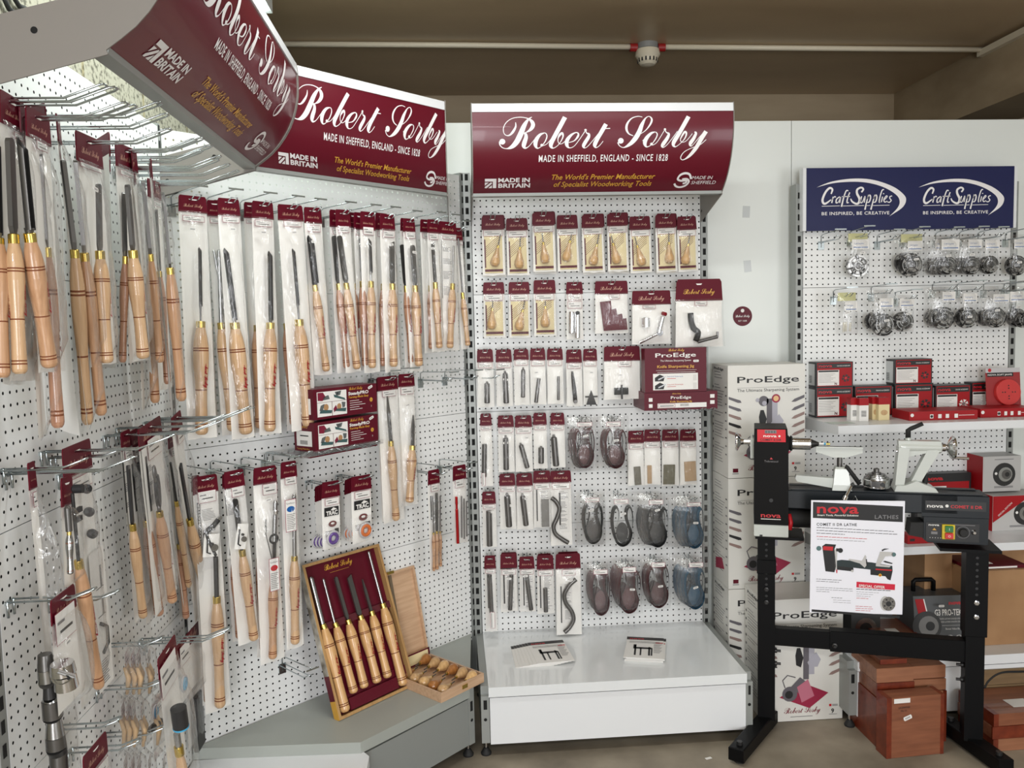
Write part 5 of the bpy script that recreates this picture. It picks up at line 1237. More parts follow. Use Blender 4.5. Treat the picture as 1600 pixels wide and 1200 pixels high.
# row 3
L3 = 'in the middle bay\'s third row'
def wrench(t, g, k, w, zb):
    m = MB(); P = [(g(*q, .012)) for q in ((894, 580), (895, 590), (897, 606), (899, 628))]; m.tube(P, [.004, .0065, .009, .009], steel_d, 10); m.lathe([(0, .007), (.004, .009), (.010, .007)], steel, g(899, 627, .012), g(899, 627, .012) + Vector((0, -1, 0)), 12); m.build('swan_neck_tool', t)
def tri(t, g, k, w, zb):
    m = MB(); P = [(923, 609), (931.5, 632), (915.5, 632)]; m.prism([(g(x, y).x, g(x, y).z) for x, y in P], -.012, -.006, steel_d); a, b = g(914, 621), g(933, 618); m.box(a.x, b.x, -.011, -.007, min(a.z, b.z), max(a.z, b.z), steel_d); m.build('black_triangle_gauge', t)
def cross(t, g, k, w, zb):
    a, b = g(959, 606), g(981, 616); m = MB(); m.box(a.x, b.x, -.012, -.006, b.z, a.z, mat('black_abrasive_block', s(34, 36, 34), .7)); m.build('abrasive_block', t)
    a, b = g(969, 601), g(972, 623); m = MB(); m.box(a.x, b.x, -.018, -.012, b.z, a.z, steel_d); m.build('centre_bar', t)
cp((744.5, 770.5, 546, 566), 636, 'bagged short dark steel cutter, leftmost ' + L3, rods([(761, 596, 761, 630, 9, 1)]), 430)
cp((774, 799.5, 546, 566), 635, 'bagged dark steel tube with white sticker near its top, third row', rods([(789, 579, 791, 630, 9, 1)]), 431, stick=(790, 593))
cp((802, 826, 545.5, 562.5), 633, 'bagged long dark steel tube right under its label ' + L3, rods([(817.5, 574, 817, 621, 7, 1)]), 432)
cp((827.5, 852, 544.5, 563), 632, 'bagged steel tube leaning left ' + L3, rods([(842, 591, 837.5, 629, 6)]), 433, stick=(838, 582))
cp((854, 879.5, 544.5, 562.5), 631, 'bagged very slim steel bar ' + L3, rods([(872.5, 588, 872.5, 625, 4.5)]), 434)
cp((884, 909, 546, 567), 634.5, 'bagged black swan-neck tool beside the black triangle', wrench, 435)
cp((910.5, 933, 545, 564), 632, 'bagged black triangular gauge', tri, 436, stick=(924, 582))
cp((943, 1000, 541, 564), 624, 'wide bag with a small black abrasive block crossed by a bar', cross, 437, lab=(965, 986, 564, 572), stick=(969, 586), off=.1)
flush_hooks('third row of the middle bay')
# sharpening jig boxes
def jig_box(tl, br, depth, label, full):
    t, w, h, _ = carton('jig_box', label, C, .20, tl, br, depth)
    m = MB(); m.box(0, w, 0, depth, 0, h, maroon_box); m.build('carton', t)
    m = MB(); y = -.0006
    m.text('ProEdge', w * .5, h * (.80 if full else .62), h * (.13 if full else .22), paper, y=y, align='C', width=w * (.66 if full else .28), bold=.012)
    script(m, gold, w * .38, h * (.93 if full else .88), w * (.26 if full else .12), y=y, k=1, fat=1.6)
    m.text('Knife Sharpening Jig', w * .5, h * (.56 if full else .42), h * (.085 if full else .14), gold, y=y, align='C', width=w * (.60 if full else .30), bold=.02)
    if full:
        m.text('The Ultimate Sharpening System', w * .5, h * .70, h * .06, paper, y=y, align='C', width=w * .5)
        m.quad(w * .18, w * .84, h * .50, h * .505, y, paper); m.quad(w * .20, w * .82, h * .455, h * .462, y, paper)
    m.build('title_lettering', t)
    m = MB()
    if full:
        m.quad(w * .13, w * .86, h * .06, h * .43, y, paper); y2 = y - .0004
        for j in (0, 1):
            z = h * (.26 - .18 * j); m.prism([(w * .16, z), (w * .30, z), (w * .32, z + h * .1), (w * .24, z + h * .15), (w * .16, z + h * .08)], y2 - .0001, y2, ink); m.prism([(w * .22, z + h * .02), (w * .34, z + h * .1), (w * .33, z + h * .12), (w * .21, z + h * .05)], y2 - .0003, y2 - .0002, steel_l)
            m.text('Small Knife Sharpening Jig' if j == 0 else 'Large Knife Sharpening Jig', w * .36, z + h * .09, h * .035, blue if j == 0 else red, y=y2); m.quad(w * .36, w * .5, z + h * .05, z + h * .06, y2, red)
            m.quad(w * .78, w * .84, z, z + h * .13, y2, mat('pale_box_print', s(210, 208, 204), .5))
    else:
        m.quad(w * .18, w * .85, h * .12, h * .38, y, paper); m.quad(w * .19, w * .42, h * .15, h * .35, y - .0003, lilac); m.quad(w * .195, w * .415, h * .17, h * .33, y - .0005, paper); m.quad(w * .21, w * .4, h * .22, h * .26, y - .0007, ink)
        for i in range(12): m.quad(w * (.49 + .01 * i), w * (.494 + .01 * i), h * .2, h * .34, y - .0004, ink)
        for (a, b) in ((.90, .62), (.90, .28)): m.quad(w * a, w * (a + .06), h * b, h * (b + .2), y, paper)
        for b in (.50, .16): m.quad(w * .06, w * .11, h * b, h * (b + .2), y, paper)
    m.build('printed_panel', t); return t, w, h
jig_box((1007, 614), (1121, 642), .20, 'flat maroon jig box with barcode label lying under an upright one', False)
t_, w_, h_ = jig_box((1008, 545), (1104, 614.5), .06, 'upright maroon jig box with small photos, standing on a flat box', True)
sticker_part(t_, w_ * .83, h_ * .70, y=-.001)
for k, px in enumerate((1026, 1052, 1076, 1108)):
    wp, d = perp_to_wall(C, C.P(px - 6, 643, .1)); wp.z = 0; 
    P_ = C.P(min(px, 1090), 640, 0); P_.z = C.P(1050, 644, .2).z - .0025; hook(C, P_, .22, 'short', 'zinc hook under the flat maroon jig box, ' + ROWN[k] + ' from the left')
# row 4
L4 = 'in the middle bay\'s fourth row'
def with_tail(lst, x0, x1, y0, y1):
    def f(t, g, k, w, zb):
        rods(lst)(t, g, k, w, zb); a, b = g(x0, y0, .018), g(x1, y1, .018); m = MB(); m.quad(a.x, b.x, b.z, a.z, -.022, lilac); m.quad(a.x + .001, b.x - .001, b.z + .001, a.z - .001, -.0224, paper); m.quad(a.x + .004, a.x + .006, b.z + .004, a.z - .004, -.0227, ink); m.build('tail_label', t)
    return f
cp((749.5, 768, 646, 665), 760, 'long narrow bag with steel tube and label at its foot, fourth row', with_tail([(757, 694, 756.5, 745, 8)], 752.5, 758.5, 739, 759), 440)
cp((777, 802.5, 649, 667.5), 737.5, 'bagged stout steel tube with sticker, hanging straight ' + L4, rods([(790, 680, 791, 734, 9, 1)]), 441, stick=(790, 692))
cp((804, 831, 649, 667.5), 737.5, 'bagged steel tube tilted to the right ' + L4, rods([(813, 692, 824, 731, 8, 1)]), 442, stick=(823, 684))
cp((832.5, 854, 645, 664), 732.5, 'bagged stubby steel tube, shortest ' + L4, rods([(845.5, 697, 845.5, 724, 9, 1)]), 443)
cp((859.5, 882, 645, 664), 731, 'bagged dark steel tube next to the maroon belts ' + L4, rods([(865, 679, 869, 728, 10, 1)]), 444)
stone_d = mat('olive_diamond_stone', s(104, 100, 82), .8); stone_g = mat('grey_diamond_stone', s(112, 108, 96), .8); stone_t = mat('tan_diamond_stone', s(176, 148, 116), .75)
def stone(x0, x1, y0, y1, mt, tilt=0.0):
    def f(t, g, k, w, zb):
        a, b = g(x0, y0), g(x1, y1); m = MB(); c = ((a.x + b.x) / 2, (a.z + b.z) / 2); T_ = Matrix.Translation((c[0], 0, c[1])) @ Matrix.Rotation(tilt, 4, 'Y'); W2 = (b.x - a.x) / 2; H2 = (a.z - b.z) / 2
        m.box(-W2, W2, -.008, -.003, -H2, H2, mt, T_, bev=.0008); m.build('abrasive_slip', t)
    return f
for i, (c_, bb, st) in enumerate([((980.5, 1006, 673, 692.5), 759, (990.5, 1001, 729, 757, stone_g, -.05)), ((1006, 1032, 671, 690), 757.5, (1011, 1018, 727, 755, stone_t, 0)), ((1034, 1060.5, 671, 689), 759, (1036, 1054, 726, 756, stone_d, .03)), ((1062, 1088, 671, 689), 758, (1069, 1087, 721, 751, stone_t, -.04))]):
    cp(c_, bb, ['bagged narrow grey sharpening slip, leftmost of the four slips', 'bagged thin tan sharpening slip, narrowest of the four slips', 'bagged wide olive sharpening slip between two tan ones', 'bagged wide tan sharpening slip, rightmost of the four slips'][i], stone(*st), 445 + i, off=.07)
flush_hooks('fourth row of the middle bay')
# abrasive belts
def belt_mat(nm, c, ci): return (mat(nm, c, .75), mat(nm + '_cloth', ci, .8))
BM = {'maroon': belt_mat('maroon_abrasive_belt', s(92, 46, 50), s(70, 66, 66)), 'charcoal': belt_mat('charcoal_abrasive_belt', s(58, 58, 58), s(70, 72, 70)), 'black': belt_mat('black_abrasive_belt', s(34, 36, 38), s(52, 52, 50)), 'blue': belt_mat('blue_abrasive_belt', s(34, 84, 112), s(66, 64, 60)), 'mauve': belt_mat('mauve_abrasive_belt', s(104, 72, 76), s(112, 104, 100)), 'green': belt_mat('grey_green_abrasive_belt', s(70, 66, 64), s(86, 98, 90)), 'brown': belt_mat('dark_red_abrasive_belt', s(80, 38, 42), s(72, 62, 56))}
def belt_bag(x0, x1, y0, y1, ox0, ox1, oy0, oy1, colr, label, seed, off=.08, lab=None, stick=None, front=True, group=None, turn=0.0, inner=0.0):
    cx = (x0 + x1) / 2; M_, n, O = plane_frame(C, off, cx, y0)
    g = lambda px, py, lf=0.0: loc_on(M_, n, O, px, py, lf)
    a, b = g(x0, y0), g(x1, y1); w = b.x - a.x; zb = b.z
    t = thing('sanding_belt_pack', label, 'sanding belts', matrix=M_, group=group)
    p, q = g(ox0, oy0), g(ox1, oy1); X = (p.x + q.x) / 2; Z = (p.z + q.z) / 2; W2 = (q.x - p.x) / 2; H2 = (p.z - q.z) / 2
    loop = [(0, -1), (-.52, -.80), (-.88, -.30), (-1.0, .30), (-.86, .82), (-.55, 1.0), (-.26, .80), (-.22, .42), (-.40, .05), (-.62, -.30), (-.50, -.68), (-.05, -.86), (.42, -.70), (.60, -.32), (.40, .05), (.22, .42), (.26, .80), (.55, 1.0), (.86, .82), (1.0, .30), (.88, -.30), (.52, -.80), (0, -1)]
    P = smooth_path(loop, 4); rnd = random.Random(seed); ct, st_ = math.cos(turn), math.sin(turn)
    m = MB(); vs = []; D_ = .028
    P = [(u * ct - v * st_, u * st_ + v * ct) for u, v in P]
    def inn(i, e):
        a_ = P[max(0, i - 1)]; b_ = P[min(len(P) - 1, i + 1)]; dx, dz = (b_[0] - a_[0]) * W2, (b_[1] - a_[1]) * H2; L_ = math.hypot(dx, dz) or 1
        return X + P[i][0] * W2 + dz / L_ * e, Z + P[i][1] * H2 - dx / L_ * e
    for i in range(len(P)):
        a_ = inn(i, 0.0); b_ = inn(i, .0075); vs.append((a_[0], -.002, a_[1])); vs.append((b_[0], -.002 - D_, b_[1]))
    N = len(P); m.add(vs, [(2 * i, 2 * i + 2, 2 * i + 3, 2 * i + 1) for i in range(N - 1)], BM[colr][0], smooth=True)
    vs2 = []
    for i in range(len(P)):          # cloth inner face, 1 mm inside
        a_ = inn(i, .0012); b_ = inn(i, .0090); vs2.append((a_[0], -.002, a_[1])); vs2.append((b_[0], -.002 - D_ + .0008, b_[1]))
    m.add(vs2, [(2 * i, 2 * i + 2, 2 * i + 3, 2 * i + 1) for i in range(N - 1)], BM[colr][1], smooth=True)
    m.build('abrasive_belt', t)
    # the belt's floor of folded cloth seen inside the drop
    m = MB(); m.prism([(X + .52 * W2 * math.cos(i * math.pi / 10), Z - .34 * H2 + .50 * H2 * math.sin(i * math.pi / 10)) for i in range(20)], -.006, -.004, BM[colr][0]); m.build('folded_belt', t)
    if lab: a_, b_ = g(lab[0], lab[2]), g(lab[1], lab[3]); label_part(t, a_.x, b_.x, b_.z, a_.z, y=-.034)
    if stick: q_ = g(stick[0], stick[1], .034); sticker_part(t, q_.x, q_.z, y=-.036, rot=rnd.uniform(-.3, .1))
    bag_part(t, w * .97, 0, zb, .036, seed, 1.0, film2)
    PACK_HOOKS.append((C, M_ @ Vector((0, 0, -.012)), .14, 'short', label, front)); return t
def queue(base, n, dx, dy, label, group, seed, **k):
    for i in range(n, 0, -1):
        b = list(base); b[0] += dx * i; b[1] += dx * i; b[4] += dx * i; b[5] += dx * i; b[2] += dy * i; b[3] += dy * i; b[6] += dy * i; b[7] += dy * i
        belt_bag(*b, label, seed + i, off=.08 - .018 * i if n < 4 else .08 - .015 * i, front=False, group=group, **k)
queue((884, 932, 652, 735, 895, 930, 669, 730, 'maroon'), 2, -4, 0, 'bagged maroon sanding belt queued behind the left maroon front bag', 'belts behind the left maroon bag', 500)
belt_bag(884, 936, 651, 736, 895, 930, 669, 730, 'maroon', 'bagged maroon sanding belt, left one of the two in the fourth row', 503, lab=(900, 923, 659, 664), stick=(915, 681), turn=.05)
queue((933, 982, 651, 732, 942, 979, 670, 729, 'maroon'), 1, -5, 0, 'bagged maroon sanding belt directly behind the right maroon front bag', 'belts behind the right maroon bag', 505)
belt_bag(933, 983, 650, 734, 942, 979, 670, 731, 'maroon', 'bagged maroon sanding belt, right one of the two in the fourth row', 507, lab=(945, 967, 658, 664), stick=(963, 688), turn=-.08)
flush_hooks('holding the maroon belts')
# row 5
L5 = 'in the middle bay\'s fifth row'
cp((752.5, 774.5, 768, 787.5), 855, 'long narrow bag with bright steel bar, hanging lower than its neighbours', rods([(764, 798, 765, 853, 9.5)]), 450, stick=(767, 800))
cp((779.5, 805, 740, 759), 827, 'bagged thick steel bar with sticker at its middle ' + L5, rods([(792, 770, 795.5, 823, 10, 1)]), 451, stick=(796, 790))
cp((806, 832, 739.5, 759), 827.5, 'bagged thick steel bar with sticker near its top ' + L5, rods([(816, 771, 822, 821, 9, 1)]), 452, stick=(822, 779))
def slip(x0, x1, y0, y1, bar=None):
    def f(t, g, k, w, zb):
        a, b = g(x0, y0), g(x1, y1); m = MB(); m.quad(a.x, b.x, b.z, a.z, -.0012, paper)
        if bar: p, q = g(bar[0], bar[2]), g(bar[1], bar[3]); m.quad(p.x, q.x, q.z, p.z, -.0016, ink)
        z = a.z - .006; rnd = random.Random(int(x0)); lx = a.x + (b.x - a.x) * .38
        while z > b.z + .004: m.quad(lx, lx + (b.x - lx) * rnd.uniform(.5, .92), z, z + .0018, -.0016, greyink); z -= .005 if rnd.random() > .15 else .012
        m.build('instruction_slip', t)
    return f
def flatbar(t, g, k, w, zb):
    slip(836, 859, 758, 822, (837.5, 840.5, 762, 814))(t, g, k, w, zb); a, b = g(845.5, 780), g(858, 822); m = MB(); m.box(a.x, b.x, -.010, -.005, b.z, a.z, mat('grey_flat_bar', s(116, 114, 110), .4, .6), bev=.001); m.build('flat_bar', t)
def sbar(pts, wpx, mt=None):
    def f(t, g, k, w, zb):
        P = smooth_path([tuple(g(x, y, .016)) for x, y in pts], 5); m = MB(); m.tube(P, wpx * k / 2, mt or steel, 10); m.build('s_shaped_rest', t)
    return f
cp((832.5, 860, 735.5, 754.5), 824.5, 'bag with a flat grey bar over a printed slip', flatbar, 453)
def s5(t, g, k, w, zb): slip(864, 890, 758, 830, (873, 876.5, 770, 820))(t, g, k, w, zb); sbar([(862, 778), (869, 784), (874, 795), (870, 810), (865, 822), (868, 834), (878, 842), (888, 848)], 7)(t, g, k, w, zb)
cp((859, 892.5, 735.5, 754), 852, 'bag with an S-shaped steel rest over a printed slip, fifth row', s5, 454)
flush_hooks('fifth row of the middle bay')
queue((898, 947, 772, 850, 910, 943, 787, 847, 'green'), 2, -1, 0, 'bagged grey-green sanding belt directly behind the first front bag of the fifth row', 'belts behind the grey-green bag', 510)
belt_bag(894, 947, 768, 853, 908, 943, 786, 848, 'green', 'bagged belt with grey-green inside, first of four belts in the fifth row', 513, lab=(913, 934, 776, 781), stick=(924, 797))
belt_bag(943, 992, 769, 853, 953, 990, 789, 852, 'charcoal', 'bagged charcoal sanding belt, second of four belts in the fifth row', 515, lab=(957, 979, 778, 784), stick=(974, 803))
queue((994, 1044, 771, 852, 1007, 1044, 792, 852, 'black'), 3, -4.5, -1, 'bagged black sanding belt queued behind the black front bag', 'belts behind the black bag', 520)
belt_bag(994, 1046, 771, 855, 1007, 1044, 792, 853, 'black', 'bagged black sanding belt, third of four belts in the fifth row', 524, lab=(1011, 1033, 779, 785), stick=(1027, 797))
queue((1053, 1104, 775, 854, 1066, 1100, 792, 853, 'blue'), 3, -5.5, -.5, 'bagged blue sanding belt queued behind the upper blue front bag', 'belts behind the upper blue bag', 526)
belt_bag(1053, 1107, 775, 858, 1066, 1100, 792, 855, 'blue', 'bagged blue sanding belt, fourth of four belts in the fifth row', 530, lab=(1070, 1091, 783, 788), stick=(1087, 817))
flush_hooks('over the belts of the fifth row')
# row 6
L6 = 'in the lowest row of the middle bay'
def with_slip(fn, *a):
    def f(t, g, k, w, zb): slip(*a)(t, g, k, w, zb); fn(t, g, k, w, zb)
    return f
cp((756, 774.5, 868, 889), 987, 'longest narrow bag, dark steel bar with a label at its foot, lowest row', with_tail([(765, 898, 768, 957, 7), (762, 897, 764, 950, 3)], 766, 773.5, 956, 981), 460)
cp((782, 808, 863, 887), 955, 'bagged bar hanging directly behind the second pack, lowest row', None, 461, off=.05, front=False)
cp((781, 807, 865, 889), 956, 'bagged slim steel bar leaning left over a printed slip, lowest row', with_slip(rods([(799, 898, 797, 953, 7)]), 784, 805, 888, 950, (786, 789.5, 897, 943)), 462, stick=(795, 904))
cp((810.5, 835, 869.5, 889), 956, 'bagged slim steel bar leaning right over a printed slip, lowest row', with_slip(rods([(822.5, 898, 830, 953, 7)]), 813, 834, 890, 950, (817, 820, 898, 946)), 463, stick=(821, 900))
cp((839, 862, 865, 888), 957, 'bag hanging directly behind the short-bar pack ' + L6, None, 464, off=.05, front=False)
cp((838, 865, 867.5, 890), 959, 'bagged short steel bar over a printed slip, lowest row', with_slip(rods([(852, 919, 853, 956, 7)]), 842, 864, 896, 952, (843, 846, 898, 950)), 465)
cp((871, 904, 862, 885), 990, 'bag hanging directly behind the lowest S-shaped rest', None, 466, off=.06, front=False)
def s6(t, g, k, w, zb): slip(875, 895, 912, 972, (875.5, 878.5, 916, 973))(t, g, k, w, zb); sbar([(900, 905), (890, 914), (882, 928), (884, 942), (893, 955), (896, 968), (890, 980), (882, 988)], 7, steel)(t, g, k, w, zb)
cp((867.5, 907, 865, 889), 992, 'large bag with an S-shaped steel rest, lowest row, overhanging the shelf', s6, 467, off=.10, lab=(878, 899, 890, 898), stick=(892, 907))
flush_hooks('lowest row of the middle bay')
queue((915, 956, 885, 958, 921, 954, 897, 956, 'mauve'), 2, -3, -3, 'bagged mauve sanding belt queued behind the mauve front bag', 'belts behind the mauve bag', 540)
belt_bag(914, 957, 882, 962, 921, 954, 895, 959, 'mauve', 'bagged mauve sanding belt, first of four belts in the lowest row', 543, lab=(925, 947, 887, 893), turn=.04)
queue((957, 1001, 880, 955, 963, 1001, 890, 955, 'maroon'), 3, -3.5, -3, 'bagged maroon sanding belt queued behind the maroon front bag of the lowest row', 'belts behind the low maroon bag', 545)
belt_bag(957, 1004, 878, 958, 963, 1001, 890, 956, 'maroon', 'bagged maroon sanding belt, second of four belts in the lowest row', 549, lab=(970, 991, 883, 890), stick=(988, 921), turn=-.1)
queue((1003, 1046, 874, 946, 1010, 1046, 884, 946, 'brown'), 2, -4, -2, 'bagged dark red sanding belt queued behind the dark red front bag', 'belts behind the dark red bag', 550)
belt_bag(1003, 1048, 872, 950, 1008, 1046, 883, 947, 'brown', 'bagged dark red sanding belt, third of four belts in the lowest row', 553, lab=(1015, 1036, 876, 882), stick=(1032, 916), turn=.06)
queue((1056, 1103, 874, 948, 1066, 1102, 890, 949, 'blue'), 3, -5, -3, 'bagged blue sanding belt queued behind the lower blue front bag', 'belts behind the lower blue bag', 555)
belt_bag(1056, 1106, 871, 952, 1066, 1102, 889, 949, 'blue', 'bagged blue sanding belt, fourth of four belts in the lowest row', 559, lab=(1073, 1095, 876, 882), stick=(1087, 918), turn=.03)
flush_hooks('over the belts of the lowest row')

# leaflets on the base shelf
def leaflet(x, y, rz, z, label, group=None, seed=0, front=True):
    t = thing('leaflet', label, 'leaflet', group=group); t.matrix_world = Matrix.Translation((x, y, z)) @ Matrix.Rotation(rz, 4, 'Z')
    w, h = .148, .21; m = MB(); m.box(-w / 2, w / 2, -h / 2, h / 2, 0, .0016, paper); m.build('paper', t)
    R_ = Matrix(((1, 0, 0, 0), (0, 0, 1, 0), (0, -1, 0, 0), (0, 0, 0, 1))).inverted()
    R_ = Matrix.Rotation(-math.pi / 2, 4, 'X')   # maps local -Y-facing print to face up
    m = MB(); q = lambda a, b, c, d, mt, l=0.0: m.add([(a, c, .0018 + l), (b, c, .0018 + l), (b, d, .0018 + l), (a, d, .0018 + l)], [(0, 1, 2, 3)], mt)
    q(-w / 2, w / 2, h * .36, h / 2, mat('dark_print', s(48, 46, 46), .5)); 
    vs, fs = text_geo('nova', .04, 0, 1.1); m.add([(-w * .42 + a * .028, h * .385 + b * .018, .0022) for a, b in vs], fs, red)
    q(w * .28, w * .48, h * .22, h * .26, red, .0004)
    if front:
        for (a, b, c, d) in ((-.30, .18, -.08, 0.0), (-.27, -.22, -.38, .10), (-.12, -.08, -.38, .0), (.10, .15, -.38, .02), (.17, .21, -.38, -.02), (-.3, -.22, -.02, .12)): q(w * a, w * b, h * c, h * d, ink, .0006)
        for i in range(9): q(w * .24, w * (.46 - .03 * (i % 3)), h * (.16 - i * .05), h * (.175 - i * .05), greyink, .0004)
        for i in range(3): q(-w * .42, w * .4, h * (.28 - i * .035), h * (.29 - i * .035), greyink, .0004)
    m.build('print', t); return t
pA = isect(860, 1023, (0, 0, .2657), (0, 0, 1)); pB = isect(1012, 1018, (0, 0, .2657), (0, 0, 1))
for i in range(7):
    leaflet(pA.x - .075 + i * .0125, pA.y - .004 + .0008 * i, .02 + .012 * i, .2662 + i * .0019, 'lathe leaflet with dark red-lettered heading, ' + ('topmost' if i == 6 else 'underlying') + ' in the left-hand fan', seed=i, front=(i == 6), group=None if i == 6 else 'lower leaflets of the left-hand fan')
for i in range(9):
    leaflet(pB.x - .012 + i * .0015 - (.012 if i > 6 else 0), pB.y + (.004 if i < 7 else 0), -.26 - .012 * (i % 4), .2662 + i * .0019, 'lathe leaflet with dark red-lettered heading, ' + ('topmost' if i == 8 else 'underlying') + ' in the right-hand stack', seed=20 + i, front=(i == 8), group=None if i == 8 else 'lower leaflets of the right-hand stack')
# round maroon sticker and tape marks on the white wall
P_ = isect(1160, 494, (0, WALL_Y, 0), (0, 1, 0)); t = thing('round_sticker', 'round maroon sticker on the white wall', 'sticker', loc=(P_.x, WALL_Y - .0005, P_.z))
m = MB(); m.disc(0, 0, .043, -.001, maroon_box, n=32); m.build('sticker_disc', t)
m = MB(); script(m, paper, -.032, -.004, .064, y=-.0016, k=2, fat=1.5); m.text('EST 1828', 0, -.024, .010, paper, y=-.0016, align='C'); m.disc(0, .024, .008, -.0016, paper); m.build('sticker_print', t)
tape = mat('clear_tape_patch', s(196, 200, 200), .25)
for (x, y, lb) in ((1166, 331, 'upper patch of clear tape on the white wall'), (1168, 416, 'lower patch of clear tape on the white wall')):
    P_ = isect(x, y, (0, WALL_Y, 0), (0, 1, 0)); m = MB(); m.box(-.016, .016, -.0012, 0, -.025, .025, tape, Matrix.Rotation(.05 if y < 400 else -.08, 4, 'Y')); tag(m.build('tape_patch', loc=(P_.x, WALL_Y, P_.z)), lb, 'tape')
# ------------------------------------------------------------------ presentation set on the corner shelf
ZS = 0.2662
def shelf_pt(px, py, z=ZS): return isect(px, py, (0, 0, z), (0, 0, 1))
bl_, br_ = shelf_pt(531, 1127), shelf_pt(649, 1071)
xax = (br_ - bl_).normalized(); back = Vector((0, 0, 1)).cross(xax)       # horizontal, away from the viewer
best = None
for i in range(60):
    ph = math.radians(i * .75); up_ = (Vector((0, 0, 1)) * math.cos(ph) + back * math.sin(ph)); nn_ = xax.cross(up_)
    tl_, tr_ = isect(472, 884, bl_, nn_), isect(590.7, 850.7, bl_, nn_)
    e = abs((tl_ - bl_).dot(xax)) + abs((tr_ - br_).dot(xax)) + abs((tl_ - bl_).dot(up_) - (tr_ - br_).dot(up_)) * .3
    if best is None or e < best[0]: best = (e, up_, nn_, ((tl_ - bl_).dot(up_) + (tr_ - br_).dot(up_)) / 2)
_, up_, nn_, bh = best; bw = (br_ - bl_).length
if nn_.dot(CAM - bl_) < 0: nn_ = -nn_
Mb = Matrix((xax, -nn_, up_)).transposed().to_4x4(); Mb.translation = bl_ + Vector((0, 0, .002))
t = thing('presentation_box', 'open maroon-lined presentation box of six turning tools leaning on the corner panel', 'tool box', matrix=Mb)
D0 = .028; e = .010
ply_edge = wood('box_edge_wood', s(186, 148, 96), s(160, 122, 76), 60, (1, 1, .1), .5); sleeve = mat('printed_sleeve', s(150, 144, 128), .5); add_noise_color(sleeve, s(88, 78, 62), s(206, 200, 188), 14, 6)
m = MB(); m.box(0, bw, D0 - .004, D0, 0, bh, maroon_box); m.build('lined_back', t)
for nm_, a in (('side_wall', (0, e, 0, bh)), ('side_wall', (bw - e, bw, 0, bh)), ('side_wall', (e, bw - e, 0, e)), ('side_wall', (e, bw - e, bh - e, bh))):
    m = MB(); m.box(a[0], a[1], 0, D0, a[2], a[3], ply_edge); m.build(nm_, t)
m = MB(); m.box(-.0015, -.0003, 0, D0, bh * .28, bh, sleeve); m.box(-.0015, -.0003, 0, D0, 0, bh * .12, gold); m.box(-.0015, -.0003, 0, D0, bh * .12, bh * .28, maroon_box); m.build('printed_sleeve', t)
Mi = Mb.inverted()
gb = lambda px, py, lf=0.0: Mi @ isect(px, py, (Mb @ Vector((0, 0, 0))) - nn_ * lf, nn_)
fx = lambda x, y: (460 + x / 3.75, 820 + y / 3.75)
lp1, lp2 = gb(*fx(130, 600), .02), gb(*fx(570, 465), .02)
for (za, zb_, nm_) in ((lp1.z - .012, lp1.z + .012, 'tool_rack'), ):
    m = MB(); m.box(e, bw - e, .012, D0 - .004, (lp1.z + lp2.z) / 2 - .014, (lp1.z + lp2.z) / 2 + .010, mat('dark_maroon_foam', s(84, 24, 34), .9)); m.build('tool_rack', t)
m = MB(); q1 = gb(*fx(330, 1010), .01); q2 = gb(*fx(610, 900), .01); zc = (q1.z + q2.z) / 2; m.box(e + bw * .14, bw * .80, .006, D0 - .004, zc - .035, zc + .004, maroon_box); m.box(e, bw - e, .020, D0 - .004, zc - .01, zc + .03, maroon_box); m.build('tool_rack', t)
m = MB(); a, b = gb(*fx(178, 266), D0 - .006), gb(*fx(342, 222), D0 - .006); script(m, gold, a.x, (a.z + b.z) / 2, b.x - a.x, y=D0 - .0050, k=2, fat=1.5); m.quad(a.x + .02, b.x - .02, (a.z + b.z) / 2 - .013, (a.z + b.z) / 2 - .012, D0 - .0046, gold); m.build('gold_script', t)
kinds = [((95, 305), (165, 582), (176, 610), (300, 1095), 7.5, 19, 'rod', steel_l, 'first, with a thick bright rod'), ((168, 315), (235, 573), (246, 600), (350, 985), 4, 17, 'rod', steel_l, 'second, with a slim bright rod'), ((240, 305), (312, 556), (320, 582), (412, 955), 5.5, 17, 'scraper', steel, 'third, with a flat grey blade'),
  ((318, 295), (383, 530), (392, 556), (487, 925), 8.5, 18, 'skew', steel, 'fourth, with a wide angled blade'), ((397, 320), (450, 505), (458, 532), (548, 895), 4.5, 17, 'taper', steel, 'fifth, with a narrow pointed blade'), ((433, 155), (515, 460), (524, 488), (638, 940), 4.5, 19, 'rod', steel_l, 'sixth, longest, with a bright flute')]
for i, (tp, f1_, f2_, en, wb, wh, kd, bm, lb) in enumerate(kinds):
    tt = thing('turning_tool', 'ash-handled turning tool in the presentation box, ' + lb, 'turning tool', matrix=Mb)
    k = (isect(560.5, 960, bl_, (CAM - bl_).normalized()) - isect(559.5, 960, bl_, (CAM - bl_).normalized())).length
    a, f, f2, eN = (gb(*fx(*q), .006) for q in (tp, f1_, f2_, en))
    blade_part(tt, a, f, wb * k, kd, bm); ferrule_part(tt, f, f2, wh * k * .27); handle_part(tt, f2, eN, wh * k / 2, ash4, True)

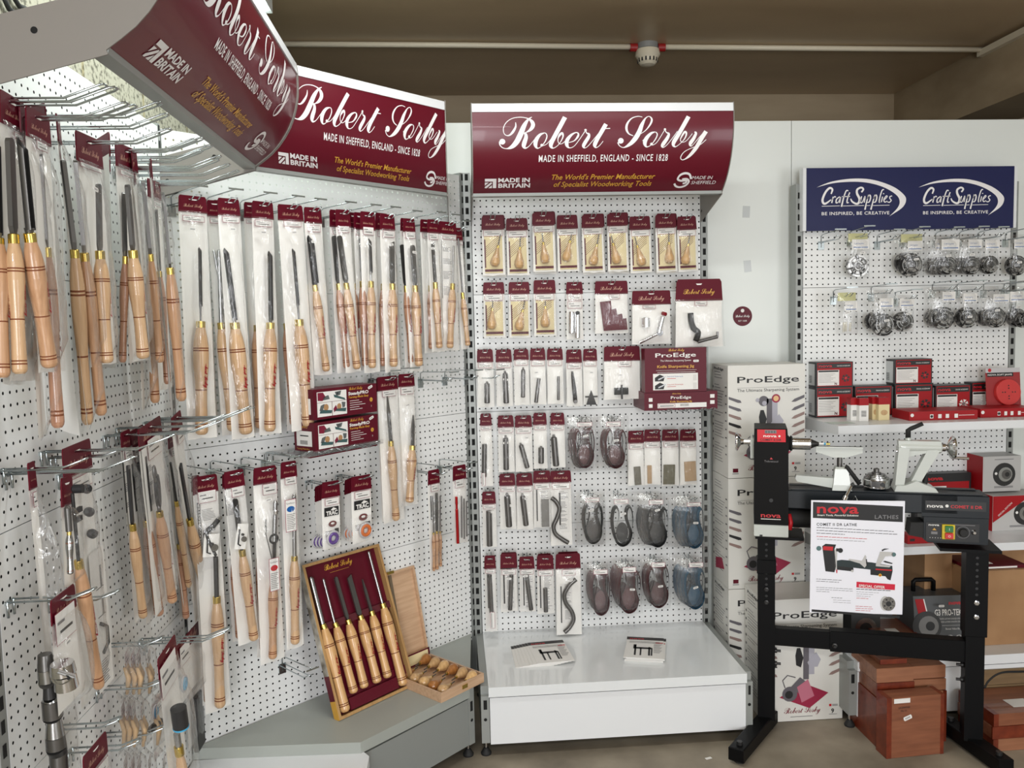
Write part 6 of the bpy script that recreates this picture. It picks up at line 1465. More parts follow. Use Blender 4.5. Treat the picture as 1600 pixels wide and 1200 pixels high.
# beech box of palm tools
zr = ZS + .034
F_, R_, K_ = shelf_pt(689, 1084, zr), shelf_pt(756, 1051.5, zr), shelf_pt(679, 1016, zr)
e1 = (R_ - F_); w1 = e1.length; e1.normalize(); e2 = Vector((-e1.y, e1.x, 0)); d1 = max(.1, (K_ - R_).dot(e2))
if d1 <= .1: d1 = .17
Mt = Matrix((e1, e2, (0, 0, 1))).transposed().to_4x4(); Mt.translation = Vector((F_.x, F_.y, ZS))
t = thing('beech_tool_box', 'open beech box on the corner shelf, lid raised against the panel', 'tool box', matrix=Mt)
m = MB(); m.box(0, w1, 0, d1, 0.0, .005, beech); m.build('base', t)
for a in ((0, w1, 0, .007), (0, w1, d1 - .007, d1), (0, .007, .007, d1 - .007), (w1 - .007, w1, .007, d1 - .007)):
    m = MB(); m.box(a[0], a[1], a[2], a[3], .005, .034, beech); m.build('side_wall', t)
m = MB(); m.box(w1 * .48, w1 * .60, -.002, 0, .012, .026, brass); m.build('clasp', t)
lidh = .17
ml = MB(); TL_ = Matrix.Translation((0, d1 - .004, .036)) @ Matrix.Rotation(math.radians(-12), 4, 'X')
lh = d1
ml.box(0, w1, .012, .016, 0, lh * 1.15, beech, TL_); ml.build('lid_panel', t)
for a in ((0, w1, 0, .008), (0, w1, lh * 1.15 - .008, lh * 1.15), (0, .008, .008, lh * 1.15 - .008), (w1 - .008, w1, .008, lh * 1.15 - .008)):
    m = MB(); m.box(a[0], a[1], 0, .012, a[2], a[3], beech, TL_); m.build('lid_edge', t)
m = MB(); m.box(w1 * .42, w1 * .48, .008, .012, .008, lh * 1.15 - .008, mat('grey_felt_strip', s(120, 104, 84), .9), TL_); m.build('lid_divider', t)
m = MB(); m.box(w1 * .36, w1 * .50, -.006, .002, lh * 1.15 - .004, lh * 1.15 + .006, brass, TL_); m.build('lid_catch', t)
tc_ = thing('title_card', 'cream card with a red border standing at the back of the beech box', 'card', matrix=Mt @ Matrix.Translation((w1 * .25, d1 - .014, .012)) @ Matrix.Rotation(math.radians(-8), 4, 'X'))
m = MB(); m.box(0, w1 * .74, 0, .001, 0, .05, cream_ins); m.build('card', tc_)
m = MB(); m.quad(0, w1 * .74, .044, .050, -.0004, maroon_box); m.quad(0, w1 * .74, 0, .006, -.0004, maroon_box); m.quad(w1 * .70, w1 * .74, 0, .05, -.0004, maroon_box); m.build('red_border', tc_)
bulb = [(0, .009), (.005, .016), (.014, .020), (.026, .019), (.038, .014), (.050, .0095), (.060, .0072)]
hw = [palmw, wood('palm_handle_pale', s(222, 184, 130), s(202, 160, 106), 100, (1, 1, .2)), wood('palm_handle_dark', s(176, 118, 62), s(150, 96, 48), 100, (1, 1, .2))]
for r in range(2):
    for i in range(6):
        tt = thing('carving_tool', 'small carving tool with a bulbous wooden handle in the ' + ('left' if r == 0 else 'right') + ' row of the beech box', 'carving tool', group=('left' if r == 0 else 'right') + ' row of carving tools in the beech box')
        x = .030 if r == 0 else w1 - .030; y0 = .026 + (d1 - .052) * i / 5; sg = 1 if r == 0 else -1
        tt.matrix_world = Mt @ Matrix.Translation((x, y0, .028)) @ Matrix.Rotation(-math.pi / 2 + .22, 4, 'Z')
        m = MB(); m.lathe(bulb, hw[(i * 2 + r) % 3], (0, -.012 * sg, 0), (0, sg, 0), 14); m.build('bulb_handle', tt)
        m = MB(); m.cyl((0, .046 * sg, 0), (0, .056 * sg, 0), .0052, brass, 10); m.build('ferrule', tt)
        m = MB(); m.cyl((0, .056 * sg, 0), (0, .080 * sg, 0), .0022, steel, 6); m.build('blade', tt)

# ------------------------------------------------------------------ white sharpening-system cartons
box_white = mat('white_carton_print', s(216, 214, 208), .45); box_side = mat('white_carton_side', s(204, 202, 198), .5)
def pe_box(x, y, z, w, d, h, label, hidden=False):
    t = thing('sharpening_system_box', label, 'box', loc=(x, y, z))
    m = MB(); m.box(0, w, 0, d, 0, h, box_white); m.build('carton', t)
    T_ = Matrix.Translation((0, -.0008, 0))
    m = MB(); m.text('ProEdge', w * .12, h * .845, h * .078, ink, y=-.0008, width=w * .80, bold=.01); m.quad(w * .12, w * .92, h * .80, h * .802, -.0008, greyink)
    m.text('The Ultimate Sharpening System', w * .12, h * .765, h * .038, ink, y=-.0008, width=w * .80); m.build('title_lettering', t)
    m = MB(); y_ = -.0008; dk = steel_d; gy = mat('picture_grey', s(96, 92, 98), .5); lg = mat('picture_light_grey', s(168, 166, 176), .5); pk = mat('picture_magenta', s(150, 30, 64), .5); bl2 = ink
    P = lambda pts, mt, lf=0.0: m.prism([(w * a, h * b) for a, b in pts], y_ - .0002 - lf, y_ - lf, mt)
    # pictured linisher: belt column, guard, motor, plate
    P([(.20, .20), (.58, .10), (.82, .22), (.50, .31)], pk); P([(.56, .38), (.64, .38), (.64, .68), (.56, .68)], lg, .0003); P([(.50, .34), (.57, .34), (.57, .70), (.50, .70)], gy, .0004)
    m.disc(w * .62, h * .70, w * .055, y_ - .0006, pk); m.disc(w * .62, h * .70, w * .035, y_ - .0009, mat('picture_cream', s(220, 180, 130), .5))
    m.disc(w * .46, h * .68, w * .065, y_ - .0006, gy); m.disc(w * .47, h * .66, w * .03, y_ - .0009, lg); m.disc(w * .38, h * .69, w * .025, y_ - .0009, lg)
    P([(.42, .60), (.46, .60), (.50, .52), (.47, .44), (.41, .46), (.40, .54)], bl2, .0006); P([(.55, .48), (.66, .56), (.72, .50), (.68, .44), (.58, .44)], lg, .0009)
    m.disc(w * .33, h * .225, w * .095, y_ - .0006, gy); m.disc(w * .32, h * .22, w * .05, y_ - .0009, bl2); P([(.34, .28), (.46, .36), (.54, .32), (.46, .22)], gy, .0005)
    P([(.48, .15), (.64, .20), (.56, .34), (.42, .28)], mat('picture_pink_plate', s(190, 110, 130), .5), .0009); m.tube([(w * .40, y_ - .001, h * .36), (w * .30, y_ - .001, h * .38), (w * .24, y_ - .001, h * .34), (w * .27, y_ - .001, h * .28)], .002, gy, 5)
    m.build('pictured_machine', t)
    m = MB()
    for sd_ in (0, 1):
        m = MB()
        for i in range(5):
            z = h * (.70 - i * .075); tp_ = mat('picture_taupe', s(140, 116, 110), .5); c_ = (gy, gy, tp_, bl2, tp_)[i]
            if sd_ == 0: m.prism([(w * .01, z + .012), (w * .16, z - .004), (w * .175, z - .014), (w * .13, z - .014), (w * .01, z + .002)], y_ - .0002, y_, c_)
            else: m.prism([(w * .99, z + .012), (w * .86, z - .004), (w * .82, z - .016), (w * .87, z - .016), (w * .99, z)], y_ - .0002, y_, tp_ if i > 1 else gy)
        m.build('pictured_blades', t)
    m = MB(); script(m, mat('claret_print', s(120, 24, 44), .5), w * .26, h * .065, w * .46, y=y_, k=2, fat=1.1); m.quad(w * .34, w * .62, h * .032, h * .037, y_, greyink)
    m.quad(w * .06, w * .13, h * .05, h * .085, y_, maroon_box); m.quad(w * .055, w * .135, h * .035, h * .042, y_, greyink); m.text('9', w * .875, h * .05, h * .05, ink, y=y_, bold=.03, align='C'); m.quad(w * .83, w * .93, h * .038, h * .042, y_, greyink)
    m.quad(w * .83, w * .86, h * .105, h * .125, y_, red); m.quad(w * .87, w * .94, h * .107, h * .113, y_, greyink); m.quad(w * .87, w * .94, h * .117, h * .122, y_, greyink); m.build('footer_print', t)
    m = MB(); L = Matrix.Rotation(-math.pi / 2, 4, 'Z') @ Matrix.Translation((-d, -.0008, 0)); rnd = random.Random(3)
    z = h * .93
    while z > h * .12:
        m.quad(d * .16, d * (.16 + rnd.uniform(.3, .62)), z, z + .0025, 0, greyink, L); z -= .012 if rnd.random() > .12 else .03
    for i in range(9): m.quad(d * .84, d * .93, h * (.80 - .075 * i), h * (.812 - .075 * i), 0, gy if i % 3 else ink, L); m.quad(d * .04, d * .10, h * (.78 - .07 * i), h * (.80 - .07 * i), 0, ink if i % 2 else gy, L)
    m.prism([(d * .2, h * .10), (d * .75, h * .15), (d * .6, h * .24), (d * .2, h * .2)], -.0004, 0, mat('picture_magenta', s(150, 30, 64), .5), L) if hidden else m.text('ProEdge', d * .14, h * .95, h * .035, ink, T=L, width=d * .6, bold=.02)
    m.build('side_print', t)
    return t
bwid = .322
for k, (lb) in enumerate(['lowest white sharpening box of the stack, mostly hidden behind the black stand', 'middle white sharpening box of the stack, crossed by the black headstock', 'top white sharpening box of the stack beside the middle bay']):
    pe_box(1.012, -.19, .004 + .4625 * k, bwid, .20, .460, lb, k == 1)
q1, q2 = isect(1309, 1114, (0, 0, 0), (0, 0, 1)), 0
pe_box(1.075, -.408, .002, .318, .20, .488, 'white sharpening box on the floor in front of the stack')

# ------------------------------------------------------------------ right bay: hanging discs
jaw = mat('mottled_jaw_steel', s(96, 92, 86), .35, .7); cr_ = add_noise_color(jaw, (0.012, 0.011, 0.01), (0.32, 0.31, 0.29), 60, 3, contrast=(.50, .62))
jawl = mat('bright_jaw_steel', s(170, 170, 172), .3, .8); add_noise_color(jawl, (0.03, .03, .03), (0.8, .8, .8), 50, 3, contrast=(.4, .5))
dx = lambda x, y: (1230 + x / 4, 250 + y / 4)
def disc_bag(x, y, w, lab, d, label, mt=jaw, front=True, group=None, off=.07, seed=0, sticker=None, bottom=None, yellow=False):
    """x,y = bag's top middle and w = width, in the enlarged crop's pixels"""
    px, py = dx(x, y); M_, n, O = plane_frame(D, off, px, py); g = lambda a, b, lf=0.0: loc_on(M_, n, O, *dx(a, b), lf)
    t = thing('chuck_jaw_pack', label, 'chuck jaws', matrix=M_, group=group)
    hw_ = (g(x + w / 2, y).x - g(x - w / 2, y).x) / 2; zb = g(x, bottom or d[1] + d[2] + 12).z
    if d[2] > 0 and mt is not None:
        c = g(d[0], d[1], .014); r = (g(d[0] + d[2], d[1]).x - g(d[0], d[1]).x) * 1.08; m = MB()
        for k_ in range(4):
            a0 = k_ * math.pi / 2 + seed * .3 + .06; pts = [(c.x + r * .30 * math.cos(a0 + j * .231), c.z + r * .30 * math.sin(a0 + j * .231)) for j in range(6, -1, -1)] + [(c.x + r * math.cos(a0 + j * .231), c.z + r * math.sin(a0 + j * .231)) for j in range(7)]
            m.prism(pts, -.022, -.006, mt)
            for (ra, rb) in ((.42, .5), (.75, .82)):
                pts = [(c.x + r * ra * math.cos(a0 + j * .231), c.z + r * ra * math.sin(a0 + j * .231)) for j in range(6, -1, -1)] + [(c.x + r * rb * math.cos(a0 + j * .231), c.z + r * rb * math.sin(a0 + j * .231)) for j in range(7)]
                m.prism(pts, -.026, -.022, steel_l if k_ % 2 else steel)
            am_ = a0 + .7; m.disc(c.x + r * .62 * math.cos(am_), c.z + r * .62 * math.sin(am_), r * .10, -.0224, ink, n=10)
        m.build('jaw_segments', t)
        m = MB(); m.lathe([(0, r * .98), (.004, r), (.008, r * .98)], steel, (c.x, -.006, c.z), (c.x, 0, c.z), 24); m.build('ring', t)
    elif mt is None:
        for (a0, b0, a1, b1) in ((355, 1015, 352, 1075), (368, 1010, 366, 1072), (395, 1015, 392, 1070)):
            m = MB(); m.cyl(g(a0, b0, .01), g(a1, b1, .01), .0045, mat('ivory_plastic', s(214, 210, 196), .4), 8); m.build('plastic_spacer', t)
    if lab:
        a, b = g(lab[0], lab[2]), g(lab[1], lab[3]); m = MB(); m.quad(a.x, b.x, b.z, a.z, -.024, paper); W_ = b.x - a.x; H_ = a.z - b.z
        m.text('Craft Supplies', a.x + W_ * .12, b.z + H_ * .52, H_ * .2, blue, y=-.0244, width=W_ * .56, shear=.2); P_ = [(a.x + W_ * (.5 + .36 * math.cos(th)), b.z + H_ * (.62 + .26 * math.sin(th)), H_ * 20 * (.1 + .9 * (1 - abs(th) / 2.2))) for th in [1.9 - i * .35 for i in range(10)]]
        m.ribbon([(p_[0], p_[1], 3) for p_ in P_], blue, 1, lambda X_, Z_: (X_, -.0244, Z_)) if False else None
        m.quad(a.x + W_ * .08, a.x + W_ * .92, b.z + H_ * .16, b.z + H_ * .24, -.0244, blue); m.build('shop_label', t)
    if yellow: m = MB(); m.box(-hw_ * .8, hw_ * .8, -.004, -.002, -.03, .004, mat('pale_yellow_card', s(206, 204, 150), .6)); m.build('header_card', t)
    if sticker: q = g(*sticker, .03); sticker_part(t, q.x, q.z, y=-.032, rot=-.1)
    bag_part(t, hw_ * 2, .004, zb, .03, seed, 1.0, film2)
    PACK_HOOKS.append((D, M_ @ Vector((0, 0, -.01)), .17, 'tee', label, front)); return t
R5 = 'on the blue-sign bay'
disc_bag(440, 465, 150, (388, 495, 500, 560), (440, 663, 60), 'bagged bright mottled chuck jaws hanging alone under the blue sign', jawl, seed=1, sticker=(470, 580), yellow=True)
disc_bag(750, 470, 170, None, (735, 640, 55), 'bagged chuck jaws behind the yellow-card pack, top row', seed=2, front=False, off=.05)
disc_bag(775, 470, 165, (735, 825, 510, 570), (768, 655, 65), 'bagged dark chuck jaws with yellow card, second pack, top row', seed=3, sticker=(805, 620), yellow=True)
for i, xx in enumerate((925, 955)): disc_bag(xx, 478, 150, (xx - 20, xx + 60, 500, 565), (xx, 663, 48), 'bagged chuck jaws queued left of the third front pack, top row', seed=4 + i, front=False, off=.03 + .015 * i, group='jaws behind the third front pack')
disc_bag(985, 472, 165, (945, 1055, 500, 565), (998, 660, 50), 'bagged chuck jaws, third front pack of the top row', seed=6, sticker=(1008, 600))
for i, xx in enumerate((1095, 1115)): disc_bag(xx, 470, 130, None, (xx, 660, 45), 'bagged chuck jaws queued left of the fourth front pack, top row', seed=7 + i, front=False, off=.03 + .015 * i, group='jaws behind the fourth front pack')
disc_bag(1135, 468, 150, (1110, 1195, 500, 555), (1148, 660, 50), 'bagged chuck jaws, fourth front pack of the top row', seed=9, sticker=(1155, 592))
disc_bag(1255, 470, 120, (1215, 1305, 505, 560), (1260, 655, 50), 'bagged blackish chuck jaws, fifth front pack of the top row', seed=10)
disc_bag(1430, 472, 130, (1395, 1475, 500, 555), (1430, 660, 55), 'bagged chuck jaws cut by the right edge of the photo, top row', seed=11, sticker=(1450, 640))
flush_hooks('top row under the blue sign')
for (x, y, lb) in ((180, 505, 'empty tee-ended hook, leftmost under the blue sign'), (530, 505, 'empty tee-ended hook between two bagged jaws under the blue sign')):
    P_ = D.P(*dx(x + 30, y - 10), 0); hook(D, P_, .18, 'tee', lb)
disc_bag(370, 835, 140, (345, 420, 885, 945), (370, 1040, 0), 'small bag of ivory plastic spacers with a pale yellow card', None, seed=12, off=.12, bottom=1090, sticker=(375, 955), yellow=True)
disc_bag(560, 820, 130, None, (545, 1005, 50), 'bagged chuck jaws behind the largest pack, second row', seed=13, front=False, off=.06)
disc_bag(590, 815, 150, (560, 645, 865, 925), (600, 1030, 62), 'bagged chuck jaws with white folded corner, largest pack of the second row', seed=14, sticker=(620, 1003), off=.09)
disc_bag(728, 850, 125, (685, 775, 865, 920), (725, 1010, 55), 'bagged dark chuck jaws right of the folded-corner pack, second row', seed=15, sticker=(757, 960))
for i, xx in enumerate((925, 945)): disc_bag(xx, 800, 130, None, (xx, 985, 50), 'bagged chuck jaws queued left of the third front pack, second row', seed=16 + i, front=False, off=.03 + .015 * i, group='jaws behind the third front pack, second row')
disc_bag(965, 795, 170, (950, 1030, 825, 885), (972, 988, 62), 'bagged big chuck jaws, third front pack of the second row', seed=18)
disc_bag(1122, 795, 130, (1080, 1165, 835, 890), (1120, 985, 58), 'bagged bright-edged chuck jaws, fourth front pack of the second row', seed=19, sticker=(1140, 980))
disc_bag(1255, 795, 130, None, (1245, 985, 46), 'bagged chuck jaws behind the fifth front pack of the second row', seed=20, front=False, off=.04)
disc_bag(1290, 795, 160, (1265, 1365, 840, 890), (1300, 985, 55), 'bagged dark chuck jaws, fifth front pack of the second row', seed=21, sticker=(1312, 940))
disc_bag(1420, 795, 130, (1370, 1475, 825, 885), (1432, 985, 50), 'bagged chuck jaws at the right end of the second row', seed=22, sticker=(1445, 920))
disc_bag(1490, 795, 100, None, (1478, 1000, 42), 'bagged chuck jaws cut by the photo edge, second row', seed=23, off=.1)
flush_hooks('second row under the blue sign')

# boxes on the upper shelf
blk = mat('black_box_print', s(24, 24, 26), .4); rbx = mat('red_box_print', s(156, 16, 24), .45, spec=.3)
sxy = lambda x, y: (1230 + x / 4.324, 540 + y / 4.324)
def nova_box(x0, x1, y0, y1, yw, label, d=.10, side=.0, zbase=1.1515, hh=None, cut=False, seed=0, group=None):
    """front face between crop pixels, standing at world y = yw"""
    a = isect(*sxy(x0, y1), (0, yw, 0), (0, 1, 0)); b = isect(*sxy(x1, y0), (0, yw, 0), (0, 1, 0)); w = b.x - a.x; h = hh or (b.z - a.z)
    t = thing('chuck_accessory_box', label, 'box', loc=(a.x, yw, zbase), group=group)
    m = MB(); m.box(0, w, 0, d, 0, h, blk); m.build('carton', t)
    m = MB(); y = -.0006; m.quad(w * .03, w * .97, h * .03, h * .97, y, rbx); m.quad(w * .05, w * .95, h * .76, h * .94, y - .0003, blk)
    m.text('nova', w * .07, h * .80, h * .16, red, y=y - .0007, width=w * .36, bold=.02); m.text('CHUCK ACCESSORY', w * .56, h * .82, h * .06, paper, y=y - .0007, width=w * .36, bold=.01)
    m.quad(w * .04, w * .62, h * .06, h * .68, y - .0003, paper); m.quad(w * .06, w * .60, h * .60, h * .665, y - .0006, blk)
    for i in range(7): m.quad(w * .07, w * (.52 - .06 * (i % 3)), h * (.52 - i * .055), h * (.53 - i * .055), y - .0006, greyink)
    m.text('N', w * .50, h * .08, h * .13, maroon_box, y=y - .0006, bold=.04); m.build('printed_front', t)
    m = MB(); c = (w * .80, h * .34); R0 = h * .17
    for k_ in range(6 if not cut else 8):
        a0 = k_ * 2 * math.pi / 6; m.prism([(c[0] + R0 * q * math.cos(a0 + th), c[1] + R0 * q * .9 * math.sin(a0 + th)) for q, th in ((.35, 0), (1, -.1), (1, .6), (.35, .5))], y - .0012, y - .0006, blk if seed % 2 == 0 else paper)
    m.disc(c[0], c[1], R0 * .3, y - .0014, steel_l if seed % 2 else red); m.build('pictured_jaws', t)
    m = MB(); L = Matrix.Rotation(-math.pi / 2, 4, 'Z') @ Matrix.Translation((-d, -.0006, 0)); m.quad(d * .12, d * .88, h * .06, h * .92, 0, mat('white_box_end', s(196, 198, 198), .5), L)
    for i in range(9): m.quad(d * .35, d * .6, h * (.15 + i * .035), h * (.165 + i * .035), -.0004, ink, L)
    m.build('end_label', t); return t
yb = -.075; sN = 'on the shelf under the blue sign'
nova_box(195, 445, 310, 490, yb, 'black and red jaw box at the shelf\'s left end, under another', seed=0, hh=.128)
nova_box(195, 445, 125, 300, yb, 'black and red jaw box on top at the shelf\'s left end', zbase=1.2805, seed=2)
nova_box(455, 710, 300, 480, yb + .005, 'black and red box behind the tiny cream and red boxes', seed=4, hh=.128)
nova_box(725, 985, 300, 475, yb + .005, 'black and red box directly below the raised box with white end', seed=6, hh=.130)
nova_box(725, 980, 115, 290, yb + .005, 'black and red box with white end, raised in the shelf\'s middle', zbase=1.2825, seed=8)
nova_box(665, 925, 108, 285, yb + .115, 'second raised box, white end visible behind the first', zbase=1.2825, seed=10, hh=.128)
nova_box(455, 710, 300, 480, yb + .12, 'box at the back of the shelf supporting the raised pair', seed=12, hh=.128, d=.05)
nova_box(725, 985, 300, 475, yb + .12, 'box at the back beneath the second raised box', seed=14, hh=.130, d=.05)
nova_box(1000, 1240, 285, 445, yb - .01, 'black and red box with white jaw picture right of the centre of the shelf', seed=1, hh=.122)
nova_box(1150, 1400, 268, 430, yb + .03, 'black and red box partly hidden, right end of the box row', seed=3, hh=.128, d=.09) if False else nova_box(1245, 1400, 268, 430, yb + .02, 'black and red box partly hidden, right end of the box row', seed=3, hh=.128)
for i, (x0, x1, y0, y1, yw, lb) in enumerate([(430, 485, 375, 515, -.20, 'leftmost of the tiny cream and red boxes'), (487, 550, 380, 525, -.225, 'frontmost tiny white-fronted box of the little group'), (575, 615, 375, 510, -.19, 'tiny red box behind the little group'), (617, 692, 380, 520, -.215, 'tiny cream box standing apart on the right')]):
    a = isect(*sxy(x0, y1), (0, yw, 0), (0, 1, 0)); b = isect(*sxy(x1, y0), (0, yw, 0), (0, 1, 0)); w, h = b.x - a.x, .092
    t = thing('small_carton', lb, 'box', loc=(a.x, yw, 1.1505)); m = MB(); m.box(0, w, 0, .035, 0, h, cream_ins if i > 1 else paper); m.build('carton', t)
    m = MB(); m.box(-.0004, w + .0004, -.0006, .0354, h * .70, h + .0005, rbx); m.build('red_band', t)
    m = MB(); 
    if i < 2: [m.quad(w * .2, w * .75, h * (.2 + .035 * j), h * (.215 + .035 * j), -.0008, ink) for j in range(8)]
    else: m.disc(w * .5, h * .34, w * .32, -.0008, palmw, rz=h * .12)
    m.build('front_print', t)
for i, (x0, x1, y0, y1, yw, lb) in enumerate([(825, 1278, 447, 508, -.26, 'flat red box with small white squares lying on the shelf front'), (1305, 1680, 430, 495, -.24, 'flat red box at the shelf\'s right end, cut by the photo edge')]):
    a = isect(*sxy(x0, y1), (0, yw, 0), (0, 1, 0)); b = isect(*sxy(x1, y0), (0, yw, 0), (0, 1, 0)); w, h = b.x - a.x, .036
    t = thing('flat_box', lb, 'box', loc=(a.x, yw, 1.1505), rz=-.03); m = MB(); m.box(0, w, 0, .14, 0, h, rbx); m.build('carton', t)
    m = MB(); [m.quad(w * f_, w * (f_ + .05), h * .2, h * .65, -.0008, paper) for f_ in (.30, .42, .53, .66)]; m.disc(w * .325, h * .42, h * .16, -.001, ink); m.disc(w * .04, h * .6, h * .2, -.0008, paper); m.quad(w * .72, w * .95, h * .45, h * .5, -.0008, paper); m.build('front_print', t)
# soft jaws card pack
a = isect(*sxy(1350, 420), (0, -.12, 0), (0, 1, 0)); b = isect(*sxy(1590, 110), (0, -.12, 0), (0, 1, 0)); w, h = b.x - a.x, b.z - a.z
t = thing('soft_jaw_pack', 'tall clear pack with a big red disc leaning at the shelf\'s right end', 'chuck jaws', matrix=Matrix.Translation((a.x, -.12, 1.152)) @ Matrix.Rotation(math.radians(-5), 4, 'X'))
m = MB(); m.box(0, w, 0, .002, 0, h, mat('red_backing', s(150, 40, 42), .45)); m.box(0, w, -.0006, 0, h * .90, h, clearp); m.build('backing_card', t)
m = MB(); m.quad(w * .04, w * .80, h * .81, h * .90, -.0008, blk); m.text('NOVA SOFT JAWS', w * .06, h * .835, h * .05, paper, y=-.0014, width=w * .7, bold=.02); m.disc(w * .12, h * .955, w * .05, -.001, red); m.build('title_band', t)
m = MB(); rr = w * .36; m.lathe([(0, rr), (.014, rr), (.016, rr * .97)], mat('red_plastic_disc', s(196, 52, 50), .4), (w * .58, -.001, h * .46), (w * .58, -1, h * .46), 28)
for k_ in range(4):
    for q_ in (.3, .5): m.disc(w * .58 + rr * q_ * math.cos(k_ * math.pi / 2), h * .46 + rr * q_ * math.sin(k_ * math.pi / 2), rr * .055, -.0176, ink, n=8)
m.build('red_jaw_disc', t)
# paper note on the shelf
P_ = isect(1316, 661, (0, 0, 1.152), (0, 0, 1)); t = thing('paper_note', 'slip of paper lying at the left of the box shelf', 'paper', loc=(P_.x, P_.y + .02, 1.1508)); m = MB(); m.box(-.05, .05, -.03, .03, 0, .0006, mat('pale_green_paper', s(198, 210, 202), .5)); m.build('sheet', t)

# ------------------------------------------------------------------ lower shelf: chuck boxes
lgrey = mat('light_grey_box_print', s(186, 184, 182), .5)
def chuck_box(px0, px1, py1, yw, h, z, label, tri=False):
    a = isect(px0, py1, (0, yw, 0), (0, 1, 0)); b = isect(px1, py1, (0, yw, 0), (0, 1, 0)); w = b.x - a.x; d = .12
    t = thing('chuck_box', label, 'box', loc=(a.x, yw, z)); m = MB(); m.box(0, w, 0, d, 0, h, lgrey); m.box(-.0006, 0, 0, d, 0, h, rbx); m.build('carton', t)
    m = MB(); c = (w * .56, h * .48); r = h * .33; m.lathe([(0, r), (.001, r)], steel_d, (c[0], 0, c[1]), (c[0], -1, c[1]), 24); m.disc(c[0] + r * .1, c[1], r * .62, -.0016, steel_l); m.disc(c[0] + r * .2, c[1], r * .42, -.0022, steel); m.disc(c[0] + r * .25, c[1], r * .2, -.0028, ink); m.disc(c[0] - r * .75, c[1] + r * .1, r * .12, -.0022, paper); m.build('pictured_chuck', t)
    m = MB()
    if tri: m.prism([(0, h), (w * .66, h), (0, h * .25)], -.0034, -.003, rbx); m.text('SPECIAL EDITION', w * .10, h * .42, h * .07, paper, y=-.0038, rot=.75)
    for f_ in (.9, .13, .10): m.quad(w * .3, w * .8, h * f_, h * (f_ + .02), -.0008, greyink)
    m.build('front_print', t); return t
chuck_box(1535, 1594, 777, -.11, .152, .812, 'grey and red chuck box on top of another, right edge')
chuck_box(1550, 1640, 838, -.17, .150, .6555, 'grey chuck box with a red corner triangle, right edge', True)
for (px0, px1, yw, z, h, lb) in ((1440, 1517, -.05, .812, .075, 'black and red box lying dim behind the tailstock'), (1430, 1545, -.03, .6555, .154, 'black box supporting the dim one behind the tailstock'), (1395, 1440, -.06, .812, .05, 'dark flat box behind the tailstock handle')):
    a = isect(px0, 760, (0, yw, 0), (0, 1, 0)); b = isect(px1, 760, (0, yw, 0), (0, 1, 0)); w = b.x - a.x; t = thing('chuck_accessory_box', lb, 'box', loc=(a.x, yw, z)); m = MB(); m.box(0, w, 0, .11 if yw > -.04 else .12, 0, h, blk); m.build('carton', t)
    m = MB(); m.quad(w * .04, w * .96, h * .08, h * .5, -.0008, rbx); m.text('nova', w * .08, h * .62, h * .3, red, y=-.0008, width=w * .35, bold=.05); m.quad(w * .1, w * .5, h * .1, h * .26, -.0012, paper); m.build('front_print', t)
a = isect(1488, 770, (0, -.02, 0), (0, 1, 0)); b = isect(1532, 770, (0, -.02, 0), (0, 1, 0)); t = thing('chuck_box', 'tall red box standing between dim black boxes and the grey chuck box', 'box', loc=(a.x + .01, -.125, .812)) if False else None
for (px0, px1, z, h, lb) in ((1412, 1446, .6555, .05, 'small white box under the control panel'), (1418, 1470, .6555, .035, 'flat red box under the control panel')):
    yw = -.22 if 'white' in lb else -.30; a = isect(px0, 845, (0, yw, 0), (0, 1, 0)); b = isect(px1, 845, (0, yw, 0), (0, 1, 0)); t = thing('small_carton', lb, 'box', loc=(a.x, yw, z)); m = MB(); m.box(0, b.x - a.x, 0, .06, 0, h, paper if 'white' in lb else rbx); m.build('carton', t); m = MB(); m.quad(.01, .03, h * .3, h * .6, -.0008, ink); m.build('front_print', t)

# ------------------------------------------------------------------ base shelf of the right bay
def carton_at(name, label, x, y, z, w, d, h, mt, rz=0, tape_=True, cat='box'):
    t = thing(name, label, cat, loc=(x, y, z), rz=rz); m = MB(); m.box(0, w, 0, d, 0, h, mt); m.build('carton', t)
    if tape_: m = MB(); m.box(0, w, d * .44, d * .56, h, h + .0006, cardtape); m.box(w * .3, w * .5, -.0006, 0, h * .4, h * .6, cardtape) if False else None; m.build('tape', t)
    return t
def base_px(px, py, z=ZS): return isect(px, py, (0, 0, z), (0, 0, 1))
p0 = base_px(1512, 1010); p1 = base_px(1598, 1006)
H1 = .30
carton_at('cardboard_box', 'plain brown carton with maroon printed top, right side of the base shelf', p0.x, p0.y, ZS, .27, .22, .300, cardboard)
t = thing('folded_leaflet_pile', 'maroon and white printed sleeve lying on the plain brown carton', 'packaging', loc=(p0.x + .012, p0.y + .02, ZS + .3008)); m = MB(); m.box(0, .24, 0, .18, 0, .012, maroon_box); m.quad(.02, .2, .002, .009, -.0006, paper); m.box(.05, .12, .03, .08, .012, .0125, paper); m.build('sleeve', t)
carton_at('cardboard_box', 'tall brown carton standing behind the grey carry box', p0.x - .115, -.30, ZS, .115, .24, .352, cardboard)
carton_at('cardboard_box', 'long brown carton lying across the top at the back right', p0.x + .02, -.225, ZS, .50, .20, .355, cardboard)
carton_at('paper_note', 'white shipping label on the back right carton', p0.x + .10, -.20, ZS + .3560, .06, .03, .0006, paper, tape_=False, cat='label')
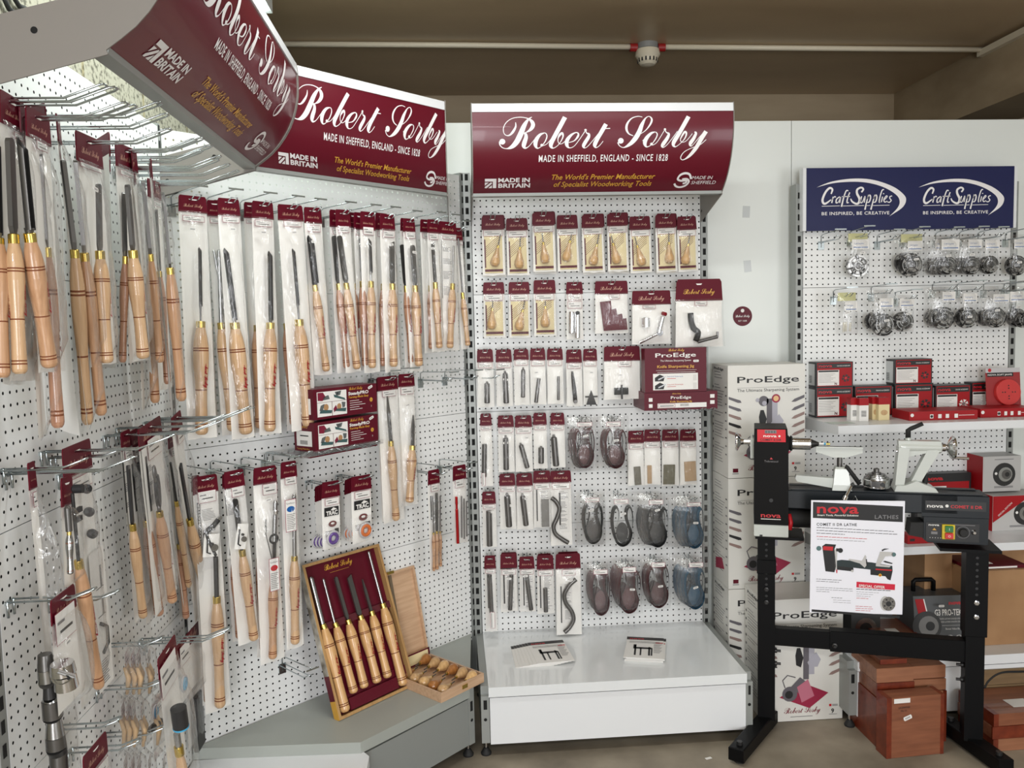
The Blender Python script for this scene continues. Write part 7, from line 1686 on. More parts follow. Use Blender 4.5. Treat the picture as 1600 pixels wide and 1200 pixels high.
# grey carry box
pk0 = base_px(1418, 1002, ZS); t = thing('carry_box', 'grey carry box with handle, red stripe and G3 PRO-TEK lettering', 'box', loc=(pk0.x - .006, -.40, ZS), rz=-.06)
w, h = .205, .200; gybox = mat('dark_grey_box_print', s(74, 76, 78), .45); m = MB()
m.add([(0, 0, 0), (w, 0, 0), (w, .16, 0), (0, .16, 0), (0.0, .025, h), (w, .025, h), (w, .15, h), (0, .15, h)], [(3, 2, 1, 0), (4, 5, 6, 7), (0, 1, 5, 4), (1, 2, 6, 5), (2, 3, 7, 6), (3, 0, 4, 7)], gybox); m.build('carton', t)
SL = Matrix.Rotation(-math.atan2(.025, h), 4, 'X'); m = MB(); 
m.prism([(w * .03, h * .95), (w * .19, h * .95), (w * .37, h * .03), (w * .20, h * .03)], -.0012, -.0008, rbx, SL); m.prism([(w * .19, h * .95), (w * .21, h * .95), (w * .40, h * .03), (w * .37, h * .03)], -.0012, -.0008, paper, SL); m.build('red_stripe', t)
m = MB(); m.lathe([(0, h * .29), (.001, h * .29)], steel_d, (w * .24, -.0014, h * .42), (w * .24, -1, h * .42), 24, SL); m.disc(w * .27, h * .42, h * .2, -.003, steel, SL); m.disc(w * .30, h * .42, h * .09, -.0036, ink, SL); m.build('pictured_chuck', t)
m = MB(); m.text('nova', w * .68, h * .83, h * .10, red, y=-.0014, width=w * .26, bold=.05, T=SL); m.text('G3 PRO-TEK', w * .40, h * .62, h * .17, paper, y=-.0014, width=w * .53, bold=.02, T=SL)
for i, (a_, b_) in enumerate(((.46, .54), (.39, .41))): m.text('WOOD LATHE CHUCK SYSTEM', w * .46, h * (.54 - i * .06), h * .04, paper, y=-.0014, width=w * .49, T=SL)
m.quad(w * .53, w * .95, h * .42, h * .424, -.0014, paper, SL); m.text('Bonus Value Bundle', w * .60, h * .34, h * .05, paper, y=-.0014, width=w * .35, T=SL)
for x_ in (.68, .85): m.disc(w * x_, h * .17, h * .07, -.0014, steel_l, SL); m.disc(w * x_, h * .19, h * .03, -.002, ink, SL)
m.build('front_lettering', t)
m = MB(); m.tube([(w * .16, .09, h), (w * .16, .09, h + .038), (w * .20, .09, h + .045), (w * .52, .09, h + .045), (w * .56, .09, h + .038), (w * .56, .09, h)], .009, black, 8); m.build('carry_handle', t)
sticker_part(t, w * .48, h * .84, y=-.004)
# chuck box behind poster, tins
t = carton_at('chuck_box', 'dark chuck box peeping out beneath the white poster', base_px(1322, 1000).x, -.33, ZS, .12, .14, .15, gybox, tape_=False); m = MB(); m.disc(.06, .06, .045, -.0012, steel_l); m.disc(.06, .06, .025, -.002, steel_d); m.build('pictured_chuck', t)
t = carton_at('metal_tin', 'small stack of grey metal tins behind the carry box', base_px(1466, 960).x - .02, -.10, ZS, .11, .07, .26, mat('grey_tin', s(120, 122, 124), .35, .5), tape_=False)

# timber blanks on the floor and base shelf
def blank(x, y, z, w, d, h, rz, label, mt=redwood, wax='x', notes=None, group=None):
    t = thing('timber_blank', label, 'wood block', loc=(x, y, z), rz=rz, group=group); m = MB(); m.box(0, w, 0, d, 0, h, mt, bev=.0015); m.build('timber', t)
    if wax:
        m = MB(); e_ = .018
        if wax == 'x': m.box(-.0008, e_, -.0008, d + .0008, .0005, h + .0008, waxdark); m.build('waxed_end', t); m = MB(); m.box(w - e_ * .7, w + .0008, -.0008, d + .0008, .0005, h + .0008, waxdark)
        elif wax == 'front': m.box(-.0008, w + .0008, -.0008, .006, .0005, h + .0008, waxdark)
        elif wax == 'left': m.box(-.0008, e_, -.0008, d + .0008, .0005, h + .0008, waxdark)
        m.build('waxed_end', t)
    if notes: notes(t, w, d, h)
    return t
def big_notes(t, w, d, h):
    m = MB(); m.box(w * .12, w * .40, -.0016, -.0008, h * .91, h * .985, paper); m.box(w * .12, w * .40, -.0008, d * .3, h + .0009, h + .0014, paper) if False else None; m.build('paper_label', t)
    m = MB()
    m.text('LACEWOOD', w * .20, h * .82, h * .04, ink, y=-.0016, width=w * .20, bold=.01); m.text('No 12', w * .24, h * .77, h * .035, ink, y=-.0016, width=w * .1, bold=.01); m.build('pen_note', t)
    sticker_part(t, w * .36, h * .66, .032, .015, -.0016, -.35)
f0 = isect(1385, 1186, (0, 0, 0), (0, 0, 1)); fa = isect(1369, 1169, (0, 0, 0), (0, 0, 1)); fb = isect(1342, 1139, (0, 0, 0), (0, 0, 1))
blank(f0.x, f0.y, 0, .218, .065, .222, .05, 'big square timber blank with handwriting and label, standing on the floor', wax='x', notes=big_notes)
bx0, by0 = fa.x + .004, max(fa.y, f0.y + .085); dd = .19
zz = 0
for i, (hh, dx_, mt_, wx) in enumerate(((.185, .0, redwood_l, 'left'), (.055, .003, redwood, 'front'), (.056, .0, redwood_l, None))):
    blank(bx0 + dx_, by0, zz, .140, dd, hh - .0015, .0, ['tall red timber blank at the foot of the left stack behind the labelled block', 'red blank with dark waxed front, middle of the left timber stack', 'pale-fronted blank, top of the left timber stack'][i], mt=mt_, wax=wx); zz += hh
blank(bx0 + .03, by0 + .03, zz, .10, .11, .018, 0, 'thin dark-edged blank lying on the left timber stack', wax='front')
zz = 0
for i, hh in enumerate((.195, .045, .050)):
    blank(bx0 + .147, by0 + .008 + .004 * i, zz, .125, .17, hh - .0015, 0, ['tall orange-red blank at the foot of the right timber stack', 'orange-red blank in the middle of the right timber stack', 'orange-red blank on top of the right timber stack'][i], mt=redwood_l, wax=None if i else 'x'); zz += hh
pp = base_px(1372, 1000)
def lab2(t, w, d, h): m = MB(); m.box(w * .35, w * .62, d * .2, d * .5, h + .0009, h + .0014, paper); m.build('paper_label', t)
blank(pp.x - .065, -.45, ZS, .165, .22, .062, -.08, 'flat reddish timber slab with a white label under the poster', notes=lab2, wax='x')
h0 = isect(1552, 1175, (0, 0, 0), (0, 0, 1)); h1 = isect(1533, 1150, (0, 0, 0), (0, 0, 1)); zz = 0
for i, (hh, mt_, wx) in enumerate(((.047, redwood_l, 'left'), (.047, redwood, 'front'), (.047, redwood, 'x'))):
    blank(h0.x - (.004 if i == 1 else 0), h0.y, zz, .30, .20, hh - .0015, .02, ['pink-faced timber blank, bottom of the pile at the right edge', 'dark red blank, middle of the pile at the right edge', 'labelled red blank, top of the pile at the right edge'][i], mt=mt_, wax=wx, notes=lab2 if i == 2 else None); zz += hh
blank(h0.x + .07, h0.y + .21, .0, .30, .10, .145, 0, 'lower greyish brown timber baulk beyond the right-edge pile', mt=oldwood, wax=None)
blank(h0.x + .085, h0.y + .21, .1465, .30, .10, .060, 0, 'upper greyish brown timber baulk beyond the right-edge pile', mt=oldwood, wax=None)
# scrap of paper on the floor
P_ = isect(1107, 1185, (0, 0, 0), (0, 0, 1)); t = thing('paper_scrap', 'tiny white paper scrap on the concrete floor', 'litter', loc=(P_.x, P_.y, .0005), rz=.3); m = MB(); m.box(-.012, .012, -.006, .006, 0, .0006, paper); m.build('scrap', t)
# ------------------------------------------------------------------ lathe on its stand
LA = math.radians(20); LO = Vector((1.076, -.46, 0)); LU = Vector((math.cos(LA), -math.sin(LA), 0)); LN = Vector((-math.sin(LA), -math.cos(LA), 0))
ML = frame_matrix(LO, LU, LN); MLi = ML.inverted()
def pl(px, py, o=0.0):
    q = MLi @ isect(px, py, LO + LN * o, LN); return q
lw = mat('pale_enamel_casting', s(188, 192, 186), .32, coat=.3); slate = mat('slate_painted_bed', s(26, 31, 36), .38, spec=.3); lblk = mat('black_textured_cover', (0.004, 0.0036, 0.0036), .5, spec=.12)
t = thing('lathe_stand', 'black steel lathe stand with splayed feet and a telescopic crossbar', 'stand', matrix=ML)
def post(x0, x1, o, z0, z1, name='leg'):
    m = MB(); m.box(x0, x1, -o, o, z0, z1, black, bev=.002); 
    return m
a, b = pl(1184, 1000, .03), pl(1211, 1000, .03); LX0, LX1 = a.x, b.x; lm = (LX0 + LX1) / 2
zt = pl(1198, 838, .03).z
m = post(LX0, LX1, .03, .05, zt - .0)
for k_ in range(10): z = zt - .03 - .022 * k_; m.lathe([(0, .005), (.0012, .005)], ink, (lm, -.031, z), (lm, -1, z), 10)
m.build('leg', t)
m = MB(); m.box(LX0 - .006, LX1 - .001, -.034, .034, .30, zt - .20, black, bev=.002) if False else m.box(LX0 - .003, LX1 + .004, -.033, .033, .62, zt - .09, black, bev=.002); m.build('leg_sleeve', t)
for z in (pl(1197, 920, .03).z, pl(1197, 940, .03).z): m = MB(); m.lathe([(0, .009), (.006, .009), (.007, .005), (.011, .005)], steel_d, (lm, -.034, z), (lm, -1, z), 6); m.build('bolt', t)
a, b = pl(1508, 1050, .03), pl(1538, 1050, .03); RX0, RX1 = a.x, b.x; rm = (RX0 + RX1) / 2; zt2 = pl(1525, 858, .03).z
m = post(RX0, RX1, .03, .05, zt2); m.build('leg', t)
zs_ = pl(1525, 995, .03).z; m = MB(); m.box(RX0 - .004, RX1 + .006, -.034, .034, zs_, zt2, black, bev=.002)
for k_ in range(8): z = zt2 - .03 - .022 * k_; m.lathe([(0, .005), (.0012, .005)], ink, (rm, -.035, z), (rm, -1, z), 10)
m.build('leg_sleeve', t)
for z in (pl(1527, 941, .03).z, pl(1526, 963, .03).z): m = MB(); m.lathe([(0, .009), (.006, .009), (.007, .005), (.011, .005)], chrome, (rm, -.035, z), (rm, -1, z), 6); m.build('bolt', t)
c1, c2 = pl(1250, 985, .02), pl(1250, 1012, .02); m = MB(); m.box(LX1, .30, -.018, .018, c2.z, c1.z, black, bev=.002); m.build('crossbar', t)
c3, c4 = pl(1400, 994, .025), pl(1400, 1027, .025); xs = pl(1297, 1000, .02).x; m = MB(); m.box(xs, RX0, -.023, .023, c4.z, c3.z, black, bev=.002); m.build('crossbar_sleeve', t)
for (px_, py_) in ((1304, 1008), ): q = pl(px_, py_, .025); m = MB(); m.lathe([(0, .010), (.01, .010), (.012, .005), (.02, .005)], steel_d, (q.x, -.023, q.z), (q.x, -1, q.z), 6); m.build('bolt', t)
for (px_, py_, sg, xx) in ((1219, 1017, 1, LX1), (1219, 1037, 1, LX1), (1497, 1038, -1, RX0), (1497, 1061, -1, RX0)):
    q = pl(px_, py_, 0); m = MB(); m.lathe([(0, .009), (.008, .009), (.009, .005), (.022, .005)], steel_d, (xx, 0, q.z), (xx + sg, 0, q.z), 6); m.build('bolt', t)
# feet, splayed
for (f_front, ctr, nm_) in ((isect(1150, 1196, (0, 0, 0), (0, 0, 1)), ML @ Vector((lm, 0, 0)), 'l'), (isect(1572, 1215, (0, 0, 0), (0, 0, 1)), ML @ Vector((rm, 0, 0)), 'r')):
    d = (f_front - ctr); L = d.length; d.normalize(); sd = Vector((-d.y, d.x, 0)); m = MB(); r_ = .14 if nm_ == 'r' else .05
    e0 = MLi @ (ctr - d * r_); M2 = MLi @ Matrix((d, sd, (0, 0, 1))).transposed().to_4x4(); M2.translation = MLi @ ctr
    m.box(-r_, L, -.028, .028, .012, .062, black, M2, bev=.003); m.build('foot_bar', t)
    for xx in (-r_ + .03, L - .035): m = MB(); m.lathe([(0, .020), (.012, .020)], rubber, M2 @ Vector((xx, 0, 0)), M2 @ Vector((xx, 0, 1)), 14); m.lathe([(0, .011), (.012, .011)], steel_d, M2 @ Vector((xx, 0, .062)), M2 @ Vector((xx, 0, 1)), 6); m.build('levelling_foot', t)
for (x0, x1, zz_, w_) in ((pl(1180, 840, .05).x, pl(1256, 840, .05).x, zt, .075), (pl(1466, 852, .05).x, pl(1562, 852, .05).x, zt2, .08)):
    m = MB(); m.box(x0, x1, -w_, w_, zz_, zz_ + .010, black); m.build('top_plate', t)
ZP = zt + .010

t = thing('wood_lathe', 'benchtop wood lathe with black headstock and pale castings on the black stand', 'lathe', matrix=ML)
bz1 = pl(1250, 766, .06).z; bz0 = bz1 - .070
hx0, hx1 = pl(1178, 760, .10).x, pl(1232, 760, .10).x; hz0 = ZP + .001; hz1 = pl(1205, 668, .04).z; hk = pl(1205, 692, .10).z; hw0 = pl(1205, 820, .10).z
ex = pl(1546, 790, .06).x
m = MB(); m.box(hx1, ex - .10, -.06, .06, bz0, bz1, slate, bev=.004); m.box(hx1, ex - .12, -.025, .025, bz1 - .004, bz1 + .0005, ink)
m.prism([(hx1 + .01, bz1 + .0005), (ex - .02, bz1 + .0005), (ex - .02, bz1 + .003), (hx1 + .01, bz1 + .003)], -.058, -.030, slate); m.prism([(hx1 + .01, bz1 + .0005), (ex - .02, bz1 + .0005), (ex - .02, bz1 + .003), (hx1 + .01, bz1 + .003)], .030, .058, slate); m.build('bed', t)
# headstock: upright cover with sloping top face
m = MB(); m.add([(hx0, -.10, hw0), (hx1, -.10, hw0), (hx1, .09, hw0), (hx0, .09, hw0), (hx0, -.10, hk), (hx1, -.10, hk), (hx0 + .003, -.075, hz1), (hx1 - .003, -.075, hz1), (hx1 - .003, .09, hz1), (hx0 + .003, .09, hz1)],
   [(3, 2, 1, 0), (0, 1, 5, 4), (4, 5, 7, 6), (6, 7, 8, 9), (1, 2, 8, 7, 5), (3, 0, 4, 6, 9), (2, 3, 9, 8)], lblk); m.build('headstock_cover', t)
m = MB(); m.box(hx0, hx1, -.098, .09, hz0 + .004, hw0, lw, bev=.003); m.box(hx0 + .02, hx0 + .03, -.0985, -.098, hz0 + .005, hz0 + .012, ink); m.build('headstock_base', t)
cxm = (hx0 + hx1) / 2
hzm = pl(1160, 690, 0).z
m = MB(); m.box(hx0 - .012, hx0, -.05, .05, hk - .07, hk + .01, lw, bev=.004); m.build('headstock_casting', t)
dsl = Vector((0, .025, hz1 - hk)); Ls = dsl.length; Ts = Matrix.Translation((hx0, -.1008, hk)) @ Matrix.Rotation(-math.atan2(.025, hz1 - hk), 4, 'X')
hW = hx1 - hx0; m = MB(); m.quad(hW * .10, hW * .92, Ls * .06, Ls * .94, -.0006, mat('red_label', s(196, 30, 44), .35), Ts); m.quad(hW * .32, hW * .66, Ls * .66, Ls * .90, -.001, greyink, Ts)
for i in range(4): m.text('8', hW * (.34 + .08 * i), Ls * .69, Ls * .22, ink, y=-.0013, T=Ts)
m.text('nova', hW * .28, Ls * .40, Ls * .26, paper, y=-.001, T=Ts, width=hW * .38, bold=.018); m.disc(hW * .74, Ls * .47, Ls * .07, -.001, paper, Ts); m.text('COMET II DR', hW * .18, Ls * .14, Ls * .2, ink, y=-.001, T=Ts, width=hW * .62, bold=.018); m.build('speed_display', t)
m = MB(); H_ = hk - hw0; m.text('nova', cxm - hW * .30, hw0 + H_ * .09, .024, red, y=-.1008, width=hW * .58, bold=.018); m.quad(cxm - hW * .30, cxm + hW * .28, hw0 + H_ * .065, hw0 + H_ * .073, -.1008, paper)
m.text('Teknatool', cxm, hw0 + H_ * .765, .010, greyink, y=-.1008, align='C', width=hW * .40); m.prism([(cxm - .004, hw0 + H_ * .80), (cxm + .006, hw0 + H_ * .80), (cxm, hw0 + H_ * .825)], -.1009, -.1007, red); m.disc(cxm, hw0 + H_ * .30, .007, -.1008, ink); m.build('cover_print', t)
zc = pl(1160, 690, 0).z
m = MB(); x1 = pl(1160, 690, 0).x; m.lathe([(0, .030), (.004, .036), (.008, .036), (.012, .026), (.020, .013), (.030, .011), (hx0 - x1 + .014, .011)], chrome, (x1 - .014 - .012, 0, zc), (1, 0, zc), 22); m.build('handwheel', t)
zsx = pl(1250, 693, 0).z; xe = pl(1266, 693, 0).x
m = MB(); m.lathe([(0, .026), (.004, .030), (.008, .024), (.012, .030), (.018, .026)], rubber, (hx1, 0, zsx), (1, 0, zsx), 20); m.build('spindle_collar', t)
m = MB(); m.lathe([(0, .023), (xe - hx1 - .018, .023), (xe - hx1 - .016, .020)], chrome, (hx1 + .018, 0, zsx), (1, 0, zsx), 22, caps=True); m.lathe([(0, .019), (.030, .006)], steel_d, (xe, 0, zsx), (1, 0, zsx), 18); m.build('spindle', t)
m = MB(); m.lathe([(0, .004), (.018, .005), (.022, .005)], paper, (xe + .026, 0, zsx), (1, 0, zsx), 10); m.lathe([(0, .0052), (.006, .0052)], cyan, (xe + .047, 0, zsx), (1, 0, zsx), 10); m.lathe([(0, .005), (.012, .005), (.013, .003)], brass, (xe + .056, 0, zsx), (1, 0, zsx), 10); m.build('pen_blank', t)
# motor
m = MB(); q = pl(1246, 806, -.02); m.cyl((hx1, .0, q.z), (hx1 + .15, .0, q.z), .038, rubber, 20); m.box(hx1 + .09, hx1 + .12, -.0395, -.034, q.z - .012, q.z + .012, paper); m.build('motor', t)
m = MB(); m.tube([(hx1 + .004, -.06, bz0 - .02), (hx1 + .010, -.07, bz0 - .05), (hx1 + .006, -.07, bz0 - .075)], .008, red, 8); m.build('red_lever', t)
# tool rest and banjo
g_ = lambda x, y, o=0.0: pl(x, y, o)
r0, r1 = g_(1275, 697, .03), g_(1348, 697, .03); rb, rv = g_(1275, 706, .03).z, g_(1312, 715, .03)
m = MB(); m.prism([(r0.x, r0.z), (r0.x, rb), (rv.x - .02, rv.z), (rv.x + .02, rv.z), (r1.x, rb), (r1.x, r0.z)], -.034, -.022, lw); m.box(r0.x, r1.x, -.042, -.022, r0.z - .004, r0.z, lw); m.build('tool_rest', t)
pz0 = g_(1311, 730, .03).z; m = MB(); m.cyl((rv.x, -.028, pz0 - .01), (rv.x, -.028, rv.z + .001), .0095, steel, 14); m.build('rest_post', t)
b0, b1 = g_(1301, 735, .03), g_(1327, 735, .03); bt_ = g_(1314, 729, .03).z; bb_ = bz1 + .003
m = MB(); vs = []
for (z, i0, i1, dy) in ((bb_, -.004, .006, .034), (bb_ + .02, 0, .002, .03), (bt_ - .006, .006, -.006, .024), (bt_, .010, -.010, .018)): vs += [(b0.x + i0, -.028 - dy, z), (b1.x + i1, -.028 - dy, z), (b1.x + i1, -.028 + dy, z), (b0.x + i0, -.028 + dy, z)]
m.add(vs, [(3, 2, 1, 0), (12, 13, 14, 15)] + [(r * 4 + i, r * 4 + (i + 1) % 4, r * 4 + (i + 1) % 4 + 4, r * 4 + i + 4) for r in range(3) for i in range(4)], lw); m.build('banjo_body', t)
a0, a1 = g_(1243, 744, .0), g_(1303, 750, .02); m = MB(); m.prism([(a0.x, a0.z + .012), (a0.x - .004, a0.z), (a0.x + .004, a0.z - .012), (b0.x + .01, bb_ + .004), (b0.x + .01, a1.z + .010)], -.045, -.010, lw); m.build('banjo_arm', t)
m = MB(); p_ = g_(1321, 729, .05); q = g_(1343, 756, .05); m.tube([(p_.x, -.05, p_.z), (p_.x + .006, -.052, p_.z - .002), (q.x, -.055, q.z)], [.009, .007, .0085], rubber, 8); m.build('locking_lever', t)
m = MB(); p_ = g_(1331, 760, .07); q = g_(1322, 776, .09); m.cyl((p_.x, -.06, p_.z), (q.x, -.09, q.z), .006, chrome, 10); m.lathe([(0, .009), (.016, .010)], chrome, (q.x, -.09, q.z), (q.x - .3, -.4, q.z - .6), 12); m.lathe([(0, .008), (.012, .009)], steel_d, (p_.x, -.06, p_.z), (p_.x + .5, -.062, p_.z + .3), 10); m.build('banjo_clamp', t)
# tailstock
T0 = [(1396, 769), (1464, 769), (1462, 763), (1436, 752), (1432, 748), (1471, 707), (1471, 690), (1460, 688), (1405, 688), (1404, 697), (1409, 702)]
HOLE = [(1412, 757), (1426, 750), (1422, 745), (1449, 706), (1418, 709)]
m = MB(); tz = lambda x, y: (lambda q: (q.x, q.z))(pl(x, y, .02))
base_ = [tz(1396, 769), tz(1464, 769), tz(1460, 762), tz(1430, 750), tz(1412, 757), tz(1399, 757)]
zf = bz1 + .003; base_[0] = (base_[0][0], zf); base_[1] = (base_[1][0], zf)
m.prism(base_, -.045, .045, lw); m.build('tailstock_foot', t)
m = MB(); m.prism([tz(1398, 760), tz(1412, 760), tz(1420, 708), tz(1421, 700), tz(1404, 699)], -.028, .028, lw); m.prism([tz(1424, 752), tz(1440, 752), tz(1468, 706), tz(1462, 700), tz(1449, 704)], -.020, .020, lw); m.build('tailstock_frame', t)
m = MB(); ta, tb = pl(1404, 698, 0), pl(1471, 698, 0); zq = ta.z; m.lathe([(0, .018), (.004, .022), (.02, .023), (tb.x - ta.x - .004, .021), (tb.x - ta.x, .018)], lw, (ta.x, 0, zq), (ta.x + 1, 0, zq), 22); m.prism([tz(1404, 689), tz(1471, 690), tz(1471, 706), tz(1449, 708), tz(1420, 714), tz(1405, 704)], -.019, .019, lw); m.build('tailstock_barrel', t)
m = MB(); xq = tb.x; m.lathe([(0, .014), (.012, .014), (.016, .011)], chrome, (xq, 0, zq), (xq + 1, 0, zq), 18); m.lathe([(0, .011), (.006, .024), (.014, .038), (.020, .042), (.026, .040), (.026, .030), (.018, .012)], chrome, (xq + .016, 0, zq), (xq + 1, 0, zq), 26); m.build('tailstock_handwheel', t)
m = MB(); m.cyl((xq + .036, -.012, zq - .034), (xq + .085, -.012, zq - .036), .005, chrome, 10); m.build('crank_handle', t)
m = MB(); p_, q, r_ = pl(1419, 686, 0), pl(1419, 674, 0), pl(1441, 663, 0); m.lathe([(0, .010), (p_.z * 0 + .010, .009)], lw, (p_.x, 0, p_.z - .004), (p_.x, 0, 9), 12); m.tube([(q.x, 0, p_.z + .004), (q.x, 0, q.z + .004), (q.x + .008, -.002, q.z + .010), (r_.x, -.01, r_.z + .004)], [.009, .009, .008, .0075], rubber, 10); m.build('quill_lever', t)
m = MB(); p_, q = pl(1443, 762, .0), pl(1449, 738, .0); m.lathe([(0, .010), (.02, .009), (.05, .005)], rubber, (p_.x, 0, p_.z), (q.x, 0, q.z), 10); m.lathe([(0, .004), (.006, .004)], chrome, (q.x, 0, q.z), (q.x, 0, q.z + 1), 8); m.build('tailstock_lever', t)
m = MB(); m.lathe([(0, .005), (.008, .005)], chrome, (ta.x - .002, -.012, zq - .014), (ta.x - 1, -.012, zq - .014), 8); m.build('set_screw', t)
# control housing
cx0, cx1 = pl(1446, 790, .06).x, ex; cz0 = pl(1500, 850, .06).z
m = MB(); m.box(cx0 - .012, cx1, -.060, .06, bz0 - .012, bz1 - .001, slate, bev=.003); m.prism([(cx0 - .004, bz0 - .01), (cx0 - .004, cz0 + .01), (cx0 + .01, cz0), (cx1 - .002, ZP + .004 if ZP > cz0 else cz0), (cx1, bz0 - .01)], -.058, .055, slate); m.build('control_housing', t)
m = MB(); p_, q = pl(1438, 822, .06), pl(1452, 840, .06); m.prism([(cx0 - .045, p_.z + .01), (cx0 - .05, q.z + .004), (cx0, q.z - .004), (cx0, p_.z + .012)], -.055, .03, rubber); m.build('rubber_boot', t)
p_, q = pl(1446, 782, .062), pl(1541, 800, .062); m = MB(); m.quad(p_.x, q.x, q.z, p_.z, -.0608, blk); W_ = q.x - p_.x; H_ = p_.z - q.z
m.text('nova', p_.x + W_ * .03, q.z + H_ * .28, H_ * .52, paper, y=-.0612, width=W_ * .27, bold=.018); m.disc(p_.x + W_ * .36, q.z + H_ * .48, H_ * .16, -.0612, paper); m.text('COMET II DR', p_.x + W_ * .42, q.z + H_ * .28, H_ * .46, red, y=-.0612, width=W_ * .52, bold=.018); m.build('name_plate', t)
p_, q = pl(1447, 816, .062), pl(1530, 848, .062); m = MB(); m.quad(p_.x, q.x, q.z, p_.z, -.0608, blk); W_ = q.x - p_.x; H_ = p_.z - q.z; P_ = lambda u, v: (p_.x + W_ * u, q.z + H_ * v)
m.text('nova', *P_(.05, .82), H_ * .16, paper, y=-.0612, width=W_ * .2, bold=.018); m.quad(P_(.5, .9)[0], P_(.92, .9)[0], P_(.5, .9)[1], P_(.5, .93)[1], -.0612, greyink)
m.prism([P_(.12, .58), P_(.20, .58), P_(.16, .70)], -.0613, -.0611, gold); m.quad(P_(.10, .3)[0], P_(.22, .3)[0], P_(.1, .36)[1], P_(.1, .50)[1], -.0612, greyink)
for i in range(6): m.disc(*P_(.08 + .05 * i, .16), H_ * .02, -.0612, paper, n=6)
m.build('control_panel', t)
m = MB(); yl = mat('yellow_switch_plate', s(206, 180, 30), .4); a = P_(.30, .12); b = P_(.54, .93); m.box(a[0], b[0], -.068, -.0609, a[1], b[1], yl, bev=.002); m.build('switch_plate', t)
m = MB(); a = P_(.35, .54); b = P_(.50, .88); m.box(a[0], b[0], -.076, -.068, a[1], b[1], mat('green_button', s(30, 110, 50), .4), bev=.0015); m.text('I', (a[0] + b[0]) / 2, a[1] + (b[1] - a[1]) * .3, .012, paper, y=-.0764, align='C'); m.build('start_button', t)
m = MB(); a = P_(.35, .18); b = P_(.50, .50); m.box(a[0], b[0], -.078, -.068, a[1], b[1], mat('red_button', s(190, 40, 40), .4), bev=.0015); m.text('O', (a[0] + b[0]) / 2, a[1] + (b[1] - a[1]) * .3, .011, paper, y=-.0784, align='C'); m.build('stop_button', t)
a = P_(.70, .52); m = MB(); m.disc(a[0], a[1], H_ * .33, -.0612, greyink); m.disc(a[0], a[1], H_ * .31, -.0615, blk); m.lathe([(0, H_ * .24), (.012, H_ * .21), (.014, H_ * .18)], rubber, (a[0], -.061, a[1]), (a[0], -1, a[1]), 18); m.build('speed_dial', t)
a = P_(.90, .55); m = MB(); m.lathe([(0, H_ * .15), (.004, H_ * .12), (.012, H_ * .07)], chrome, (a[0], -.061, a[1]), (a[0], -1, a[1]), 14); m.build('toggle_switch', t)
# scroll chuck on the bed
cc = pl(1369, 764, .0); t2 = thing('scroll_chuck', 'polished steel scroll chuck standing on the lathe bed before the tailstock', 'chuck', matrix=ML @ Matrix.Translation((cc.x, 0, bz1 + .0035)))
m = MB(); m.lathe([(0, .034), (.003, .042), (.006, .046), (.010, .046), (.011, .044), (.034, .046), (.036, .043)], chrome, (0, 0, 0), (0, 0, 1), 32); m.lathe([(0, .008), (.001, .008)], ink, (.015, -.0445, .022), (.015, -1, .022), 12); m.build('chuck_body', t2)
m = MB(); m.lathe([(0, .043), (.006, .042), (.007, .036), (.012, .035), (.013, .030), (.018, .030)], steel_l, (0, 0, .036), (0, 0, 1), 32); m.build('chuck_ring', t2)
m = MB(); m.lathe([(0, .016), (.006, .016), (.007, .010), (.018, .010), (.020, .007)], steel, (0, 0, .054), (0, 0, 1), 16); m.build('spindle_adaptor', t2)

# poster board
pc = [isect(x, y, Vector((1.30, -.735, 1)), Vector((-math.sin(math.radians(10)), -math.cos(math.radians(10)), 0))) for x, y in ((1268, 780), (1414, 790), (1410, 973), (1265, 957))]
pn = Vector((-math.sin(math.radians(10)), -math.cos(math.radians(10)), 0)); up_p = ((pc[0] - pc[3]).normalized() + (pc[1] - pc[2]).normalized()).normalized(); rx = up_p.cross(pn).normalized()
Mp = Matrix((rx, -pn, up_p)).transposed().to_4x4(); Mp.translation = pc[3]
t = thing('poster', 'white poster with red nova heading and lathe picture hanging before the lathe', 'poster', matrix=Mp)
pw, ph_ = (pc[1] - pc[0]).length, (pc[0] - pc[3]).length - .004; pcol = mat('poster_paper', s(232, 232, 240), .3)
m = MB(); m.box(0, pw, 0, .004, 0, ph_, pcol); m.build('board', t)
X = lambda x: (x - 42) / (928 - 42) * pw; Z = lambda y, x=480: (1180 - y - 70 * (1 - (x - 42) / 886 * 1.0) - 0) / 1.0
def pz(x, y):      # crop pixel (6x) -> board local
    px_, py_ = 1260 + x / 6, 775 + y / 6; q = Mp.inverted() @ isect(px_, py_, pc[3], pn); return q.x, q.z
m = MB(); a = pz(62, 55); b = pz(905, 240); zt_, zb_ = pz(62, 55)[1], pz(62, 205)[1]; m.prism([pz(62, 55), pz(905, 98), pz(903, 245), pz(60, 205)], -.0004, -.0001, blk)
a = pz(98, 158); e_ = pz(488, 165); m.text('nova', a[0], (a[1] + e_[1]) / 2, (pz(98, 88)[1] - a[1]) / .55, red, y=-.0008, width=e_[0] - a[0], bold=.018)
a = pz(100, 178); e_ = pz(488, 190); m.text('Smart Tools, Powerful Solutions', a[0], e_[1], .0085, paper, y=-.0008, width=e_[0] - a[0], bold=.02, shear=.2)
a = pz(640, 207); e_ = pz(862, 215); m.text('LATHES', a[0], e_[1], (pz(640, 170)[1] - a[1]) / .73, greyink, y=-.0008, width=e_[0] - a[0], bold=.018, space=1.1); m.build('heading_band', t)
m = MB(); a = pz(95, 272); e_ = pz(472, 282); m.text('COMET II DR LATHE', a[0], e_[1], (pz(95, 245)[1] - a[1]) / .73, ink, y=-.0006, width=e_[0] - a[0], bold=.018, space=1.15)
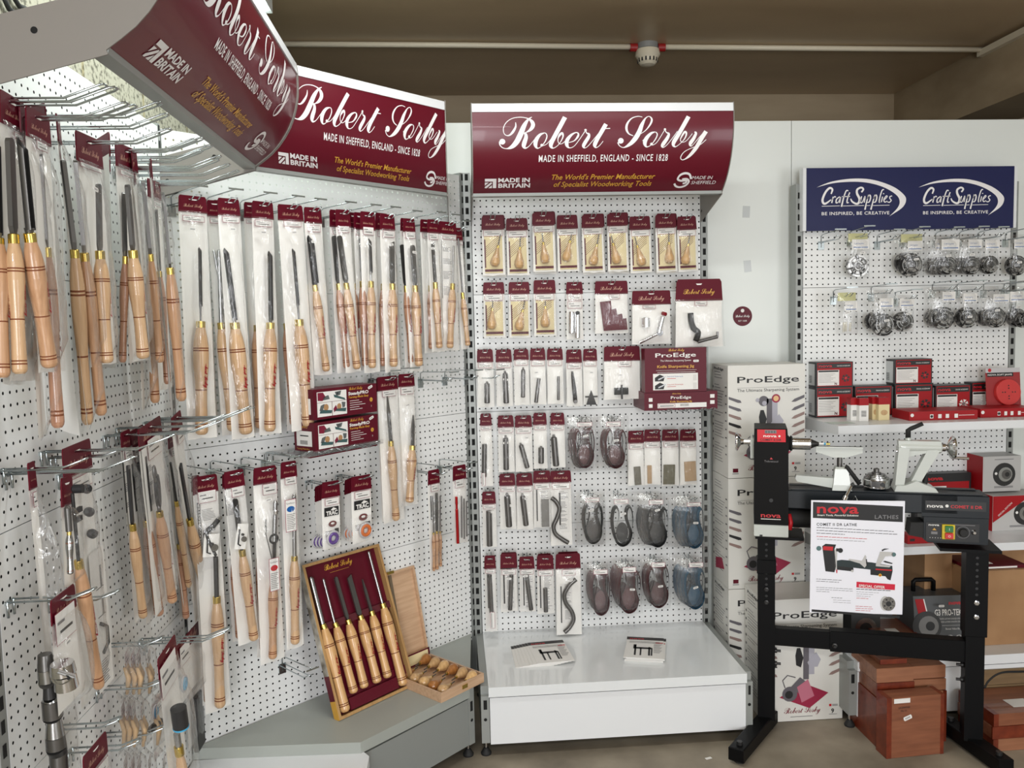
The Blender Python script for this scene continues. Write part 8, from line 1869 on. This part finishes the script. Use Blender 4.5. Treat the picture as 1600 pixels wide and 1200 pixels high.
def lines(x0, y0, x1s, dy, mt, th=4):
    for i, x1_ in enumerate(x1s):
        a_ = pz(x0, y0 + dy * i); b_ = pz(x1_, y0 + dy * i); sl = pz(x1_, y0 + dy * i + (x1_ - x0) * .052); xx = a_[0]; rnd = random.Random(i + y0)
        while xx < b_[0] - .004:
            wl = min(b_[0] - xx, rnd.uniform(.006, .018)); f0_ = (xx - a_[0]) / (b_[0] - a_[0] + 1e-6); z_ = a_[1] + (sl[1] - a_[1]) * f0_; m.quad(xx, xx + wl, z_ - th * .00018, z_ + th * .00018, -.0006, mt); xx += wl + .002
lines(95, 295, (820, 860, 360), 26, ink, 5); lines(95, 378, (575,), 20, red, 5); lines(100, 404, (545,), 20, greyink, 4)
lines(92, 778, (330, 305), 20, ink, 4); lines(92, 855, (430, 435, 215), 19, ink, 3); lines(235, 952, (335,), 20, ink, 4); lines(250, 975, (420, 430), 20, greyink, 3)
m.build('text_lines', t)
# pictured lathe (flat print)
m = MB(); pg = mat('poster_dark_green', s(24, 40, 42), .5); Y = lambda pts, mt, lf=0.0: m.prism([pz(*p) for p in pts], -.0006 - lf, -.0003 - lf, mt)
Y([(148, 470), (180, 448), (278, 455), (262, 500), (278, 660), (262, 715), (178, 705)], blk); Y([(158, 470), (250, 475), (246, 512), (155, 505)], red, .0004); Y([(262, 500), (290, 500), (282, 700), (268, 690)], lgrey)
Y([(285, 605), (330, 598), (610, 622), (805, 655), (808, 700), (790, 705), (600, 690), (440, 672), (285, 655)], pg); Y([(285, 655), (440, 672), (442, 708), (285, 690)], blk); Y([(600, 688), (808, 700), (788, 790), (760, 780), (740, 752), (600, 738)], blk, .0002)
Y([(648, 680), (800, 690), (798, 702), (648, 692)], red, .0006); m.disc(*pz(690, 742), .0055, -.0012, yl); m.disc(*pz(690, 742), .003, -.0014, red)
Y([(392, 600), (400, 588), (520, 606), (550, 550), (562, 570), (556, 610), (562, 650), (545, 672), (500, 632)], lgrey, .0006); Y([(650, 640), (690, 520), (810, 525), (808, 560), (740, 565), (690, 640), (790, 655), (778, 668), (650, 658)], lgrey, .0006)
Y([(705, 505), (730, 492), (775, 494), (730, 505), (710, 518)], blk, .0009); Y([(718, 612), (735, 606), (808, 628), (800, 636), (735, 622)], blk, .0012); Y([(555, 590), (565, 590), (575, 650), (562, 650)], blk, .0009)
m.disc(*pz(818, 548), .0075, -.0012, mat('teal_print', s(80, 110, 110), .5)); m.disc(*pz(116, 490), .0085, -.0010, mat('teal_print', s(80, 110, 110), .5)); m.disc(*pz(318, 510), .0085, -.0010, blk); Y([(278, 490), (312, 492), (312, 520), (278, 518)], blk, .0003); m.disc(*pz(430, 702), .0045, -.0010, lgrey)
Y([(278, 690), (290, 690), (288, 722), (280, 722)], red, .0004); m.build('pictured_lathe', t)
m = MB(); Y2 = lambda pts, mt, lf=0.0: m.prism([pz(*p) for p in pts], -.0006 - lf, -.0003 - lf, mt)
Y2([(470, 803), (832, 828), (828, 882), (468, 856)], mat('crimson_banner', s(200, 26, 56), .4)); a = pz(490, 846); e_ = pz(735, 860); m.text('SPECIAL OFFER', a[0], e_[1] + .0015, .013, paper, y=-.0010, width=e_[0] - a[0], bold=.018, rot=-.05)
lines(468, 872, (788,), 20, ink, 6); lines(468, 897, (690, 640, 600), 20, greyink, 3); lines(468, 957, (580,), 20, red, 4); lines(460, 1032, (622, 636, 600), 19, red, 4); m.build('offer_banner', t)
m = MB(); c = pz(770, 1010); m.disc(c[0] - .012, c[1] + .001, .0165, -.0008, lgrey, rz=.026); m.disc(c[0], c[1], .0225, -.0012, steel_l, rz=.025); m.disc(c[0], c[1], .009, -.0016, ink)
for k_ in range(4):
    a_ = k_ * math.pi / 2 + .5; m.disc(c[0] + .015 * math.cos(a_), c[1] + .016 * math.sin(a_), .003, -.0016, ink, n=10); m.prism([(c[0] + .0225 * math.cos(a_ + .7), c[1] + .025 * math.sin(a_ + .7)), (c[0] + .022 * math.cos(a_ + .78), c[1] + .024 * math.sin(a_ + .78)), (c[0], c[1])], -.0015, -.0013, ink)
m.build('pictured_chuck', t)
m = MB(); m.prism([pz(50, 1062), pz(876, 1124), pz(875, 1146), pz(48, 1084)], -.0006, -.0003, blk); m.build('bottom_rule', t)
m = MB(); m.tube([Vector((pw * .5, .004, ph_)), Vector((pw * .5, .03, ph_ + .01)), Vector((pw * .5, .06, ph_ - .01))], .0015, wire, 6); m.build('hanging_wire', t)
# power cable
q0, q1_ = isect(1545, 1063, (0, -.5, 0), (0, 1, 0)), isect(1600, 1049, (0, -.5, 0), (0, 1, 0))
m = MB(); P_ = smooth_path([(q0.x - .05, -.5, q0.z - .14), (q0.x - .02, -.5, q0.z - .04), tuple(q0), (q0.x + .05, -.5, q0.z + .028), tuple(q1_), (q1_.x + .15, -.48, q1_.z)], 5); m.tube(P_, .0045, rubber, 8); tag(m.build('power_cable'), 'black power cable curving past the right leg of the lathe stand', 'cable')
# black cables over the block wall, top left
for k, (a, b) in enumerate((((4, -8), (22, 20)), ((18, -10), (40, 14)))):
    p0_, p1_ = isect(a[0], a[1], (-1.05, 0, 0), (1, 0, 0)), isect(b[0], b[1], (-1.05, 0, 0), (1, 0, 0)); m = MB(); m.tube([tuple(p0_), tuple((p0_ + p1_) / 2 + Vector((0, 0, -.01))), tuple(p1_)], .006, rubber, 6); tag(m.build('cable'), ('left' if k == 0 else 'right') + ' one of two black cables on the block wall at the top left', 'cable')
